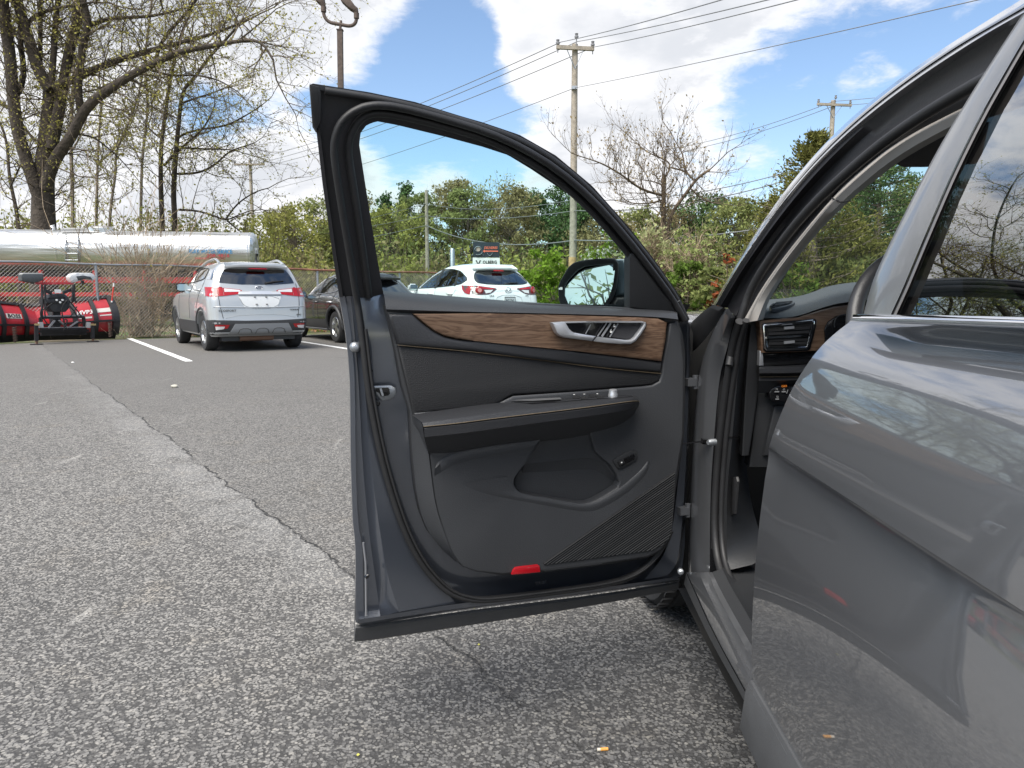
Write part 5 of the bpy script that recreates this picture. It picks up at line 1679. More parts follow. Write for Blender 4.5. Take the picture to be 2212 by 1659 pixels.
# marker lamp post at the rear of the trailer
pl = at(552, 545, 27.3)
obj('marker_post', Geo().bar(Vector((pl.x + .05, pl.y, 1.2)), pl, .06), M_BLK, TK)
obj('marker_lamp', Geo().box(pl + Vector((0, 0, .05)), (.13, .1, .2)), M_WHITE, TK)

# ================================================================== SNOW PLOW
pc = gp(133, 742)
pdx = (gp(200, 739) - gp(78, 745))
pdx.z = 0
pdx.normalize()
pdy = Vector((-pdx.y, pdx.x, 0))          # away from the camera
PL = thing('snow_plow', 'red v shaped snow plow with black ribs parked on its stands by the fence', 'snow plow', pc, math.atan2(pdx.y, pdx.x))
PX = 1593.0 / (pc.y)                       # picture px per metre here


def pw(x, y, z):
    return pc + pdx * x + pdy * y + Vector((0, 0, z))


def plp(px, py, off=0.0):
    """point on the vertical plane of the plow's lift frame, off metres behind it"""
    d = ray(px, py)
    o = pc + pdy * off
    tt = (o - CAMV).dot(pdy) / d.dot(pdy)
    return CAMV + d * tt


M_PRED = mat('plow_red', (.46, .022, .030), .38, coat=.5, var=.15, varscale=4)
M_PBLK = mat('plow_black', (.014, .014, .016), .5, var=.4, varscale=10)
# two curved wings meeting behind the frame; outer ends come forward
for side in (-1, 1):
    hx, hy = 0.0, 1.30
    ex, ey = side * 1.62, 0.90
    if side < 0:
        ex = -1.75
    H0, H1 = .86, 1.08 if side > 0 else 1.06

    def wing(u_, v_, off=0.0, hx=hx, hy=hy, ex=ex, ey=ey, H0=H0, H1=H1):
        """u along the wing, v up; curled sheet, convex towards the camera"""
        H = H0 + (H1 - H0) * u_
        z = .10 + v_ * (H - .10)
        cur = -.20 * math.sin(math.pi * min(1, v_ * .92 + .05)) + .18 * v_ * v_
        return pw(hx + (ex - hx) * u_, hy + (ey - hy) * u_ + cur - off, z)
    sh = obj('moldboard', Geo().loft([[wing(i / 12, j / 12) for i in range(13)] for j in range(13)]), M_PRED, PL, 60)
    obj('moldboard_back', Geo().loft([[wing(i / 12, j / 12, -.03) for i in range(13)] for j in range(13)]), M_PRED, PL, 60)
    obj('top_edge', Geo().loft([[wing(i / 12, v, o_) for i in range(13)] for v, o_ in ((.95, .03), (.96, .05), (1.03, .05), (1.03, -.04))]), M_PBLK, PL, 30)
    for u_, w_ in ((.16, .05), (.45, .05), (.72, .05), (.985, .09)):
        a0, a1 = u_ - w_ / 2, u_ + w_ / 2
        obj('rib', Geo().loft([[wing(a0, j / 14, -.02) for j in range(15)], [wing(a0, j / 14, .07) for j in range(15)], [wing(a1, j / 14, .07) for j in range(15)], [wing(a1, j / 14, -.02) for j in range(15)]]), M_PBLK, PL, 30)
    obj('cross_rib', Geo().loft([[wing(i / 12, .36, -.01) for i in range(13)], [wing(i / 12, .36, .085) for i in range(13)], [wing(i / 12, .41, .085) for i in range(13)], [wing(i / 12, .41, -.01) for i in range(13)]]), M_PBLK, PL, 30)
    obj('cutting_edge', Geo().loft([[wing(i / 12, -.10, .05) for i in range(13)], [wing(i / 12, .10, .06) for i in range(13)], [wing(i / 12, .10, -.03) for i in range(13)]]), M_PBLK, PL, 30)
    for u_ in ((.34, .60) if side < 0 else (.88,)):
        P = wing(u_, .34, .10)
        pts = []
        for k in range(80):
            a = k * 2 * math.pi / 8
            pts.append(P + Vector((.042 * math.cos(a), .042 * math.sin(a), -.36 * k / 80)))
        obj('trip_spring', Geo().tube(pts, .009, 5), mat('spring_rust', (.12, .085, .07), .7, .3), PL, 180)
    # stickers
    for u_, v_, w_, h_, txt, bg in (((.30, .63, .34, .13, 'BOSS', 1), (.95, .60, .22, .28, '', 1)) if side < 0 else ((.59, .64, .40, .12, 'MVP3', 0), (.59, .50, .28, .045, '', 1), (.855, .66, .30, .10, '', 1), (.86, .53, .26, .03, '', 1))):
        c0 = wing(u_, v_, .012)
        xd = (wing(u_ + .05 * side, v_) - wing(u_ - .05 * side, v_))
        zd = wing(u_, v_ + .05) - wing(u_, v_ - .05)
        xd.normalize()
        zd.normalize()
        if bg:
            q = [wing(u_ + a * w_ / abs(ex - hx) * .5 * side, v_ + b * h_ / 1.0 * .5, .008) for a, b in ((-1, -1), (1, -1), (1, 1), (-1, 1))]
            obj('sticker', Geo().add(q, [(0, 1, 2, 3)]), mat('sticker_white', (.62, .60, .55), .6), PL)
        if txt:
            text_mesh(txt, h_ * (1.0 if bg else 1.25), c0 - xd.cross(zd).normalized() * -.004, xd, zd, mat('sign_black', (.01, .012, .012), .5) if bg else M_WHITE, PL, 'lettering', True, .002, shear=0 if bg else .25)
# lift frame: traced bars on the frame plane
def pbar(a, b, w_, off=0, m=M_PBLK, nm='frame_bar', d_=.06):
    return obj(nm, Geo().bar(plp(*a, off), plp(*b, off), w_, d_, pdy), m, PL)


pbar((87, 686.5), (181, 684.5), .055, .1)
pbar((87, 683), (181, 681.5), .03, .08, mat('worn_grey', (.28, .28, .29), .5, .4))
pbar((88, 711), (184, 709), .05, .1)
pbar((90, 708), (183, 706.5), .018, .08, MATS['worn_grey'])
pbar((80, 716), (192, 714), .06, .25)
pbar((88, 722), (186, 720), .07, .35)
pbar((87, 686), (89, 712), .06, .12)
pbar((180, 684), (184, 712), .06, .12)
pbar((104, 709), (118, 692), .028, .05, MATS['worn_grey'])
pbar((146, 708), (127, 692), .028, .05, MATS['worn_grey'])
pbar((150, 706), (168, 694), .022, .05, MATS['worn_grey'])
pbar((122, 672), (122, 708), .16, .5)
pbar((104, 668), (142, 668), .10, .45)
# jack stands with feet and hangers
for x, yb in ((78.5, 745), (200, 740)):
    pbar((x, 700), (x, yb - 9), .07, 0)
    pbar((x + .5, yb - 12), (x + 1, yb - .5), .04, 0, mat('rust_leg', (.16, .09, .06), .8), 'jack_leg', .04)
    P = plp(x + 1, yb, 0)
    P.z = .008
    obj('jack_foot', Geo().tube([P - Vector((0, 0, .006)), P + Vector((0, 0, .012))], .13, 16), M_PBLK, PL, 40)
    pbar((x - 3, 701), (x + 6, 701), .04, -.02, mat('brass_pin', (.55, .42, .22), .4, .7), 'pin')
    pbar((x + (9 if x < 100 else -9), 696), (x + (10 if x < 100 else -10), 708), .085, .04, mat('worn_light', (.45, .45, .46), .5, .3), 'bracket')
# pump housing
for pts, off, nm, m in (([(104, 652), (110, 640), (120, 634), (138, 634), (147, 640), (153, 652), (150, 666), (142, 674), (116, 674), (107, 666)], .02, 'pump_cover', mat('pump_grey', (.035, .036, .04), .5)),
                        ([(98, 648), (146, 647), (146, 654), (98, 656)], -.04, 'cover_band', M_PBLK), ([(97, 646), (100, 646), (100, 657), (97, 657)], -.02, 'cover_band', M_PBLK),
                        ([(111, 636), (138, 636), (143, 644), (106, 645)], -.005, 'cover_ridge', M_PBLK)):
    bm = plate([plp(x, y, off) for x, y in pts], pdy * .3, .02)
    obj(nm, bm, m, PL, 40)
for x, y in ((122, 648), (134.5, 648), (129.5, 653)):
    P = plp(x, y, -.05)
    obj('bolt', Geo().tube([P, P - pdy * .02], .022, 10), M_WHITE, PL, 40)
obj('label_plate', Geo().box(plp(125, 629, -.02), (.13, .02, .08), Matrix.Rotation(math.atan2(pdx.y, pdx.x), 3, 'Z')), M_WHITE, PL)
for a, b in (((98, 627), (113, 634)), ((155, 625), (137, 633))):
    bm = plate([plp(a[0], a[1] - 3, .05), plp(b[0], b[1] - 4, .05), plp(b[0], b[1] + 3, .05), plp(a[0], a[1] + 4, .05)], pdy * .05, .01)
    obj('wing_arm', bm, M_PBLK, PL, 40)
# light bar with two heads (the right one wrapped in film)
pbar((75, 612), (158, 612), .05, .05, M_PRED, 'light_bar')
for x in (90, 97, 158, 161):
    pbar((x, 614), (x + (1 if x < 120 else -2), 690 if x in (90,) else 652), .022, .06, M_PBLK, 'light_bar_leg')
bm = plate([plp(x, y, -.06) for x, y in ((46, 594), (50, 591), (92, 591), (95, 594), (95, 605), (86, 609), (72, 611), (58, 609), (47, 606))], pdy * .18, .03)
obj('plow_light', bm, mat('lamp_back', (.07, .075, .078), .4), PL, 40)
bm = plate([plp(x, y, -.05) for x, y in ((47, 592), (51, 589.5), (91, 589.5), (94.5, 592), (94, 597), (70, 599), (48, 597))], pdy * .17, .02)
obj('plow_light_top', bm, mat('lamp_rim', (.30, .30, .29), .5), PL, 40)
bm = plate([plp(x, y, -.06) for x, y in ((151, 604), (150, 598), (155, 592), (165, 589), (198, 589.5), (205, 593), (207, 600), (204, 606), (186, 603), (170, 608), (158, 611))], pdy * .18, .04)
obj('plow_light', bm, mat('plastic_wrap', (.62, .62, .62), .18, coat=.6, bump=(14, .8, .03)), PL, 40)
bm = plate([plp(x, y, -.075) for x, y in ((165, 597), (180, 595), (196, 598), (200, 604), (186, 602), (170, 606))], pdy * .05, .01)
obj('plow_light_glass', bm, mat('lamp_dark', (.03, .03, .032), .15, coat=.5), PL, 40)
for x in (70, 178):
    pbar((x, 606), (x, 613), .05, .03, M_PBLK, 'lamp_foot')
# hoses and cables
M_HOSE = mat('hose_black', (.012, .012, .013), .5)
for pts in ([(97, 614), (92, 640), (92, 662), (86, 676), (92, 694)], [(100, 652), (98, 664), (88, 676), (95, 690), (104, 702)], [(146, 648), (141, 652), (133, 664), (134, 680), (140, 700), (138, 714)],
            [(148, 648), (160, 662), (168, 672), (176, 684)], [(150, 660), (160, 672), (167, 684)], [(166, 662), (160, 672), (152, 684)], [(136, 694), (140, 690), (146, 690), (142, 706)], [(160, 614), (161, 640), (164, 656)],
            [(113, 655), (100, 664), (96, 674), (98, 684)]):
    obj('hose', Geo().tube(smooth_line([plp(x, y, -.05) for x, y in pts], 24), .014, 6), M_HOSE, PL, 180)
# marker stick on the right wing
a, b = plp(241.5, 653, .85), plp(246, 612, .80)
obj('marker_stick', Geo().tube([a, a.lerp(b, .08)], .022, 8), M_WHITE, PL, 60)
obj('marker_stick', Geo().tube([a.lerp(b, .08), a.lerp(b, .82)], .018, 8), mat('marker_red', (.60, .05, .03), .5), PL, 60)
obj('marker_stick', Geo().tube([a.lerp(b, .82), b], .018, 8), M_WHITE, PL, 60)

# ================================================================== PARKED CARS
M_CARGLASS = glass('parked_car_glass', (.16, .18, .18), 3.6, 0.0, 1.5)
M_TAIL = mat('tail_lamp_red', (.33, .006, .010), .2, coat=.6)
M_TAILW = mat('tail_lamp_clear', (.62, .60, .60), .2, coat=.6)
M_SEAMLINE = mat('panel_gap', (.02, .02, .02), .8)
M_INT = mat('interior_dark', (.02, .02, .021), .9)


class Car:
    """body as a stack of rounded plan outlines; panels are laid on its flanks, tail and roof"""

    def __init__(s, name, label, cat, axle, heading, scale, levels, paint, wb, group):
        s.T = thing(name, label, cat, axle, heading, group, scale)
        s.M = WM[s.T]
        s.L = levels               # (z, half width, rear y, front y, corner radius)
        s.paint = paint
        s.wb = wb

    def lev(s, z):
        L = s.L
        if z <= L[0][0]:
            return L[0]
        for a, b in zip(L, L[1:]):
            if z <= b[0]:
                f = (z - a[0]) / (b[0] - a[0])
                return tuple(p + (q - p) * f for p, q in zip(a, b))
        return L[-1]

    CROWN = .07

    def outline(s, z, n=7):
        z, hw, yr, yf, r = s.lev(z)
        pts = []
        xc = hw - r
        for i in range(7):
            x = xc * i / 6
            pts.append((x, yr + s.CROWN * (x / hw) ** 2))
        y0 = yr + s.CROWN * (xc / hw) ** 2
        for i in range(1, n + 1):
            a = math.pi / 2 * i / n
            pts.append((xc + r * math.sin(a), y0 + r * (1 - math.cos(a)) * 1.25))
        ya = y0 + r * 1.25
        rf = min(r * 1.6, .45)
        yb = yf - rf * 1.1 - .10
        for i in range(1, 12):
            f = i / 12
            pts.append((hw + .018 * math.sin(math.pi * f), ya + (yb - ya) * f))
        xf = hw - rf
        for i in range(0, n + 1):
            a = math.pi / 2 * i / n
            pts.append((xf + rf * math.cos(a), yb + rf * 1.1 * math.sin(a)))
        for i in range(5, -1, -1):
            x = xf * i / 6
            pts.append((x, yf - .10 * (x / hw) ** 2))
        return pts

    def side_x(s, y, z):
        _, hw, yr, yf, r = s.lev(z)
        xc = hw - r
        y0 = yr + s.CROWN * (xc / hw) ** 2
        ya = y0 + r * 1.25
        rf = min(r * 1.6, .45)
        yb = yf - rf * 1.1 - .10
        if y < ya:
            c = max(0.0, 1 - (y - y0) / (r * 1.25))
            c = min(1.0, c)
            return xc + r * math.sqrt(max(0, 1 - c * c))
        if y > yb:
            c = min(1.0, (y - yb) / (rf * 1.1))
            return hw - rf + rf * math.sqrt(max(0, 1 - c * c))
        return hw + .018 * math.sin(math.pi * (y - ya) / (yb - ya))

    def rear_y(s, x, z):
        _, hw, yr, yf, r = s.lev(z)
        x = abs(x)
        xc = hw - r
        if x <= xc:
            return yr + s.CROWN * (x / hw) ** 2
        c = min(1.0, (x - xc) / r)
        return yr + s.CROWN * (xc / hw) ** 2 + r * 1.25 * (1 - math.sqrt(max(0, 1 - c * c)))

    smap = None

    def S(s, y, z, off=0.0, sgn=-1):
        if s.smap:
            z = s.smap(z)
        return s.M @ Vector((sgn * (s.side_x(y, z) + off), y, z))

    zmap = None

    def Rr(s, x, z, off=0.0):
        if s.zmap:
            z = s.zmap(z)
        return s.M @ Vector((x, s.rear_y(x, z) - off, z))

    def body(s, wheels_r=.36):
        zs = []
        for a, b in zip(s.L, s.L[1:]):
            zs += [a[0] + (b[0] - a[0]) * i / 3 for i in range(3)]
        zs.append(s.L[-1][0])
        rows = []
        for z in zs:
            h = s.outline(z)
            full = h + [(-x, y) for x, y in h[-2:0:-1]]
            rows.append([Vector((x, y, z)) for x, y in full])
        g = Geo().loft(rows, closed=True)
        n = len(rows[0])
        g.f.append(tuple(range(n - 1, -1, -1)))
        g.f.append(tuple(len(g.v) - n + i for i in range(n)))
        me = g.mesh('body')
        bm = bmesh.new()
        bm.from_mesh(me)
        bmesh.ops.recalc_face_normals(bm, faces=bm.faces)
        bm.to_mesh(me)
        bm.free()
        bo = bpy.data.objects.new('tmp_body', me)
        COL.objects.link(bo)
        cut = bmesh.new()
        for y in (0, s.wb):
            for sg in (-1, 1):
                M = Matrix.Translation((sg * (s.L[2][1] - .02), y, wheels_r - .015)) @ Matrix.Rotation(math.pi / 2, 4, 'Y')
                bmesh.ops.create_cone(cut, cap_ends=True, segments=28, radius1=wheels_r + .055, radius2=wheels_r + .055, depth=.56, matrix=M)
        cme = bpy.data.meshes.new('cut')
        cut.to_mesh(cme)
        cut.free()
        co = bpy.data.objects.new('tmp_cut', cme)
        COL.objects.link(co)
        md = bo.modifiers.new('b', 'BOOLEAN')
        md.operation = 'DIFFERENCE'
        md.object = co
        md.solver = 'EXACT'
        dg = bpy.context.evaluated_depsgraph_get()
        res = bpy.data.meshes.new_from_object(bo.evaluated_get(dg))
        bpy.data.objects.remove(bo)
        bpy.data.objects.remove(co)
        res.transform(s.M)
        res.materials.clear()
        s.B = obj('body', res, s.paint, s.T, 38)
        return s.B

    def panel(s, name, poly, m, where='side', off=.004, depth=.03, sgn=-1, cut=.06, parent=None, sm=60):
        """polygon in (y, z) on a flank or (x, z) on the tail, following the curved body"""
        bm = bmesh.new()
        vs = [bm.verts.new((a, 0, b)) for a, b in poly]
        bm.faces.new(vs)
        a0, a1 = min(p[0] for p in poly), max(p[0] for p in poly)
        b0, b1 = min(p[1] for p in poly), max(p[1] for p in poly)
        for (lo_, hi_, nrm_) in ((a0, a1, (1, 0, 0)), (b0, b1, (0, 0, 1))):
            k = lo_ + cut
            while k < hi_ - .005:
                co = (k, 0, 0) if nrm_[0] else (0, 0, k)
                bmesh.ops.bisect_plane(bm, geom=bm.verts[:] + bm.edges[:] + bm.faces[:], dist=1e-5, plane_co=co, plane_no=nrm_)
                k += cut
        be = [e for e in bm.edges if e.is_boundary]
        ret = bmesh.ops.extrude_edge_only(bm, edges=be)
        back = {v for v in ret['geom'] if isinstance(v, bmesh.types.BMVert)}
        for v in bm.verts:
            o_ = off - (depth if v in back else 0)
            a, b = v.co.x, v.co.z
            v.co = s.S(a, b, o_, sgn) if where == 'side' else s.Rr(a, b, o_)
        return obj(name, bm, m, parent or s.T, sm)

    def line(s, name, pts, m, where='side', w=.008, off=.002, sgn=-1):
        keep = s.smap
        if name == 'arch_trim':
            s.smap = None
        P = smooth_line([(*p, 0) for p in pts], max(8, len(pts) * 6), 1)
        f = (lambda a, b: s.S(a, b, off, sgn)) if where == 'side' else (lambda a, b: s.Rr(a, b, off))
        q_ = [f(p.x, p.y) for p in P]
        s.smap = keep
        return obj(name, Geo().tube(q_, w * s.T.scale[0] / 2, 5), m, s.T, 180)

    def wheels(s, r=.335, w=.215, spokes=5):
        R3 = s.M.to_3x3().normalized()
        sc = s.T.scale[0]
        for y in (0, s.wb):
            for sg in (-1, 1):
                hw = s.L[2][1]
                c = s.M @ Vector((sg * (hw - w / 2 - .015), y, r))
                wheel(s.T, c, R3 @ (Matrix.Identity(3) if sg < 0 else Matrix.Rotation(math.pi, 3, 'Z')), r * sc, w * sc, 'wheel', False, True, spokes)

    def mirror(s, y, z, m, sgn=-1):
        x = s.side_x(y, z)
        bm = bmesh.new()
        bmesh.ops.create_cube(bm, size=1)
        bmesh.ops.bevel(bm, geom=list(bm.edges), offset=.25, segments=3, affect='EDGES')
        for v in bm.verts:
            v.co = s.M @ (Vector((v.co.x * .24, v.co.y * .12, v.co.z * .17)) + Vector((sgn * (x + .15), y, z + .03)))
        mo = obj('door_mirror', bm, m, s.T, 50)
        g = Geo()
        q = [s.M @ Vector((sgn * (x + .15) + a * .10, y - .0615, z + .03 + b * .065)) for a, b in ((-1, -.7), (-.7, -1), (.7, -1), (1, -.7), (1, .7), (.7, 1), (-.7, 1), (-1, .7))]
        g.add(q, [tuple(range(8))])
        obj('mirror_glass', g, mat('mirror_silver_dim', (.42, .50, .50), .05, 1.0), mo)
        obj('mirror_arm', Geo().bar(s.M @ Vector((sgn * (x - .03), y + .02, z - .05)), s.M @ Vector((sgn * (x + .10), y + .01, z)), .05 * s.T.scale[0]), M_BLK, mo)


HEAD = R(34.0)
GRP = 'cars parked along the fence'

# ---------------------------------------------------------------- white compact suv
WSIL = mat('pearl_silver_paint', (.43, .45, .46), .32, .35, 1.0)
ESC = 1.09
ax = gp(449, 757)
ax = ax + Vector((math.cos(HEAD), math.sin(HEAD), 0)) * (.80 * ESC)
c1 = Car('parked_suv', 'silver white compact suv with black lower bumper, left of the open door', 'suv', ax, HEAD, ESC,
         [(.27, .82, -.60, 3.10, .16), (.34, .86, -.70, 3.22, .20), (.52, .88, -.745, 3.26, .20), (.60, .885, -.73, 3.26, .20), (.78, .885, -.715, 3.24, .20), (.92, .88, -.69, 3.15, .19),
          (1.02, .865, -.655, 2.85, .18), (1.07, .85, -.625, 2.05, .18), (1.20, .80, -.575, 1.82, .17), (1.36, .735, -.51, 1.52, .16), (1.49, .67, -.45, 1.22, .15), (1.56, .60, -.43, 1.0, .14), (1.595, .50, -.36, .85, .14), (1.61, .34, -.2, .6, .12)],
         WSIL, 2.52, GRP)
c1.zmap = c1.smap = lambda z: z + (.15 * max(0, min(1, (z - .6) / .32)) if z < 1.15 else .15 * max(0, 1 - (z - 1.15) / .33))
c1.body(.345)
c1.wheels(.335, .215, 5)
M_CB = mat('bumper_black', (.035, .036, .038), .55)
rw = [(-.665, 1.075), (-.30, 1.045), (.30, 1.045), (.665, 1.075), (.60, 1.30), (.545, 1.445), (.44, 1.468), (-.44, 1.468), (-.545, 1.445), (-.60, 1.30)]
c1.panel('rear_window', rw, M_CARGLASS, 'rear', .006)
c1.panel('rear_window_back', rw, M_INT, 'rear', .001)
bm = plate([c1.Rr(x, z, o_) for x, z, o_ in ((-.56, 1.475, .09), (-.3, 1.50, .15), (.3, 1.50, .15), (.56, 1.475, .09), (.54, 1.53, .02), (-.54, 1.53, .02))], Vector((0, 0, .045)), .012)
obj('roof_spoiler', bm, WSIL, c1.T, 40)
c1.panel('brake_light', [(-.17, 1.462), (.17, 1.462), (.145, 1.487), (-.145, 1.487)], M_TAIL, 'rear', .125, .04)
bw = obj('rear_wiper', Geo().tube([c1.Rr(.12, 1.07, .02), c1.Rr(.28, 1.10, .03), c1.Rr(.47, 1.115, .025)], [.022, .016, .008], 6), M_BLK, c1.T, 60)
# tail lamps wrap round the corners
for sg in (-1, 1):
    q = lambda pts: [(sg * a, b) for a, b in pts]
    c1.panel('tail_lamp', q([(.87, 1.0), (.62, .985), (.62, .868), (.80, .858), (.87, .87)]), M_TAIL, 'rear', .010, .03)
    c1.panel('tail_lamp', q([(.615, .985), (.34, .955), (.30, .935), (.36, .89), (.615, .868)]), M_TAIL, 'rear', .010, .03)
    c1.panel('reverse_lamp', q([(.60, .975), (.35, .948), (.325, .934), (.35, .918), (.60, .915)]), M_TAILW, 'rear', .014, .01)
    c1.panel('tail_lamp', [(-.56, 1.0), (-.36, .99), (-.29, .945), (-.36, .87), (-.56, .858)], M_TAIL, 'side', .010, .03, sg)
    c1.panel('reflector', q([(.80, .49), (.56, .485), (.60, .42), (.78, .40)]), M_TAIL, 'rear', .012, .02)
    c1.panel('reverse_lamp', q([(.79, .455), (.64, .455), (.66, .41), (.78, .395)]), M_TAILW, 'rear', .015, .01)
# black lower body
c1.panel('rear_bumper', [(-.88, .575), (-.30, .555), (.30, .555), (.88, .575), (.88, .40), (.80, .30), (-.80, .30), (-.88, .40)], M_CB, 'rear', .006)
c1.panel('skid_plate', [(-.47, .50), (.47, .50), (.58, .305), (-.58, .305)], mat('skid_grey', (.25, .26, .27), .5), 'rear', .018)
for x in (-.30, 0, .30):
    c1.line('skid_groove', [(x - .12, .325), (x - .085, .415), (x + .085, .415), (x + .12, .325)], mat('groove_dark', (.06, .06, .06), .7), 'rear', .012, .020)
c1.line('tail_crease', [(-.62, .60), (-.36, .64), (.36, .64), (.62, .60)], mat('crease_shade', (.33, .345, .35), .5), 'rear', .008, -.001)
c1.line('tail_crease', [(-.80, .735), (0, .725), (.80, .735)], WSIL, 'rear', .022, .002)
plt = [(-.38, .865), (.38, .865), (.28, .715), (-.28, .715)]
c1.panel('plate_recess', plt, mat('recess_white', (.62, .635, .64), .4), 'rear', .003)
c1.line('plate_edge', plt + plt[:1], mat('crease_shade', (.36, .37, .375), .5), 'rear', .010, .003)
c1.panel('chrome_bar', [(-.36, .925), (.36, .925), (.38, .885), (-.38, .885)], mat('chrome_bar_satin', (.72, .73, .74), .3, .6), 'rear', .025, .03)
for x, z in ((-.10, .852), (.10, .852), (-.08, .765), (.10, .765)):
    obj('plate_clip', Geo().box(c1.Rr(x, z, .008), (.035, .02, .022)), mat('clip_grey', (.15, .15, .15), .6), c1.T)
# oval badge
P = c1.Rr(0, .985, .012)
xd_ = (c1.Rr(.1, .985, .012) - c1.Rr(-.1, .985, .012)).normalized()
g = Geo()
rim_ = [P + xd_ * (.072 * math.cos(R(15 * k))) + Vector((0, 0, .032 * math.sin(R(15 * k)))) for k in range(24)]
g.add(rim_, [tuple(range(24))])
obj('oval_badge', g, mat('badge_blue', (.03, .06, .14), .3, coat=.5), c1.T)
obj('badge_ring', Geo().tube(rim_, .005, 5, closed=True), M_CHROME, c1.T, 60)
yd_ = Vector((0, 0, 1))
fw_ = (c1.M.to_3x3() @ Vector((0, -1, 0))).normalized()
M_BADGE = mat('badge_grey', (.12, .125, .13), .4, .5)
text_mesh('Ford', .05, P + fw_ * .006, xd_, yd_, M_WHITE, c1.T, 'lettering', False, .001, shear=.25)
text_mesh('ECOSPORT', .055, c1.Rr(-.585, .69, .01), c1.Rr(-.5, .69) - c1.Rr(-.68, .69), yd_, M_BADGE, c1.T, 'lettering', True, .002, sx_=1.15)
text_mesh('TITANIUM', .040, c1.Rr(.60, .695, .01), c1.Rr(.68, .69) - c1.Rr(.5, .69), yd_, M_BADGE, c1.T, 'lettering', True, .002)
text_mesh('4WD', .045, c1.Rr(.68, .63, .012), c1.Rr(.76, .64) - c1.Rr(.6, .64), yd_, M_BADGE, c1.T, 'lettering', True, .002)
# flank: windows, quarter glass, seams, cladding
for sg in (-1, 1):
    win = [(1.84, 1.085), (1.60, 1.26), (1.34, 1.40), (1.05, 1.475), (.60, 1.505), (.12, 1.495), (.04, 1.45), (.06, 1.20), (.14, 1.14), (.9, 1.10)]
    c1.panel('side_window', win, M_CARGLASS, 'side', .006, .03, sg)
    c1.panel('side_window_back', win, M_INT, 'side', .001, .03, sg)
    c1.line('window_seal', win + win[:1], M_BLK, 'side', .018, .006, sg)
    c1.panel('window_pillar', [(.98, 1.09), (.90, 1.09), (.86, 1.49), (.95, 1.485)], M_BLK, 'side', .010, .03, sg)
    qg = [(-.08, 1.14), (-.02, 1.40), (-.08, 1.45), (-.30, 1.455), (-.36, 1.30), (-.43, 1.13)]
    c1.panel('quarter_glass', qg, M_CARGLASS, 'side', .006, .03, sg)
    c1.panel('quarter_glass_back', qg, M_INT, 'side', .001, .03, sg)
    c1.panel('side_cladding', [(.36, .53), (2.14, .53), (2.10, .30), (.40, .30)], M_CB, 'side', .008, .03, sg)
    c1.panel('bumper_side', [(-.66, .575), (-.36, .56), (-.34, .42), (-.36, .32), (-.50, .30), (-.62, .36)], M_CB, 'side', .006, .03, sg)
    for seam in ([(1.86, 1.06), (2.02, .85), (2.05, .56)], [(.92, 1.08), (.97, .85), (.96, .56)], [(.04, 1.15), (.06, .95), (.36, .72), (.42, .56)]):
        c1.line('door_seam', seam, M_SEAMLINE, 'side', .010, .0, sg)
    for y in (1.08, .20):
        obj('door_handle', Geo().tube([c1.S(y + .10, .945, .0, sg), c1.S(y + .08, .95, .035, sg), c1.S(y - .06, .95, .035, sg), c1.S(y - .08, .945, .0, sg)], .020, 8), WSIL, c1.T, 60)
    c1.line('shoulder_line', [(2.4, .93), (1.2, .945), (.2, .965), (-.3, .97)], mat('crease_shade', (.36, .37, .375), .5), 'side', .006, .001, sg)
    c1.line('arch_trim', [(.43 * math.cos(R(a)) * 1.0, .345 + .43 * math.sin(R(a))) for a in range(-5, 186, 15)], M_CB, 'side', .05, -.004, sg)
    c1.line('arch_trim', [(2.52 + .43 * math.cos(R(a)) * 1.0, .345 + .43 * math.sin(R(a))) for a in range(-5, 186, 15)], M_CB, 'side', .05, -.004, sg)
    c1.mirror(1.78, 1.13, M_GLOSSBLK, sg)
    rl = [c1.M @ Vector((sg * (x_), y_, z_)) for x_, y_, z_ in ((.585, 1.15, 1.565), (.56, .95, 1.625), (.565, .3, 1.665), (.565, .05, 1.655), (.575, -.20, 1.575))]
    obj('roof_rail', Geo().tube(smooth_line(rl, 24), .026, 8), WSIL, c1.T, 60)
c1.line('hatch_seam', [(-.70, 1.07), (-.715, .80), (-.66, .60)], M_SEAMLINE, 'rear', .010, .002)
c1.line('hatch_seam', [(.70, 1.07), (.715, .80), (.66, .60)], M_SEAMLINE, 'rear', .010, .002)
p = c1.M @ Vector((.10, -.12, 1.61))
obj('antenna_base', Geo().tube([p, p + Vector((0, 0, .04))], [.05, .02], 8), M_BLK, c1.T, 60)
obj('antenna', Geo().tube([p, c1.M @ Vector((.10, -.16, 1.83))], [.008, .005], 6), M_BLK, c1.T, 60)
obj('underbody', Geo().box(c1.M @ Vector((0, 1.2, .26)), (1.3 * ESC, 3.4 * ESC, .14 * ESC), c1.M.to_3x3().normalized()), M_CB, c1.T)
obj('exhaust_box', Geo().tube([c1.M @ Vector((-.35, -.45, .24)), c1.M @ Vector((.25, -.45, .24))], .10, 10, flat=.7), mat('rust_leg', (.16, .09, .06), .8), c1.T, 60)

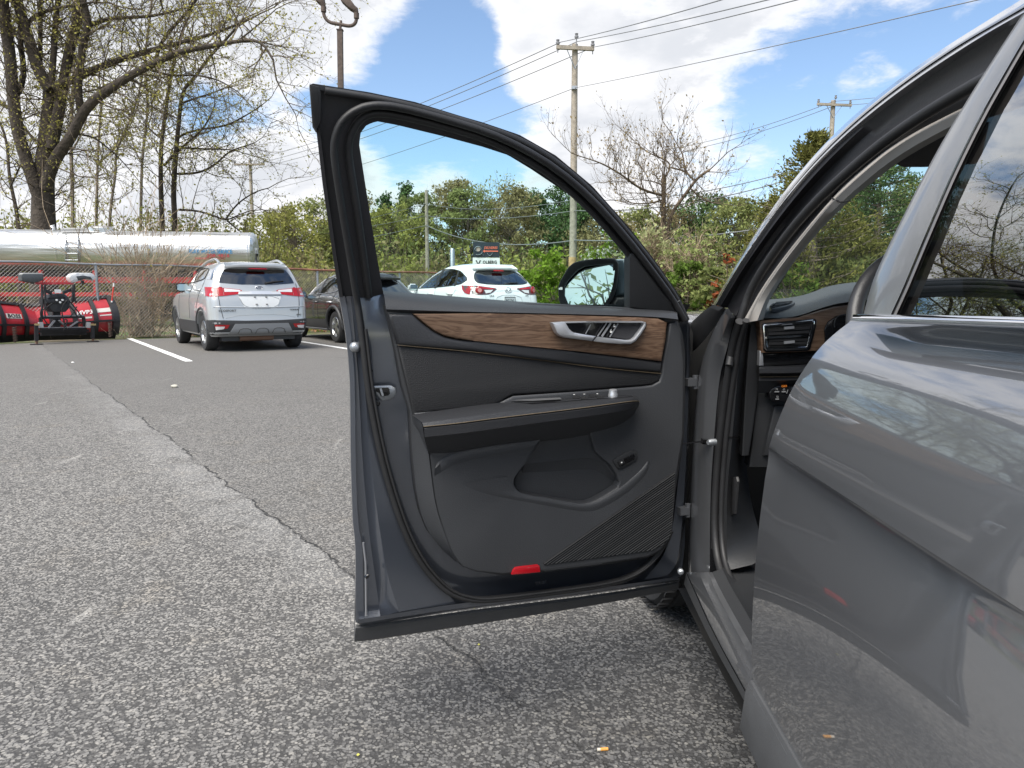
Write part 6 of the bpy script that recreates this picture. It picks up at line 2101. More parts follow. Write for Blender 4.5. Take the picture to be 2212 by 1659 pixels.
# ---------------------------------------------------------------- dark crossover, mostly behind the door's edge
DARK = mat('black_grey_paint', (.022, .022, .024), .25, .25, 1.0)
DSC = 1.06
ax = gp(733, 740) + Vector((math.cos(HEAD), math.sin(HEAD), 0)) * (.78 * DSC)
c2 = Car('parked_crossover', 'black crossover with stickers on its sloping rear window, half hidden by the door frame', 'crossover', ax, HEAD, DSC,
         [(.24, .80, -.62, 3.20, .18), (.34, .86, -.76, 3.38, .22), (.55, .89, -.82, 3.44, .24), (.72, .895, -.83, 3.44, .24), (.86, .885, -.80, 3.35, .24), (.98, .865, -.72, 2.95, .22),
          (1.02, .855, -.66, 2.20, .20), (1.16, .80, -.46, 1.90, .19), (1.30, .74, -.26, 1.60, .18), (1.41, .68, -.08, 1.28, .17), (1.48, .61, .0, 1.02, .16), (1.52, .48, .06, .8, .14), (1.535, .3, .3, .6, .12)],
         DARK, 2.65, GRP)
c2.body(.35)
c2.wheels(.345, .215, 5)
rw = [(-.64, 1.03), (.64, 1.03), (.63, 1.08), (.55, 1.30), (.46, 1.365), (-.46, 1.365), (-.55, 1.30), (-.63, 1.08)]
mdg = glass('dark_car_window', (.10, .11, .11), 2.8, .02, 1.5)
c2.panel('rear_window', rw, mdg, 'rear', .006)
c2.panel('rear_window_back', rw, M_INT, 'rear', .001)
bm = plate([c2.Rr(x, z, o_) for x, z, o_ in ((-.62, 1.36, .10), (-.3, 1.375, .20), (.3, 1.375, .20), (.62, 1.36, .10), (.58, 1.47, .0), (-.58, 1.47, .0))], Vector((0, 0, .05)), .015)
obj('roof_spoiler', bm, DARK, c2.T, 40)
for sg in (-1, 1):
    q = lambda pts: [(sg * a, b) for a, b in pts]
    c2.panel('tail_lamp', q([(.86, .985), (.60, .96), (.36, .93), (.34, .91), (.62, .86), (.86, .85)]), M_TAIL, 'rear', .012, .03)
    c2.panel('reverse_lamp', q([(.78, .955), (.70, .955), (.69, .875), (.78, .87)]), M_TAILW, 'rear', .016, .01)
    win = [(1.92, 1.035), (1.62, 1.22), (1.30, 1.37), (.95, 1.44), (.50, 1.44), (.10, 1.37), (-.16, 1.20), (-.06, 1.10), (.9, 1.06)]
    c2.panel('side_window', win, mdg if sg > 0 else glass('clear_car_window', (.45, .5, .48), 1.6, 0), 'side', .006, .03, sg)
    c2.panel('side_window_back', win, M_INT, 'side', .001, .03, sg)
    c2.line('window_trim', win + win[:1], M_STEEL, 'side', .016, .006, sg)
    c2.panel('window_pillar', [(.98, 1.04), (.88, 1.04), (.80, 1.44), (.92, 1.44)], M_BLK, 'side', .010, .03, sg)
    c2.panel('side_cladding', [(.40, .50), (2.25, .48), (2.22, .26), (.42, .26)], M_CB, 'side', .010, .03, sg)
    c2.line('sill_strip', [(.40, .285), (2.2, .275)], M_STEEL, 'side', .02, .014, sg)
    for seam in ([(1.94, 1.02), (2.12, .8), (2.12, .5)], [(.90, 1.04), (.96, .8), (.95, .5)], [(-.05, 1.08), (.10, .9), (.36, .70), (.42, .52)]):
        c2.line('door_seam', seam, M_SEAMLINE, 'side', .010, .0, sg)
    for y in (1.10, .20):
        obj('door_handle', Geo().tube([c2.S(y + .10, .88, .0, sg), c2.S(y + .08, .885, .035, sg), c2.S(y - .06, .885, .035, sg), c2.S(y - .08, .88, .0, sg)], .018, 8), DARK if y > 1 else M_CHROME, c2.T, 60)
    for yy in (0, 2.65):
        c2.line('arch_trim', [(yy + .44 * math.cos(R(a)), .35 + .44 * math.sin(R(a))) for a in range(-10, 191, 15)], M_CB, 'side', .085, -.006, sg)
    c2.mirror(1.86, 1.02, M_GLOSSBLK, sg)
c2.panel('rear_bumper', [(-.88, .56), (.88, .56), (.88, .40), (.78, .26), (-.78, .26), (-.88, .40)], M_CB, 'rear', .006)
# round emblem and stickers on the glass
P = c2.Rr(0.06, .945, .03)
xd_ = (c2.Rr(.1, .9) - c2.Rr(-.1, .9)).normalized()


def emblem(P, xd_, a_, m, parent, nm='wing_badge'):
    pts = [P + xd_ * (a_ * math.cos(R(15 * k))) + Vector((0, 0, a_ * .80 * math.sin(R(15 * k)))) for k in range(24)]
    o_ = obj(nm, Geo().tube(pts, a_ * .13, 6, closed=True), m, parent, 60)
    v_ = smooth_line([P + xd_ * (a_ * f) + Vector((0, 0, a_ * h)) for f, h in ((-.85, .30), (-.35, .22), (0, -.30), (.35, .22), (.85, .30))], 20)
    obj('badge_wings', Geo().tube(v_, a_ * .11, 6), m, parent, 60)
    return o_


emblem(P, xd_, .085, M_CHROME_B, c2.T)
zdw = (c2.Rr(0, 1.25) - c2.Rr(0, 1.10)).normalized()
M_STK = mat('sticker_ink', (.03, .035, .035), .6)
for (x, z, r_) in ((-.16, 1.235, .052), (.02, 1.095, .055)):
    P = c2.Rr(x, z, .014)
    obj('round_sticker', Geo().tube([P + xd_ * (r_ * math.cos(R(15 * k))) + zdw * (r_ * math.sin(R(15 * k))) for k in range(24)], .008, 5, closed=True), M_STK, c2.T, 60)
    text_mesh('VL', r_ * 1.1, P, xd_, zdw, M_STK, c2.T, 'lettering', True, .002)
text_mesh('COACH', .040, c2.Rr(-.16, 1.168, .014), xd_, zdw, M_STK, c2.T, 'lettering', True, .002)
text_mesh('UW OSHKOSH ALUMNI', .036, c2.Rr(-.27, 1.135, .014), xd_, zdw, M_STK, c2.T, 'lettering', True, .002)
c2.panel('dark_sticker', [(-.40, 1.11), (-.02, 1.11), (.0, 1.05), (-.40, 1.05)], M_STK, 'rear', .011, .01)

# ---------------------------------------------------------------- white crossover seen through the door glass
WHT = mat('white_paint', (.74, .75, .745), .3, 0, 1.0)
KSC = 1.12
rc = at(1165, 640, 19.3)
rc.z = 0
fwd = Vector((-math.sin(HEAD), math.cos(HEAD), 0))
rgt = Vector((math.cos(HEAD), math.sin(HEAD), 0))
ax = rc - rgt * (.915 * KSC) + fwd * (.72 * KSC)
ax.z = .045
c3 = Car('parked_crossover', 'white crossover with round red tail lamps seen through the window of the open door', 'crossover', ax, HEAD, KSC,
         [(.24, .80, -.66, 3.30, .18), (.34, .88, -.80, 3.50, .22), (.55, .915, -.87, 3.56, .24), (.75, .92, -.86, 3.56, .24), (.92, .915, -.82, 3.45, .24), (1.05, .90, -.76, 3.0, .23),
          (1.10, .885, -.72, 2.30, .22), (1.24, .83, -.58, 2.02, .21), (1.40, .765, -.40, 1.70, .20), (1.53, .70, -.24, 1.35, .19), (1.60, .63, -.18, 1.10, .17), (1.64, .50, -.1, .85, .15), (1.66, .32, .1, .6, .12)],
         WHT, 2.70, GRP)
c3.zmap = lambda z: z + (.088 * max(0, min(1, (z - .5) / .4)) if z < 1.2 else .088 * max(0, 1 - (z - 1.2) / .25))
c3.body(.365)
c3.wheels(.355, .225, 5)
rw = [(-.66, 1.12), (-.40, 1.085), (.40, 1.085), (.66, 1.12), (.70, 1.17), (.62, 1.38), (.55, 1.46), (.45, 1.485), (-.45, 1.485), (-.55, 1.46), (-.62, 1.38), (-.70, 1.17)]
c3.panel('rear_window', rw, M_CARGLASS, 'rear', .006)
c3.panel('rear_window_back', rw, M_INT, 'rear', .001)
c3.line('window_edge', rw + rw[:1], M_BLK, 'rear', .02, .006)
bm = plate([c3.Rr(x, z, o_) for x, z, o_ in ((-.62, 1.50, .06), (-.3, 1.515, .15), (.3, 1.515, .15), (.62, 1.50, .06), (.58, 1.60, .0), (-.58, 1.60, .0))], Vector((0, 0, .05)), .015)
obj('roof_spoiler', bm, WHT, c3.T, 40)
c3.panel('brake_light', [(-.14, 1.478), (.14, 1.478), (.12, 1.505), (-.12, 1.505)], M_TAIL, 'rear', .12, .04)
obj('rear_wiper', Geo().tube([c3.Rr(.02, 1.10, .02), c3.Rr(.2, 1.125, .03), c3.Rr(.40, 1.13, .025)], [.022, .016, .008], 6), M_BLK, c3.T, 60)
for sg in (-1, 1):
    q = lambda pts: [(sg * a, b) for a, b in pts]
    c3.panel('tail_lamp', q([(.91, 1.06), (.74, 1.06), (.30, 1.005), (.27, .985), (.42, .90), (.52, .87), (.80, .86), (.91, .90)]), mat('lamp_smoke', (.10, .05, .05), .2, coat=.6), 'rear', .008, .03)
    c3.panel('tail_lamp', q([(.68, 1.045), (.50, 1.02), (.31, .995), (.40, .975), (.66, .99)]), M_TAIL, 'rear', .014, .01)
    c3.panel('reverse_lamp', q([(.60, .96), (.38, .965), (.46, .905), (.58, .89)]), M_TAILW, 'rear', .014, .01)
    P = c3.Rr(sg * .72, .955, .02)
    nn = (c3.M.to_3x3() @ Vector((sg * .35, -.9, 0))).normalized()
    obj('round_lamp', Geo().tube([P, P + nn * .018, P + nn * .03], [.105, .095, .05], 18), M_TAIL, c3.T, 60)
    obj('round_lamp', Geo().tube([P, P + nn * .034], .052, 16), mat('lamp_pink', (.65, .25, .25), .2, coat=.5), c3.T, 60)
    c3.panel('tail_lamp', [(-.60, 1.145), (-.42, 1.13), (-.22, 1.16), (-.30, 1.065), (-.42, .985), (-.60, .95)], M_TAIL, 'side', .010, .03, sg)
    win = [(2.0, 1.10), (1.72, 1.29), (1.38, 1.455), (1.0, 1.54), (.5, 1.545), (.05, 1.48), (-.28, 1.34), (-.36, 1.26), (-.10, 1.17), (.9, 1.12)]
    c3.panel('side_window', win, M_CARGLASS, 'side', .006, .03, sg)
    c3.panel('side_window_back', win, M_INT, 'side', .001, .03, sg)
    c3.line('window_seal', win + win[:1], M_BLK, 'side', .018, .006, sg)
    c3.panel('window_pillar', [(1.02, 1.10), (.92, 1.10), (.84, 1.54), (.95, 1.54)], M_BLK, 'side', .010, .03, sg)
    c3.panel('window_pillar', [(.10, 1.14), (.04, 1.15), (.10, 1.49), (.17, 1.505)], M_BLK, 'side', .010, .03, sg)
    c3.panel('side_cladding', [(.42, .44), (2.30, .42), (2.27, .26), (.44, .26)], M_CB, 'side', .008, .03, sg)
    for seam in ([(2.02, 1.08), (2.18, .8), (2.18, .5)], [(.94, 1.1), (1.0, .8), (.98, .5)], [(-.08, 1.15), (.10, .95), (.40, .72), (.44, .5)]):
        c3.line('door_seam', seam, M_SEAMLINE, 'side', .008, -.001, sg)
    for y in (1.14, .22):
        obj('door_handle', Geo().tube([c3.S(y + .11, .965, .0, sg), c3.S(y + .09, .97, .04, sg), c3.S(y - .07, .97, .04, sg), c3.S(y - .09, .965, .0, sg)], .022, 8), WHT, c3.T, 60)
    c3.mirror(1.92, 1.10, WHT, sg)
    for yy in (0, 2.70):
        c3.line('arch_trim', [(yy + .45 * math.cos(R(a)), .365 + .45 * math.sin(R(a))) for a in range(-10, 191, 15)], M_CB, 'side', .06, -.006, sg)
c3.line('fuel_flap', [(-.05 + .09 * math.cos(R(k * 30)), .96 + .09 * math.sin(R(k * 30))) for k in range(13)], mat('crease_white', (.5, .5, .5), .5), 'side', .006, .0)
c3.panel('rear_bumper', [(-.88, .46), (.88, .46), (.88, .36), (.78, .26), (-.78, .26), (-.88, .36)], M_CB, 'rear', .006)
c3.line('hatch_seam', [(-.60, .88), (-.60, .70), (-.56, .56)], MATS['crease_white'], 'rear', .008, .001)
c3.line('hatch_seam', [(.60, .88), (.60, .70), (.56, .56)], MATS['crease_white'], 'rear', .008, .001)
c3.line('tail_crease', [(-.36, .70), (-.32, .86), (.32, .86), (.36, .70)], MATS['crease_white'], 'rear', .014, .001)
c3.line('tail_crease', [(-.30, .94), (.0, .955), (.30, .94)], MATS['crease_white'], 'rear', .010, .0)
xd_ = (c3.Rr(.1, .9) - c3.Rr(-.1, .9)).normalized()
emblem(c3.Rr(0, .955, .025), xd_, .085, M_CHROME, c3.T)
P = c3.Rr(0, .765, .02)
obj('number_plate', Geo().prism([P + xd_ * (a * .155) + Vector((0, 0, b * .078)) for a, b in ((-1, -1), (1, -1), (1, 1), (-1, 1))], fwd * .015), M_WHITE, c3.T)
obj('plate_frame', Geo().tube([P - fwd * .004 + xd_ * (a * .158) + Vector((0, 0, b * .08)) for a, b in ((-1, -1), (1, -1), (1, 1), (-1, 1))], .010, 5, closed=True), M_BADGE, c3.T)
text_mesh('FNT-7563', .085, P - fwd * .004 - Vector((0, 0, .008)), xd_, Vector((0, 0, 1)), mat('plate_ink', (.06, .07, .10), .6), c3.T, 'lettering', True, .001, sx_=.72)
text_mesh('CX-5', .06, c3.Rr(-.45, .845, .012), xd_, Vector((0, 0, 1)), M_BADGE, c3.T, 'lettering', True, .002)
text_mesh('AWD', .04, c3.Rr(.50, .845, .012), xd_, Vector((0, 0, 1)), M_BADGE, c3.T, 'lettering', True, .002)

# ================================================================== TREES AND SHRUBS
random.seed(21)


def bark(name, col):
    return mat(name, col, .95, bump=(11, 1.0, .05), var=.45, varscale=6)


def leafmat(name, c0, c1, trans=.25):
    if name in MATS:
        return MATS[name]
    m = bpy.data.materials.new(name)
    m.use_nodes = True
    m.node_tree.nodes.clear()
    t = NT(m.node_tree)
    c = t.n('TexCoord').outputs['Object']
    nz = t.n('TexNoise', i={'Vector': c, 'Scale': .8, 'Detail': 3.0}).outputs[0]
    n2_ = t.n('TexNoise', i={'Vector': c, 'Scale': 11.0, 'Detail': 2.0}).outputs[0]
    v = t.math('ADD', t.math('MULTIPLY', nz, .6), t.math('MULTIPLY', n2_, .5))
    col = t.ramp(v, [(.38, c0), (.68, c1)])
    df = t.n('BsdfDiffuse', i={0: col})
    tr = t.n('BsdfTranslucent', i={0: col})
    mx_ = t.n('MixShader', i={0: trans, 1: df.outputs[0], 2: tr.outputs[0]})
    t.n('OutputMaterial', i={0: mx_.outputs[0]})
    MATS[name] = m
    return m


B_DARK = bark('bark_dark', (.060, .048, .038))
B_TWIG = bark('twig_brown', (.115, .088, .060))
B_TAN = bark('twig_tan', (.33, .255, .175))
B_GREY = bark('bark_grey', (.20, .165, .13))
L_BUD = leafmat('bud_yellow_green', (.27, .255, .06), (.48, .44, .14), .4)
L_LIGHT = leafmat('leaf_light', (0.180, 0.198, 0.048), (0.372, 0.372, 0.120), .3)
L_MID = leafmat('leaf_mid', (0.130, 0.163, 0.058), (0.286, 0.312, 0.117), .3)
L_OLIVE = leafmat('leaf_olive', (0.163, 0.150, 0.069), (0.338, 0.294, 0.144), .3)
L_DARK = leafmat('leaf_dark', (0.046, 0.088, 0.036), (0.124, 0.189, 0.072), .15)
L_CEDAR = leafmat('leaf_cedar', (0.063, 0.075, 0.023), (0.196, 0.190, 0.057), .15)
L_BRIGHT = leafmat('leaf_bright', (.11, .19, .02), (.24, .34, .05), .35)
L_PALE = leafmat('leaf_pale', (.25, .28, .12), (.46, .47, .25), .3)
L_RED = leafmat('leaf_rust', (.16, .045, .02), (.32, .10, .045), .2)
L_WHITE = leafmat('blossom_white', (.6, .6, .52), (.8, .8, .74), .3)


def rv(a=1.0):
    return Vector((random.gauss(0, a), random.gauss(0, a), random.gauss(0, a)))


class Tree:
    def __init__(s, sides=3):
        s.tw = Geo()
        s.lf = Geo()
        s.tips = []

    def shoot(s, p, d, L, r, level, kids, up=.15, wob=.22, spread=.75, leafp=0.0, leafs=.06, nseg=4, leafn=1):
        pts, rad = [p.copy()], [r]
        d = d.normalized()
        for i in range(nseg):
            d = (d + rv(wob) + Vector((0, 0, up * .35))).normalized()
            p = p + d * (L / nseg)
            pts.append(p.copy())
            rad.append(r * (1 - .75 * (i + 1) / nseg))
        s.tw.tube(pts, rad, 3 if level < 2 else 4, cap=False)
        if level == 0:
            s.tips.append(pts[-1])
        if leafp and level <= 1:
            for q in pts[1:]:
                if random.random() < leafp:
                    for _ in range(leafn):
                        s.leaf(q + rv(.03), leafs * random.uniform(.6, 1.35))
        if level > 0:
            nk = kids[level] if isinstance(kids, dict) else kids
            for k in range(nk):
                f = .22 + .78 * (k + random.random()) / nk
                i = min(nseg - 1, int(f * nseg))
                q = pts[i].lerp(pts[i + 1], f * nseg - i if f < 1 else 1)
                dd = (pts[i + 1] - pts[i]).normalized()
                ax_ = dd.orthogonal()
                ax_.rotate(Matrix.Rotation(random.uniform(0, 6.283), 3, dd))
                nd = (dd + ax_ * spread * random.uniform(.6, 1.4) + Vector((0, 0, up))).normalized()
                s.shoot(q, nd, L * random.uniform(.42, .68), max(.004, r * .5), level - 1, kids, up, wob, spread, leafp, leafs, max(3, nseg - 1), leafn)

    def leaf(s, p, size, n=None):
        n = (n if n is not None else rv()).normalized()
        u_ = n.orthogonal()
        u_.rotate(Matrix.Rotation(random.uniform(0, 6.283), 3, n))
        v_ = n.cross(u_)
        u_ = u_ * size
        v_ = v_ * (size * .55)
        s.lf.add([p - u_, p + v_ + u_ * .1, p + u_ * 1.1, p - v_ + u_ * .1], [(0, 1, 2, 3)])


def traced_tree(name, label, group, limbs, Y0, mbark, mtwig, mleaf, seed, per_m=2.2, L0=2.2, kids={2: 5, 1: 5}, up=.15, leafp=.3, leafs=.05, r_twig=.022, lev=2, wob=.22, minr=.02, spread=.75, lower=.0):
    """limbs: (traced picture line, start width px, end width px, depth drift) -> trunk, twigs, leaves"""
    random.seed(seed)
    tr, T = Geo(), Tree()
    base = None
    for li, (pts, w0, w1, dy) in enumerate(limbs):
        p2 = smooth_line([(*p, 0) for p in pts], max(6, len(pts) * 3), 2)
        n = len(p2)
        P = [at(q.x, q.y, Y0 + dy * i / (n - 1)) for i, q in enumerate(p2)]
        if base is None:
            P[0].z = 0 if P[0].z < 2.5 else P[0].z
            base = Vector((P[0].x, P[0].y, 0))
        rr = [max(.008, (w0 + (w1 - w0) * i / (n - 1)) / F * Y0 / 2) for i in range(n)]
        tr.tube(P, rr, 9 if w0 > 12 else 6)
        length = sum((b - a).length for a, b in zip(P, P[1:]))
        m = int(length * per_m)
        for k in range(m):
            f = (k + random.random()) / m
            if f < (.30 if li == 0 else .06) + lower:
                continue
            i = min(n - 2, int(f * (n - 1)))
            q = P[i].lerp(P[i + 1], f * (n - 1) - i)
            dd = (P[i + 1] - P[i]).normalized()
            ax_ = dd.orthogonal()
            ax_.rotate(Matrix.Rotation(random.uniform(0, 6.283), 3, dd))
            nd = dd * .6 + ax_ * random.uniform(.5, 1.2) + Vector((0, 0, up))
            T.shoot(q, nd, L0 * random.uniform(.5, 1.25) * (1.1 - .45 * f), min(r_twig, rr[i] * .6), lev, kids, up, wob, spread, leafp, leafs)
        # the limb's own tip
        T.shoot(P[-1], P[-1] - P[-2], L0 * 1.1, min(r_twig * 1.2, rr[-1]), lev, kids, up, wob, spread, leafp, leafs)
    o = thing(name, label, 'tree', base, 0, group)
    obj('trunk', tr, mbark, o, 60, fix=False)
    obj('branches', T.tw, mtwig, o, None, fix=False)
    if mleaf and T.lf.v:
        obj('foliage', T.lf, mleaf, o, None, fix=False)
    return o


def zc_(pts, k=3.1017):
    q = [(x / k, y / k) for x, y in pts]
    if q[-1][1] < 0:             # limbs that leave the picture at the top go on growing
        dx, dy = q[-1][0] - q[-2][0], q[-1][1] - q[-2][1]
        m = math.hypot(dx, dy)
        q += [(q[-1][0] + dx / m * 90 + 25, q[-1][1] - 110), (q[-1][0] + dx / m * 150 + 60, q[-1][1] - 250)]
    return q


GT = 'bare trees behind the tank trailer'
big = [(zc_([(295, 1960), (295, 1540), (288, 1350), (297, 1150), (312, 1000), (330, 800), (342, 590)]), 58, 27, .5),
       (zc_([(305, 1260), (335, 1150), (385, 1040), (480, 920), (550, 760), (640, 660), (760, 580), (900, 490), (1040, 420), (1200, 345), (1400, 310), (1600, 272), (1750, 268), (1830, 400)]), 26, 4, -3.0),
       (zc_([(342, 600), (300, 555), (240, 430), (190, 250), (140, 100), (100, -60)]), 24, 14, -.8),
       (zc_([(350, 590), (400, 560), (480, 540), (640, 460), (800, 400), (1000, 340), (1200, 290), (1450, 220), (1650, 140)]), 17, 5, 2.0),
       (zc_([(345, 1000), (385, 800), (420, 600), (460, 350), (520, 150), (560, -60)]), 24, 11, 1.4),
       (zc_([(545, 750), (518, 600), (540, 450), (552, 300), (600, 170), (570, 50), (540, -60)]), 16, 9, -1.5),
       (zc_([(600, 170), (680, 140), (760, 120), (1000, 112), (1150, 80), (1320, 30)]), 9, 3, -1.0),
       (zc_([(285, 1400), (245, 1280), (212, 1180), (180, 1080), (120, 900), (85, 650), (70, 400), (40, 200), (10, -40)]), 26, 18, -1.2),
       (zc_([(110, 640), (170, 520), (130, 250), (150, 60), (120, -60)]), 12, 6, 1.0),
       (zc_([(342, 590), (360, 350), (375, 100), (400, -60)]), 13, 9, .9),
       (zc_([(290, 560), (265, 450), (272, 200), (268, -40)]), 10, 7, 1.6),
       (zc_([(182, 160), (250, 90), (400, 50), (620, 15)]), 9, 4, -1.0),
       (zc_([(890, 530), (980, 590), (1090, 700), (1120, 760)]), 4, 2, -.6),
       (zc_([(1010, 470), (1160, 510), (1330, 500), (1480, 540), (1600, 620)]), 5.5, 2, -1.2),
       (zc_([(530, 900), (620, 915), (700, 970), (800, 1060), (880, 1150)]), 5, 2, .8),
       (zc_([(1040, 420), (1060, 330), (1120, 220), (1250, 90), (1330, -30)]), 7.5, 4, -.8),
       (zc_([(1400, 310), (1440, 440), (1450, 560)]), 4, 1.5, .3),
       (zc_([(1600, 270), (1740, 160), (1850, 60)]), 4, 2, .5)]
BIG = traced_tree('broadleaf_tree', 'largest many limbed bare tree with thick trunk at the left edge, yellow buds', GT, big, 31.5, B_DARK, B_TWIG, L_BUD, 3, 2.8, 2.5, {2: 6, 1: 5}, .08, .5, .042, .032)
t2l = [(zc_([(1092, 1960), (1090, 1550), (1075, 1200), (1080, 950), (1110, 750), (1130, 600), (1160, 450), (1200, 250), (1290, 60)]), 13, 4, .5),
       (zc_([(1085, 930), (1040, 900), (985, 850), (1010, 790)]), 4.5, 2, .4),
       (zc_([(1098, 1110), (1200, 1000), (1350, 880), (1420, 760), (1440, 700)]), 5.5, 2, -1)]
traced_tree('broadleaf_tree', 'left stem of the slender pair of bare trees beside the door', GT, t2l, 36, B_DARK, B_TWIG, L_BUD, 4, 2.6, 2.0, {2: 5, 1: 4}, .2, .5, .04, .026)
t3l = [(zc_([(1172, 1960), (1170, 1400), (1160, 1300), (1180, 1000), (1200, 800), (1220, 600), (1300, 530), (1400, 380), (1520, 260), (1640, 120)]), 14, 4, -.8),
       (zc_([(1190, 1165), (1320, 1162), (1420, 1120), (1500, 1050), (1540, 1010), (1700, 960)]), 5.5, 2, -1.5),
       (zc_([(1215, 990), (1400, 1000), (1550, 1000), (1650, 1030)]), 5, 2, 1.2),
       (zc_([(1195, 920), (1250, 890), (1370, 860), (1500, 850), (1640, 780), (1760, 700)]), 5, 2, -.8),
       (zc_([(1225, 690), (1300, 660), (1440, 620), (1560, 560)]), 5, 2, 1.3),
       (zc_([(1200, 1405), (1330, 1412), (1440, 1450), (1520, 1478), (1600, 1440)]), 5.5, 2.5, -.9),
       (zc_([(1510, 1475), (1560, 1400), (1620, 1340), (1720, 1280), (1800, 1260)]), 4, 2, -.5),
       (zc_([(1520, 1478), (1560, 1510), (1620, 1560)]), 4, 2, .5)]
traced_tree('broadleaf_tree', 'right stem of the slender pair of bare trees beside the door, arching low branches', GT, t3l, 36, B_DARK, B_TWIG, L_BUD, 5, 2.9, 2.1, {2: 5, 1: 4}, .05, .45, .038, .026)
traced_tree('broadleaf_tree', 'thin upright bare tree standing right of the largest trunk', GT, [(zc_([(640, 1960), (645, 1400), (660, 900), (685, 680), (700, 420)]), 8, 3, 1), (zc_([(652, 1100), (760, 1010), (860, 880), (930, 690)]), 4, 2, 1)], 42, B_GREY, B_TWIG, L_BUD, 6, 2.4, 2.0, {2: 4, 1: 4}, .2, .4, .055, .026)
traced_tree('broadleaf_tree', 'thin leaning bare tree midway between the largest trunk and the pair', GT, [(zc_([(720, 1960), (735, 1400), (780, 1150), (770, 1020), (850, 860), (930, 640), (960, 480)]), 8, 3, -1)], 42, B_GREY, B_TWIG, L_BUD, 7, 2.6, 2.0, {2: 4, 1: 4}, .2, .4, .055, .026)
traced_tree('broadleaf_tree', 'dark crooked bare tree at the far left edge of the picture', GT, [(zc_([(130, 1960), (125, 1450), (60, 1200), (50, 950), (0, 820)]), 11, 5, 1), (zc_([(70, 1250), (150, 1080), (230, 940)]), 5, 2, -1), (zc_([(0, 690), (90, 740), (180, 880), (230, 940)]), 9, 4, -1)], 34, B_DARK, B_TWIG, L_BUD, 8, 2.2, 2.0, {2: 5, 1: 4}, .1, .15, .05, .03)

traced_tree('broadleaf_tree', 'straight grey bare tree rising through the crown right of the largest trunk', GT, [(zc_([(480, 1960), (490, 1350), (470, 900), (500, 500), (480, 200), (500, -60)]), 9, 5, 1), (zc_([(488, 1000), (560, 880), (600, 700), (590, 500)]), 4, 2, 1)], 40, B_GREY, B_TWIG, L_BUD, 9, 2.2, 2.0, {2: 5, 1: 4}, .2, .45, .045, .024)
traced_tree('broadleaf_tree', 'thin grey bare tree just left of the slender pair', GT, [(zc_([(930, 1960), (945, 1400), (950, 1050), (1000, 700), (960, 420), (1010, 100), (1020, -60)]), 7, 4, 1), (zc_([(950, 1100), (880, 950), (860, 760)]), 3, 2, 1)], 43, B_GREY, B_TWIG, L_BUD, 10, 2.2, 2.0, {2: 5, 1: 4}, .2, .45, .045, .024)

# middle distance: the broken bare tree right of the tall pole
zk = lambda pts: [(1228.9 + x * .2315, 301.7 + y * .2315) for x, y in pts]
mid_l = [(zk([(880, 1480), (895, 1230), (912, 1100), (890, 900), (880, 700), (885, 550), (880, 450), (890, 330)]), 14, 9, .0),
         (zk([(915, 1000), (925, 780), (980, 650), (1050, 560), (1130, 450), (1180, 380), (1250, 320), (1315, 280)]), 9, 5, -.8),
         (zk([(1165, 375), (1090, 300), (1070, 200), (1062, 130), (990, 10)]), 5, 2, .5),
         (zk([(880, 520), (750, 490), (640, 440), (560, 380), (480, 320), (380, 260), (280, 210), (120, 160)]), 6, 2, -1.0),
         (zk([(900, 440), (800, 390), (680, 375), (580, 350)]), 3.5, 1.5, .8),
         (zk([(900, 350), (950, 260), (930, 200), (800, 150), (690, 90), (590, -10)]), 4, 1.5, .6),
         (zk([(955, 260), (1050, 285), (1090, 300)]), 4, 3, .2),
         (zk([(1130, 450), (1200, 520), (1300, 580), (1420, 600)]), 4, 1.5, -.5),
         (zk([(885, 560), (780, 590), (680, 600), (560, 590), (450, 500)]), 4, 1.5, 1.0)]
traced_tree('bare_tree', 'broken brown bare tree with snapped limbs right of the tall wooden pole', None, mid_l, 27.5, bark('bark_brown', (.115, .085, .058)), bark('twig_mid', (.10, .074, .05)), leafmat('bud_tan', (.25, .19, .10), (.38, .30, .17), .3), 12, 5.2, 1.5, {2: 5, 1: 4}, .42, .2, .035, .018, spread=.7)


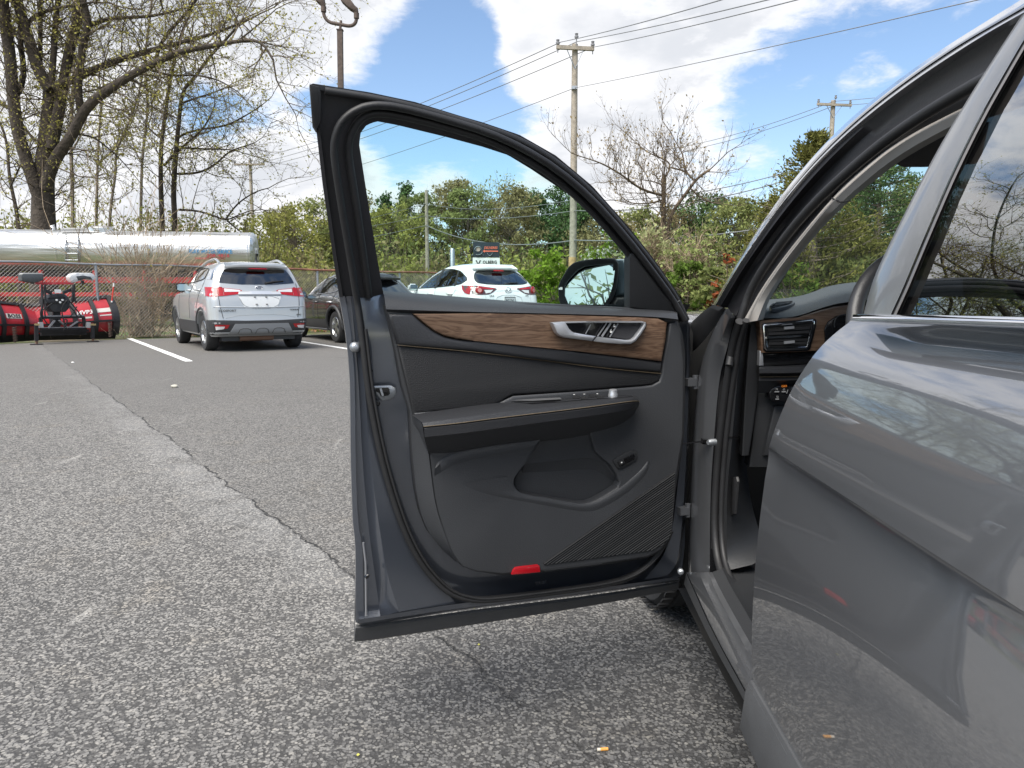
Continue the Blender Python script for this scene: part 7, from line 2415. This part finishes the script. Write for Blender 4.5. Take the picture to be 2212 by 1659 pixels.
# ---- crowns as clouds of leaf sized faces on real limbs
def leafy(name, label, cat, base, H, Wd, mleaf, mbark, seed, clumps=60, per=46, size=.16, low=.25, shape='round', trunk_r=.14, group=None, twigs=True, mix_=None, dens=1.0, squash=1.0):
    random.seed(seed)
    base = Vector(base)
    T, tr = Tree(), Geo()
    lean_ = rv(.04)
    lean_.z = 0
    top = base + Vector((0, 0, H * .86)) + lean_ * H
    sp_ = [base, base + Vector((0, 0, H * .3)) + lean_ * H * .2 + rv(.06), base + Vector((0, 0, H * .6)) + lean_ * H * .6 + rv(.08), top]
    tr.tube(smooth_line(sp_, 8, 1), [trunk_r * (1 - .82 * i / 7) for i in range(8)], 7)
    second = Geo()
    for c_ in range(clumps):
        f = random.random()
        if shape == 'cone':
            z = low + (1 - low) * (f ** 1.25)
            rad = Wd / 2 * (1.02 - z) / (1.02 - low) * random.uniform(.35, 1.08)
        elif shape == 'bush':
            z = low + (1 - low) * f
            rad = Wd / 2 * math.sqrt(max(.05, 1 - ((z - .35) / .66) ** 2)) * math.sqrt(random.random()) * 1.05
        else:
            z = low + (1 - low) * f
            e = (z - (low + 1) / 2) / ((1 - low) / 2)
            rad = Wd / 2 * math.sqrt(max(0.04, 1 - e * e * .92)) * (random.random() ** .45)
        a = random.uniform(0, 6.283)
        cp = base + lean_ * H * z + Vector((math.cos(a) * rad, math.sin(a) * rad, H * z))
        cp += rv(.12)
        hub = base + lean_ * H * z + Vector((0, 0, H * max(.12, z - (.02 if shape == 'cone' else .22))))
        if twigs:
            mp_ = hub.lerp(cp, .55) + rv(.12)
            tr.tube([hub, mp_, cp], [max(.012, trunk_r * .28), .018, .007], 4, cap=False)
            for _ in range(4):
                e_ = cp + rv(1).normalized() * Wd * random.uniform(.06, .16) + Vector((0, 0, Wd * .04))
                tr.tube([mp_.lerp(cp, random.uniform(.2, .9)), e_], [.010, .004], 3, cap=False)
        rr = Wd * random.uniform(.09, .17) * (1 if shape != 'cone' else .8)
        out = (cp - hub)
        out = out.normalized() if out.length > .01 else Vector((0, 0, 1))
        for _ in range(int(per * random.uniform(.5, 1.4) * dens)):
            q = rv(1.0)
            q = q.normalized() * (random.random() ** .5)
            q = Vector((q.x * rr, q.y * rr, q.z * rr * .72 * squash))
            if shape == 'cone':
                q += out * random.uniform(-.2, .5) * rr * 1.6
            tgt = cp + q
            sz = size * random.uniform(.55, 1.4)
            if mix_ and random.random() < mix_[1]:
                T2 = Tree()
                T2.leaf(tgt, sz * .9)
                second.add(T2.lf.v, T2.lf.f)
            else:
                T.leaf(tgt, sz)
    o = thing(name, label, cat, base, random.uniform(0, .2) * 0, group)
    obj('trunk', tr, mbark, o, 60, fix=False)
    obj('crown', T.lf, mleaf, o, None, fix=False)
    if mix_ and second.v:
        obj('blossom', second, mix_[0], o, None, fix=False)
    return o


def place(px, ytop, Y):
    """base on the ground below the picture point, and the height that reaches ytop"""
    p = at(px, ytop, Y)
    return Vector((p.x, Y, 0)), p.z


GB_ = 'trees beyond the road'
n_ = 0
BACK = [  # px, top, Y, kind, width, label
    (585, 462, 62, 'light', 6.5, 'yellow green tree farthest left in the tree line, over the silver trailer end'),
    (640, 450, 58, 'light', 6.5, 'yellow green tree in the tree line above the white compact suv'),
    (690, 436, 60, 'mid', 6.5, 'green tree in the tree line just left of the door frame'),
    (745, 420, 63, 'olive', 6.0, 'olive tree in the tree line hidden behind the door frame'),
    (815, 428, 66, 'dark', 4.8, 'dark evergreen low in the left of the door window'),
    (838, 450, 56, 'light', 6.0, 'yellow green tree at the left of the door window'),
    (884, 408, 64, 'dark', 4.4, 'tall dark evergreen behind the slim pale pole'),
    (905, 425, 58, 'mid', 5.0, 'green tree directly behind the slim pale pole'),
    (968, 392, 60, 'olive', 6.0, 'tall brownish olive tree right of the slim pale pole'),
    (1012, 415, 57, 'mid', 5.0, 'green tree above the sign board'),
    (1068, 385, 62, 'thin', 6.0, 'thin pale budding tree at the middle of the door window'),
    (1105, 412, 58, 'olive', 5.5, 'olive tree right of the thin pale budding tree'),
    (1152, 418, 64, 'dark', 4.6, 'dark pine left of the tall wooden pole'),
    (1205, 405, 66, 'dark', 5.6, 'dark pine right behind the tall wooden pole'),
    (1240, 440, 58, 'dark', 4.6, 'lower dark pine at the foot of the tall wooden pole'),
    (1300, 470, 56, 'olive', 6.0, 'olive tree behind the upper door frame'),
    (1375, 460, 60, 'mid', 5.5, 'green tree behind the left side of the broken bare tree'),
    (1455, 455, 62, 'olive', 6.0, 'olive tree straight behind the broken bare tree'),
    (1525, 422, 60, 'dark', 5.6, 'rounded dark evergreen right of the broken bare tree'),
    (1590, 440, 57, 'mid', 5.5, 'green tree between the rounded evergreen and the cedar'),
    (1660, 450, 60, 'olive', 6.0, 'olive tree behind the cedar'),
    (1740, 430, 62, 'dark', 6.0, 'dark evergreen behind the cedar'),
    (1850, 400, 60, 'dark', 6.5, 'dark evergreen in the back row seen through the windscreen'),
    (1960, 400, 60, 'mid', 6.5, 'green tree in the back row seen through the windscreen'),
]
KM = {'light': (L_LIGHT, 'round', .12), 'mid': (L_MID, 'round', .12), 'olive': (L_OLIVE, 'round', .08), 'dark': (L_DARK, 'cone', .12), 'thin': (L_PALE, 'round', .2)}
for i, (pxx, yt, Y, kind, wd, lab) in enumerate(BACK):
    b_, H = place(pxx, yt, Y)
    ml, sh_, lo_ = KM[kind]
    if kind == 'thin':
        leafy('budding_tree', lab, 'tree', b_, H, wd, ml, B_GREY, 100 + i, 110, 16, .085, .25, 'round', .16, GB_)
    elif kind == 'dark':
        leafy('evergreen_tree', lab, 'tree', b_, H, wd, ml, B_GREY, 100 + i, 150, 76, .09, .10, 'round' if 'pine' in lab or 'rounded' in lab else 'cone', .18, GB_)
    else:
        leafy('leafy_tree', lab, 'tree', b_, H, wd, ml, B_GREY, 100 + i, 120, 74, .088, lo_, 'round', .16, GB_)

# understory along the far edge of the lot: one mixed mass of bushes in three depths
random.seed(77)
for nm, ml, Y0, y1, hs, ra, lab in (('undergrowth', L_OLIVE, 47, 1, (2.6, 4.6), (-900, 2600), ''), ('undergrowth', L_LIGHT, 43, 2, (2.0, 4.0), (-900, 2600), ''), ('undergrowth', L_MID, 51, 3, (3.0, 5.4), (-900, 2600), '')):
    T = Tree()
    x = at(ra[0], 637, Y0).x
    xe = at(ra[1], 637, Y0).x
    while x < xe:
        H = random.uniform(*hs)
        c_ = Vector((x, Y0 + random.uniform(-1.5, 1.5), 0))
        for _ in range(250):
            q = rv(1).normalized() * (random.random() ** .45)
            T.leaf(c_ + Vector((q.x * 1.35, q.y * 1.1, H * .52 + q.z * H * .52)), random.uniform(.065, .15))
        for _ in range(7):
            e = c_ + Vector((random.uniform(-1.2, 1.2), random.uniform(-.8, .8), H * random.uniform(.6, 1.05)))
            T.tw.tube([c_ + Vector((random.uniform(-.4, .4), 0, 0)), c_.lerp(e, .5) + rv(.15), e], [.035, .025, .010], 4, cap=False)
        x += random.uniform(.7, 1.25)
    tag(obj(nm, T.lf, ml, None, None, fix=False), kind='stuff')
    tag(obj('undergrowth_stems', T.tw, B_TWIG, None, None, fix=False), kind='stuff')

def sprays(name, label, base, H, Wd, mleaf, mbark, seed, nb=110, per=16, ln=.10, group=None, low=.04, rise=.55, ragged=.35, layer=False):
    """conifer with visible boughs: feathery sprays pointing outwards along every bough, gaps between"""
    random.seed(seed)
    base = Vector(base)
    tr, lf = Geo(), Geo()
    tr.tube([base, base + Vector((0, 0, H * .5)), base + Vector((0, 0, H * .97))], [Wd * .05, Wd * .035, .012], 8)
    for b in range(nb):
        f = low + (1 - low) * ((b + random.random()) / nb)
        R_ = Wd / 2 * (1.03 - f) ** .8 * random.uniform(1 - ragged, 1 + ragged * .55) if not layer else Wd / 2 * math.sqrt(max(.05, 1 - (2 * f - 1) ** 2 * .8)) * random.uniform(1 - ragged, 1.1)
        a = random.uniform(0, 6.283)
        out = Vector((math.cos(a), math.sin(a), 0))
        p = base + Vector((0, 0, H * f * .95))
        pts = [p]
        n_ = 6
        for i in range(n_):
            up = rise * (i / n_) if not layer else .12
            p = p + (out + Vector((0, 0, up)) + rv(.10)).normalized() * (R_ / n_)
            pts.append(p.copy())
        tr.tube(pts, [.022 * (1 - i / (n_ + 1)) + .004 for i in range(n_ + 1)], 4, cap=False)
        for i in range(1 if R_ < .5 else 2, n_ + 1):
            for _ in range(per):
                q = pts[i].lerp(pts[i - 1], random.random()) + rv(.055 + .02 * R_)
                d = (out * random.uniform(.2, 1.0) + Vector((0, 0, random.uniform(.0, 1.0))) + rv(.45)).normalized()
                u_ = d * (ln * random.uniform(.6, 1.4))
                w_ = d.orthogonal()
                w_.rotate(Matrix.Rotation(random.uniform(0, 6.283), 3, d))
                w_ = w_ * (ln * .20)
                lf.add([q - u_ * .3, q + w_ + u_ * .2, q + u_, q - w_ + u_ * .2], [(0, 1, 2, 3)])
    o = thing(name, label, 'tree', base, 0, group)
    obj('trunk', tr, mbark, o, 60, fix=False)
    obj('crown', lf, mleaf, o, None, fix=False)
    return o


# things that stand nearer
GS = 'shrubs around the lawn'
b_, H = place(1200, 548, 33)
leafy('shrub', 'bright lime green shrub left of the door mirror', 'shrub', b_, H, 3.0, L_BRIGHT, B_GREY, 301, 50, 80, .07, .08, 'bush', .05, GS)
b_, H = place(1322, 512, 31)
leafy('flowering_shrub', 'green shrub with white blossom behind the door mirror', 'shrub', b_, H, 2.9, L_BRIGHT, B_GREY, 302, 56, 48, .062, .10, 'bush', .05, GS, mix_=(L_WHITE, .34))
b_, H = place(1395, 488, 25)
leafy('budding_shrub', 'pale green budding shrub in front of the broken bare tree', 'shrub', b_, H, 2.5, L_PALE, B_TAN, 303, 110, 13, .055, .22, 'bush', .05, GS, squash=.6)
b_, H = place(1505, 500, 24)
leafy('budding_shrub', 'pale green budding shrub with low crooked limb right of the broken bare tree', 'shrub', b_, H, 2.6, leafmat('leaf_pale_green', (.17, .22, .07), (.34, .38, .15), .3), B_TAN, 304, 120, 14, .055, .22, 'bush', .06, GS, squash=.6)
b_, H = place(1490, 560, 23.4)
leafy('shrub', 'fresh green bush at the foot of the broken bare tree', 'shrub', b_, H, 2.0, leafmat('leaf_fresh', (.075, .125, .025), (.16, .24, .05), .3), B_GREY, 305, 44, 48, .065, .05, 'bush', .04, GS)
b_, H = place(1545, 585, 22.6)
leafy('shrub', 'low green bush right of the crooked limb near the grey suv bonnet', 'shrub', b_, H, 1.3, L_MID, B_GREY, 306, 30, 48, .06, .05, 'bush', .03, GS)
b_, H = place(1574, 574, 22.0)
leafy('dead_shrub', 'small rust red dead shrub left of the windscreen pillar', 'shrub', b_, H, .9, L_RED, B_TWIG, 307, 34, 30, .05, .12, 'bush', .03, GS)
b_, H = place(1435, 545, 26)
leafy('thicket', 'brown twiggy thicket around the foot of the broken bare tree', 'shrub', b_, H, 4.2, leafmat('leaf_straw', (.17, .14, .08), (.29, .235, .13), .2), B_TAN, 308, 150, 5, .06, .05, 'bush', .04, GS)
# eastern red cedar beside the windscreen pillar and the firs behind the windscreen
GE = 'evergreens beyond the windscreen'
for (pxx, yt, Y, wd, ml, lab, sd_, cl, per, sz, shp) in (
        (1762, 268, 20.5, 5.2, L_CEDAR, 'tall ragged yellow green cedar rising beside the windscreen pillar', 401, 420, 60, .05, 'cone'),
        (1668, 415, 21.5, 2.6, L_CEDAR, 'lower cedar at the left foot of the tall ragged cedar', 402, 170, 55, .05, 'cone'),
        (1905, 345, 25, 3.4, L_DARK, 'dark flat branched pine at the top of the view through the windscreen', 403, 150, 60, .085, 'round'),
        (1850, 470, 21.5, 4.0, L_CEDAR, 'olive green cedar low in the view through the windscreen', 404, 190, 50, .07, 'cone'),
        (1990, 430, 22, 4.4, L_CEDAR, 'olive green cedar behind the grey door pillar', 405, 190, 50, .07, 'cone'),
        (1745, 500, 24, 2.8, L_DARK, 'dark bush evergreen at the left of the view through the windscreen', 406, 120, 50, .075, 'round'),
        (2110, 380, 24, 4.0, L_DARK, 'dark evergreen far right behind the grey suv', 407, 120, 50, .09, 'round')):
    b_, H = place(pxx, yt, Y)
    if shp == 'cone':
        sprays('evergreen_tree', lab, b_, H, wd * 1.12, ml, B_GREY, sd_, int(34 * H), 20, .085, GE)
    else:
        sprays('evergreen_tree', lab, b_, H, wd * 1.1, ml, B_GREY, sd_, int(26 * H), 26, .085, GE, .05, .2, .4, True)
b_, H = place(1812, 560, 20.5)
leafy('shrub', 'green shrub low in the view through the windscreen', 'shrub', b_, H, 2.4, L_MID, B_GREY, 408, 60, 50, .06, .03, 'bush', .04, GS)
b_, H = place(1700, 590, 20.0)
leafy('shrub', 'green ground hugging shrub just above the dashboard', 'shrub', b_, H, 2.0, leafmat('leaf_fresh', (.075, .125, .025), (.16, .24, .05), .3), B_GREY, 409, 50, 50, .055, .03, 'bush', .04, GS)

# green veil of young leaves behind the tank trailer
random.seed(91)
T = Tree()
for k in range(52):
    pxx = random.uniform(-60, 560)
    Y = random.uniform(36, 44)
    H = at(pxx, random.uniform(425, 500), Y).z
    c_ = at(pxx, 640, Y)
    c_.z = 0
    for st in range(5):
        e = c_ + Vector((random.uniform(-1.4, 1.4), random.uniform(-1, 1), H * random.uniform(.7, 1.0)))
        T.tw.tube([c_, c_.lerp(e, .5) + rv(.2), e], [.04, .028, .010], 4, cap=False)
        for _ in range(80):
            q = c_.lerp(e, random.uniform(.3, 1.02)) + rv(.26)
            T.leaf(q, random.uniform(.04, .09))
tag(obj('undergrowth', T.lf, L_LIGHT, None, None, fix=False), kind='stuff')
tag(obj('undergrowth_stems', T.tw, B_TWIG, None, None, fix=False), kind='stuff')

# bare forsythia like shrub growing through the fence behind the plow
random.seed(33)
bs = at(308, 722, 19.6)
bs.z = 0
T = Tree()
for k in range(78):
    a = random.uniform(0, 6.283)
    tilt = abs(random.gauss(0, .46))
    d = Vector((math.cos(a) * tilt, math.sin(a) * tilt * .5, 1)).normalized()
    st = bs + Vector((random.gauss(0, .22), random.gauss(0, .12), 0))
    L = random.uniform(1.9, 3.7) if tilt < .75 else random.uniform(.9, 1.8)
    T.shoot(st, d, L, random.uniform(.010, .019), 1, {1: 4}, .05, .10, .5, .06, .022, 6)
for k in range(80):
    st = bs + Vector((random.gauss(0, .42), random.gauss(0, .18), random.uniform(.2, 1.35)))
    T.shoot(st, Vector((random.gauss(0, 1), random.gauss(0, .5), random.uniform(-.2, .9))), random.uniform(.5, 1.1), .007, 1, {1: 5}, .0, .28, .9, .04, .02, 5)
o = thing('bare_shrub', 'tan leafless shrub with fanning stems growing at the fence right of the snow plow', 'shrub', bs)
obj('stems', T.tw, B_TAN, o, None, fix=False)
obj('buds', T.lf, L_BUD, o, None, fix=False)
# dry creeper along the fence rails
T = Tree()
for k in range(230):
    s_ = random.choice([random.uniform(-3, 4), random.uniform(9, FLEN + 2), random.uniform(9, FLEN + 2)])
    st = fpt(s_, random.uniform(0, FH * (1.02 if s_ > 9 else .9))) + Vector((0, random.uniform(-.06, .12), 0))
    T.shoot(st, Vector((random.gauss(0, 1), random.gauss(0, .2), random.gauss(.1, .6))), random.uniform(.3, 1.0), .006, 1, {1: 3}, 0, .3, .8, .12, .02, 5)
tag(obj('dry_creeper', T.tw, B_TAN, None, None, fix=False), kind='stuff')
# weeds at the foot of the fence
g = Geo()
T = Tree()
for k in range(1500):
    s_ = random.choice([random.uniform(4.6, 7.2), random.uniform(8, FLEN + 2)])
    T.leaf(fpt(s_, random.uniform(.0, .16)) + Vector((FDIR.y, -FDIR.x, 0)) * random.uniform(-.1, .5), random.uniform(.02, .05))
tag(obj('weeds', T.lf, L_BRIGHT, None, None, fix=False), kind='stuff')

# behind the camera: what the door mirror and the windows of the parked cars look at
dm = (MIRC - CAMV).normalized()
rf = dm - MIRN * (2 * dm.dot(MIRN))
rb = MIRC + rf * (9.5 / math.hypot(rf.x, rf.y))
side_ = Vector((rf.y, -rf.x, 0)).normalized()
bb = Vector((rb.x, rb.y, 0)) - side_ * .55
leafy('young_tree', 'young green tree behind the viewpoint, seen in the door mirror', 'tree', bb, 4.1, 2.2, L_LIGHT, B_GREY, 501, 80, 12, .05, .2, 'round', .05)
for k, (x, y, H, wd, kind) in enumerate(((-16, -22, 9, 6.5, L_MID), (-28, -10, 10, 7, L_OLIVE), (-24, 6, 9, 6, L_LIGHT), (-6, -30, 10, 7, L_MID), (8, -30, 9, 7, L_OLIVE))):
    leafy('leafy_tree', ('leafy tree behind the viewpoint, left of the young tree', 'olive tree left of the viewpoint across the lot', 'light green tree at the left side of the lot', 'leafy tree straight behind the viewpoint', 'olive tree behind the grey suv')[k], 'tree', (x, y, 0), H, wd, kind, B_GREY, 510 + k, 70, 30, .2, .15, 'round', .16, 'trees behind the viewpoint')
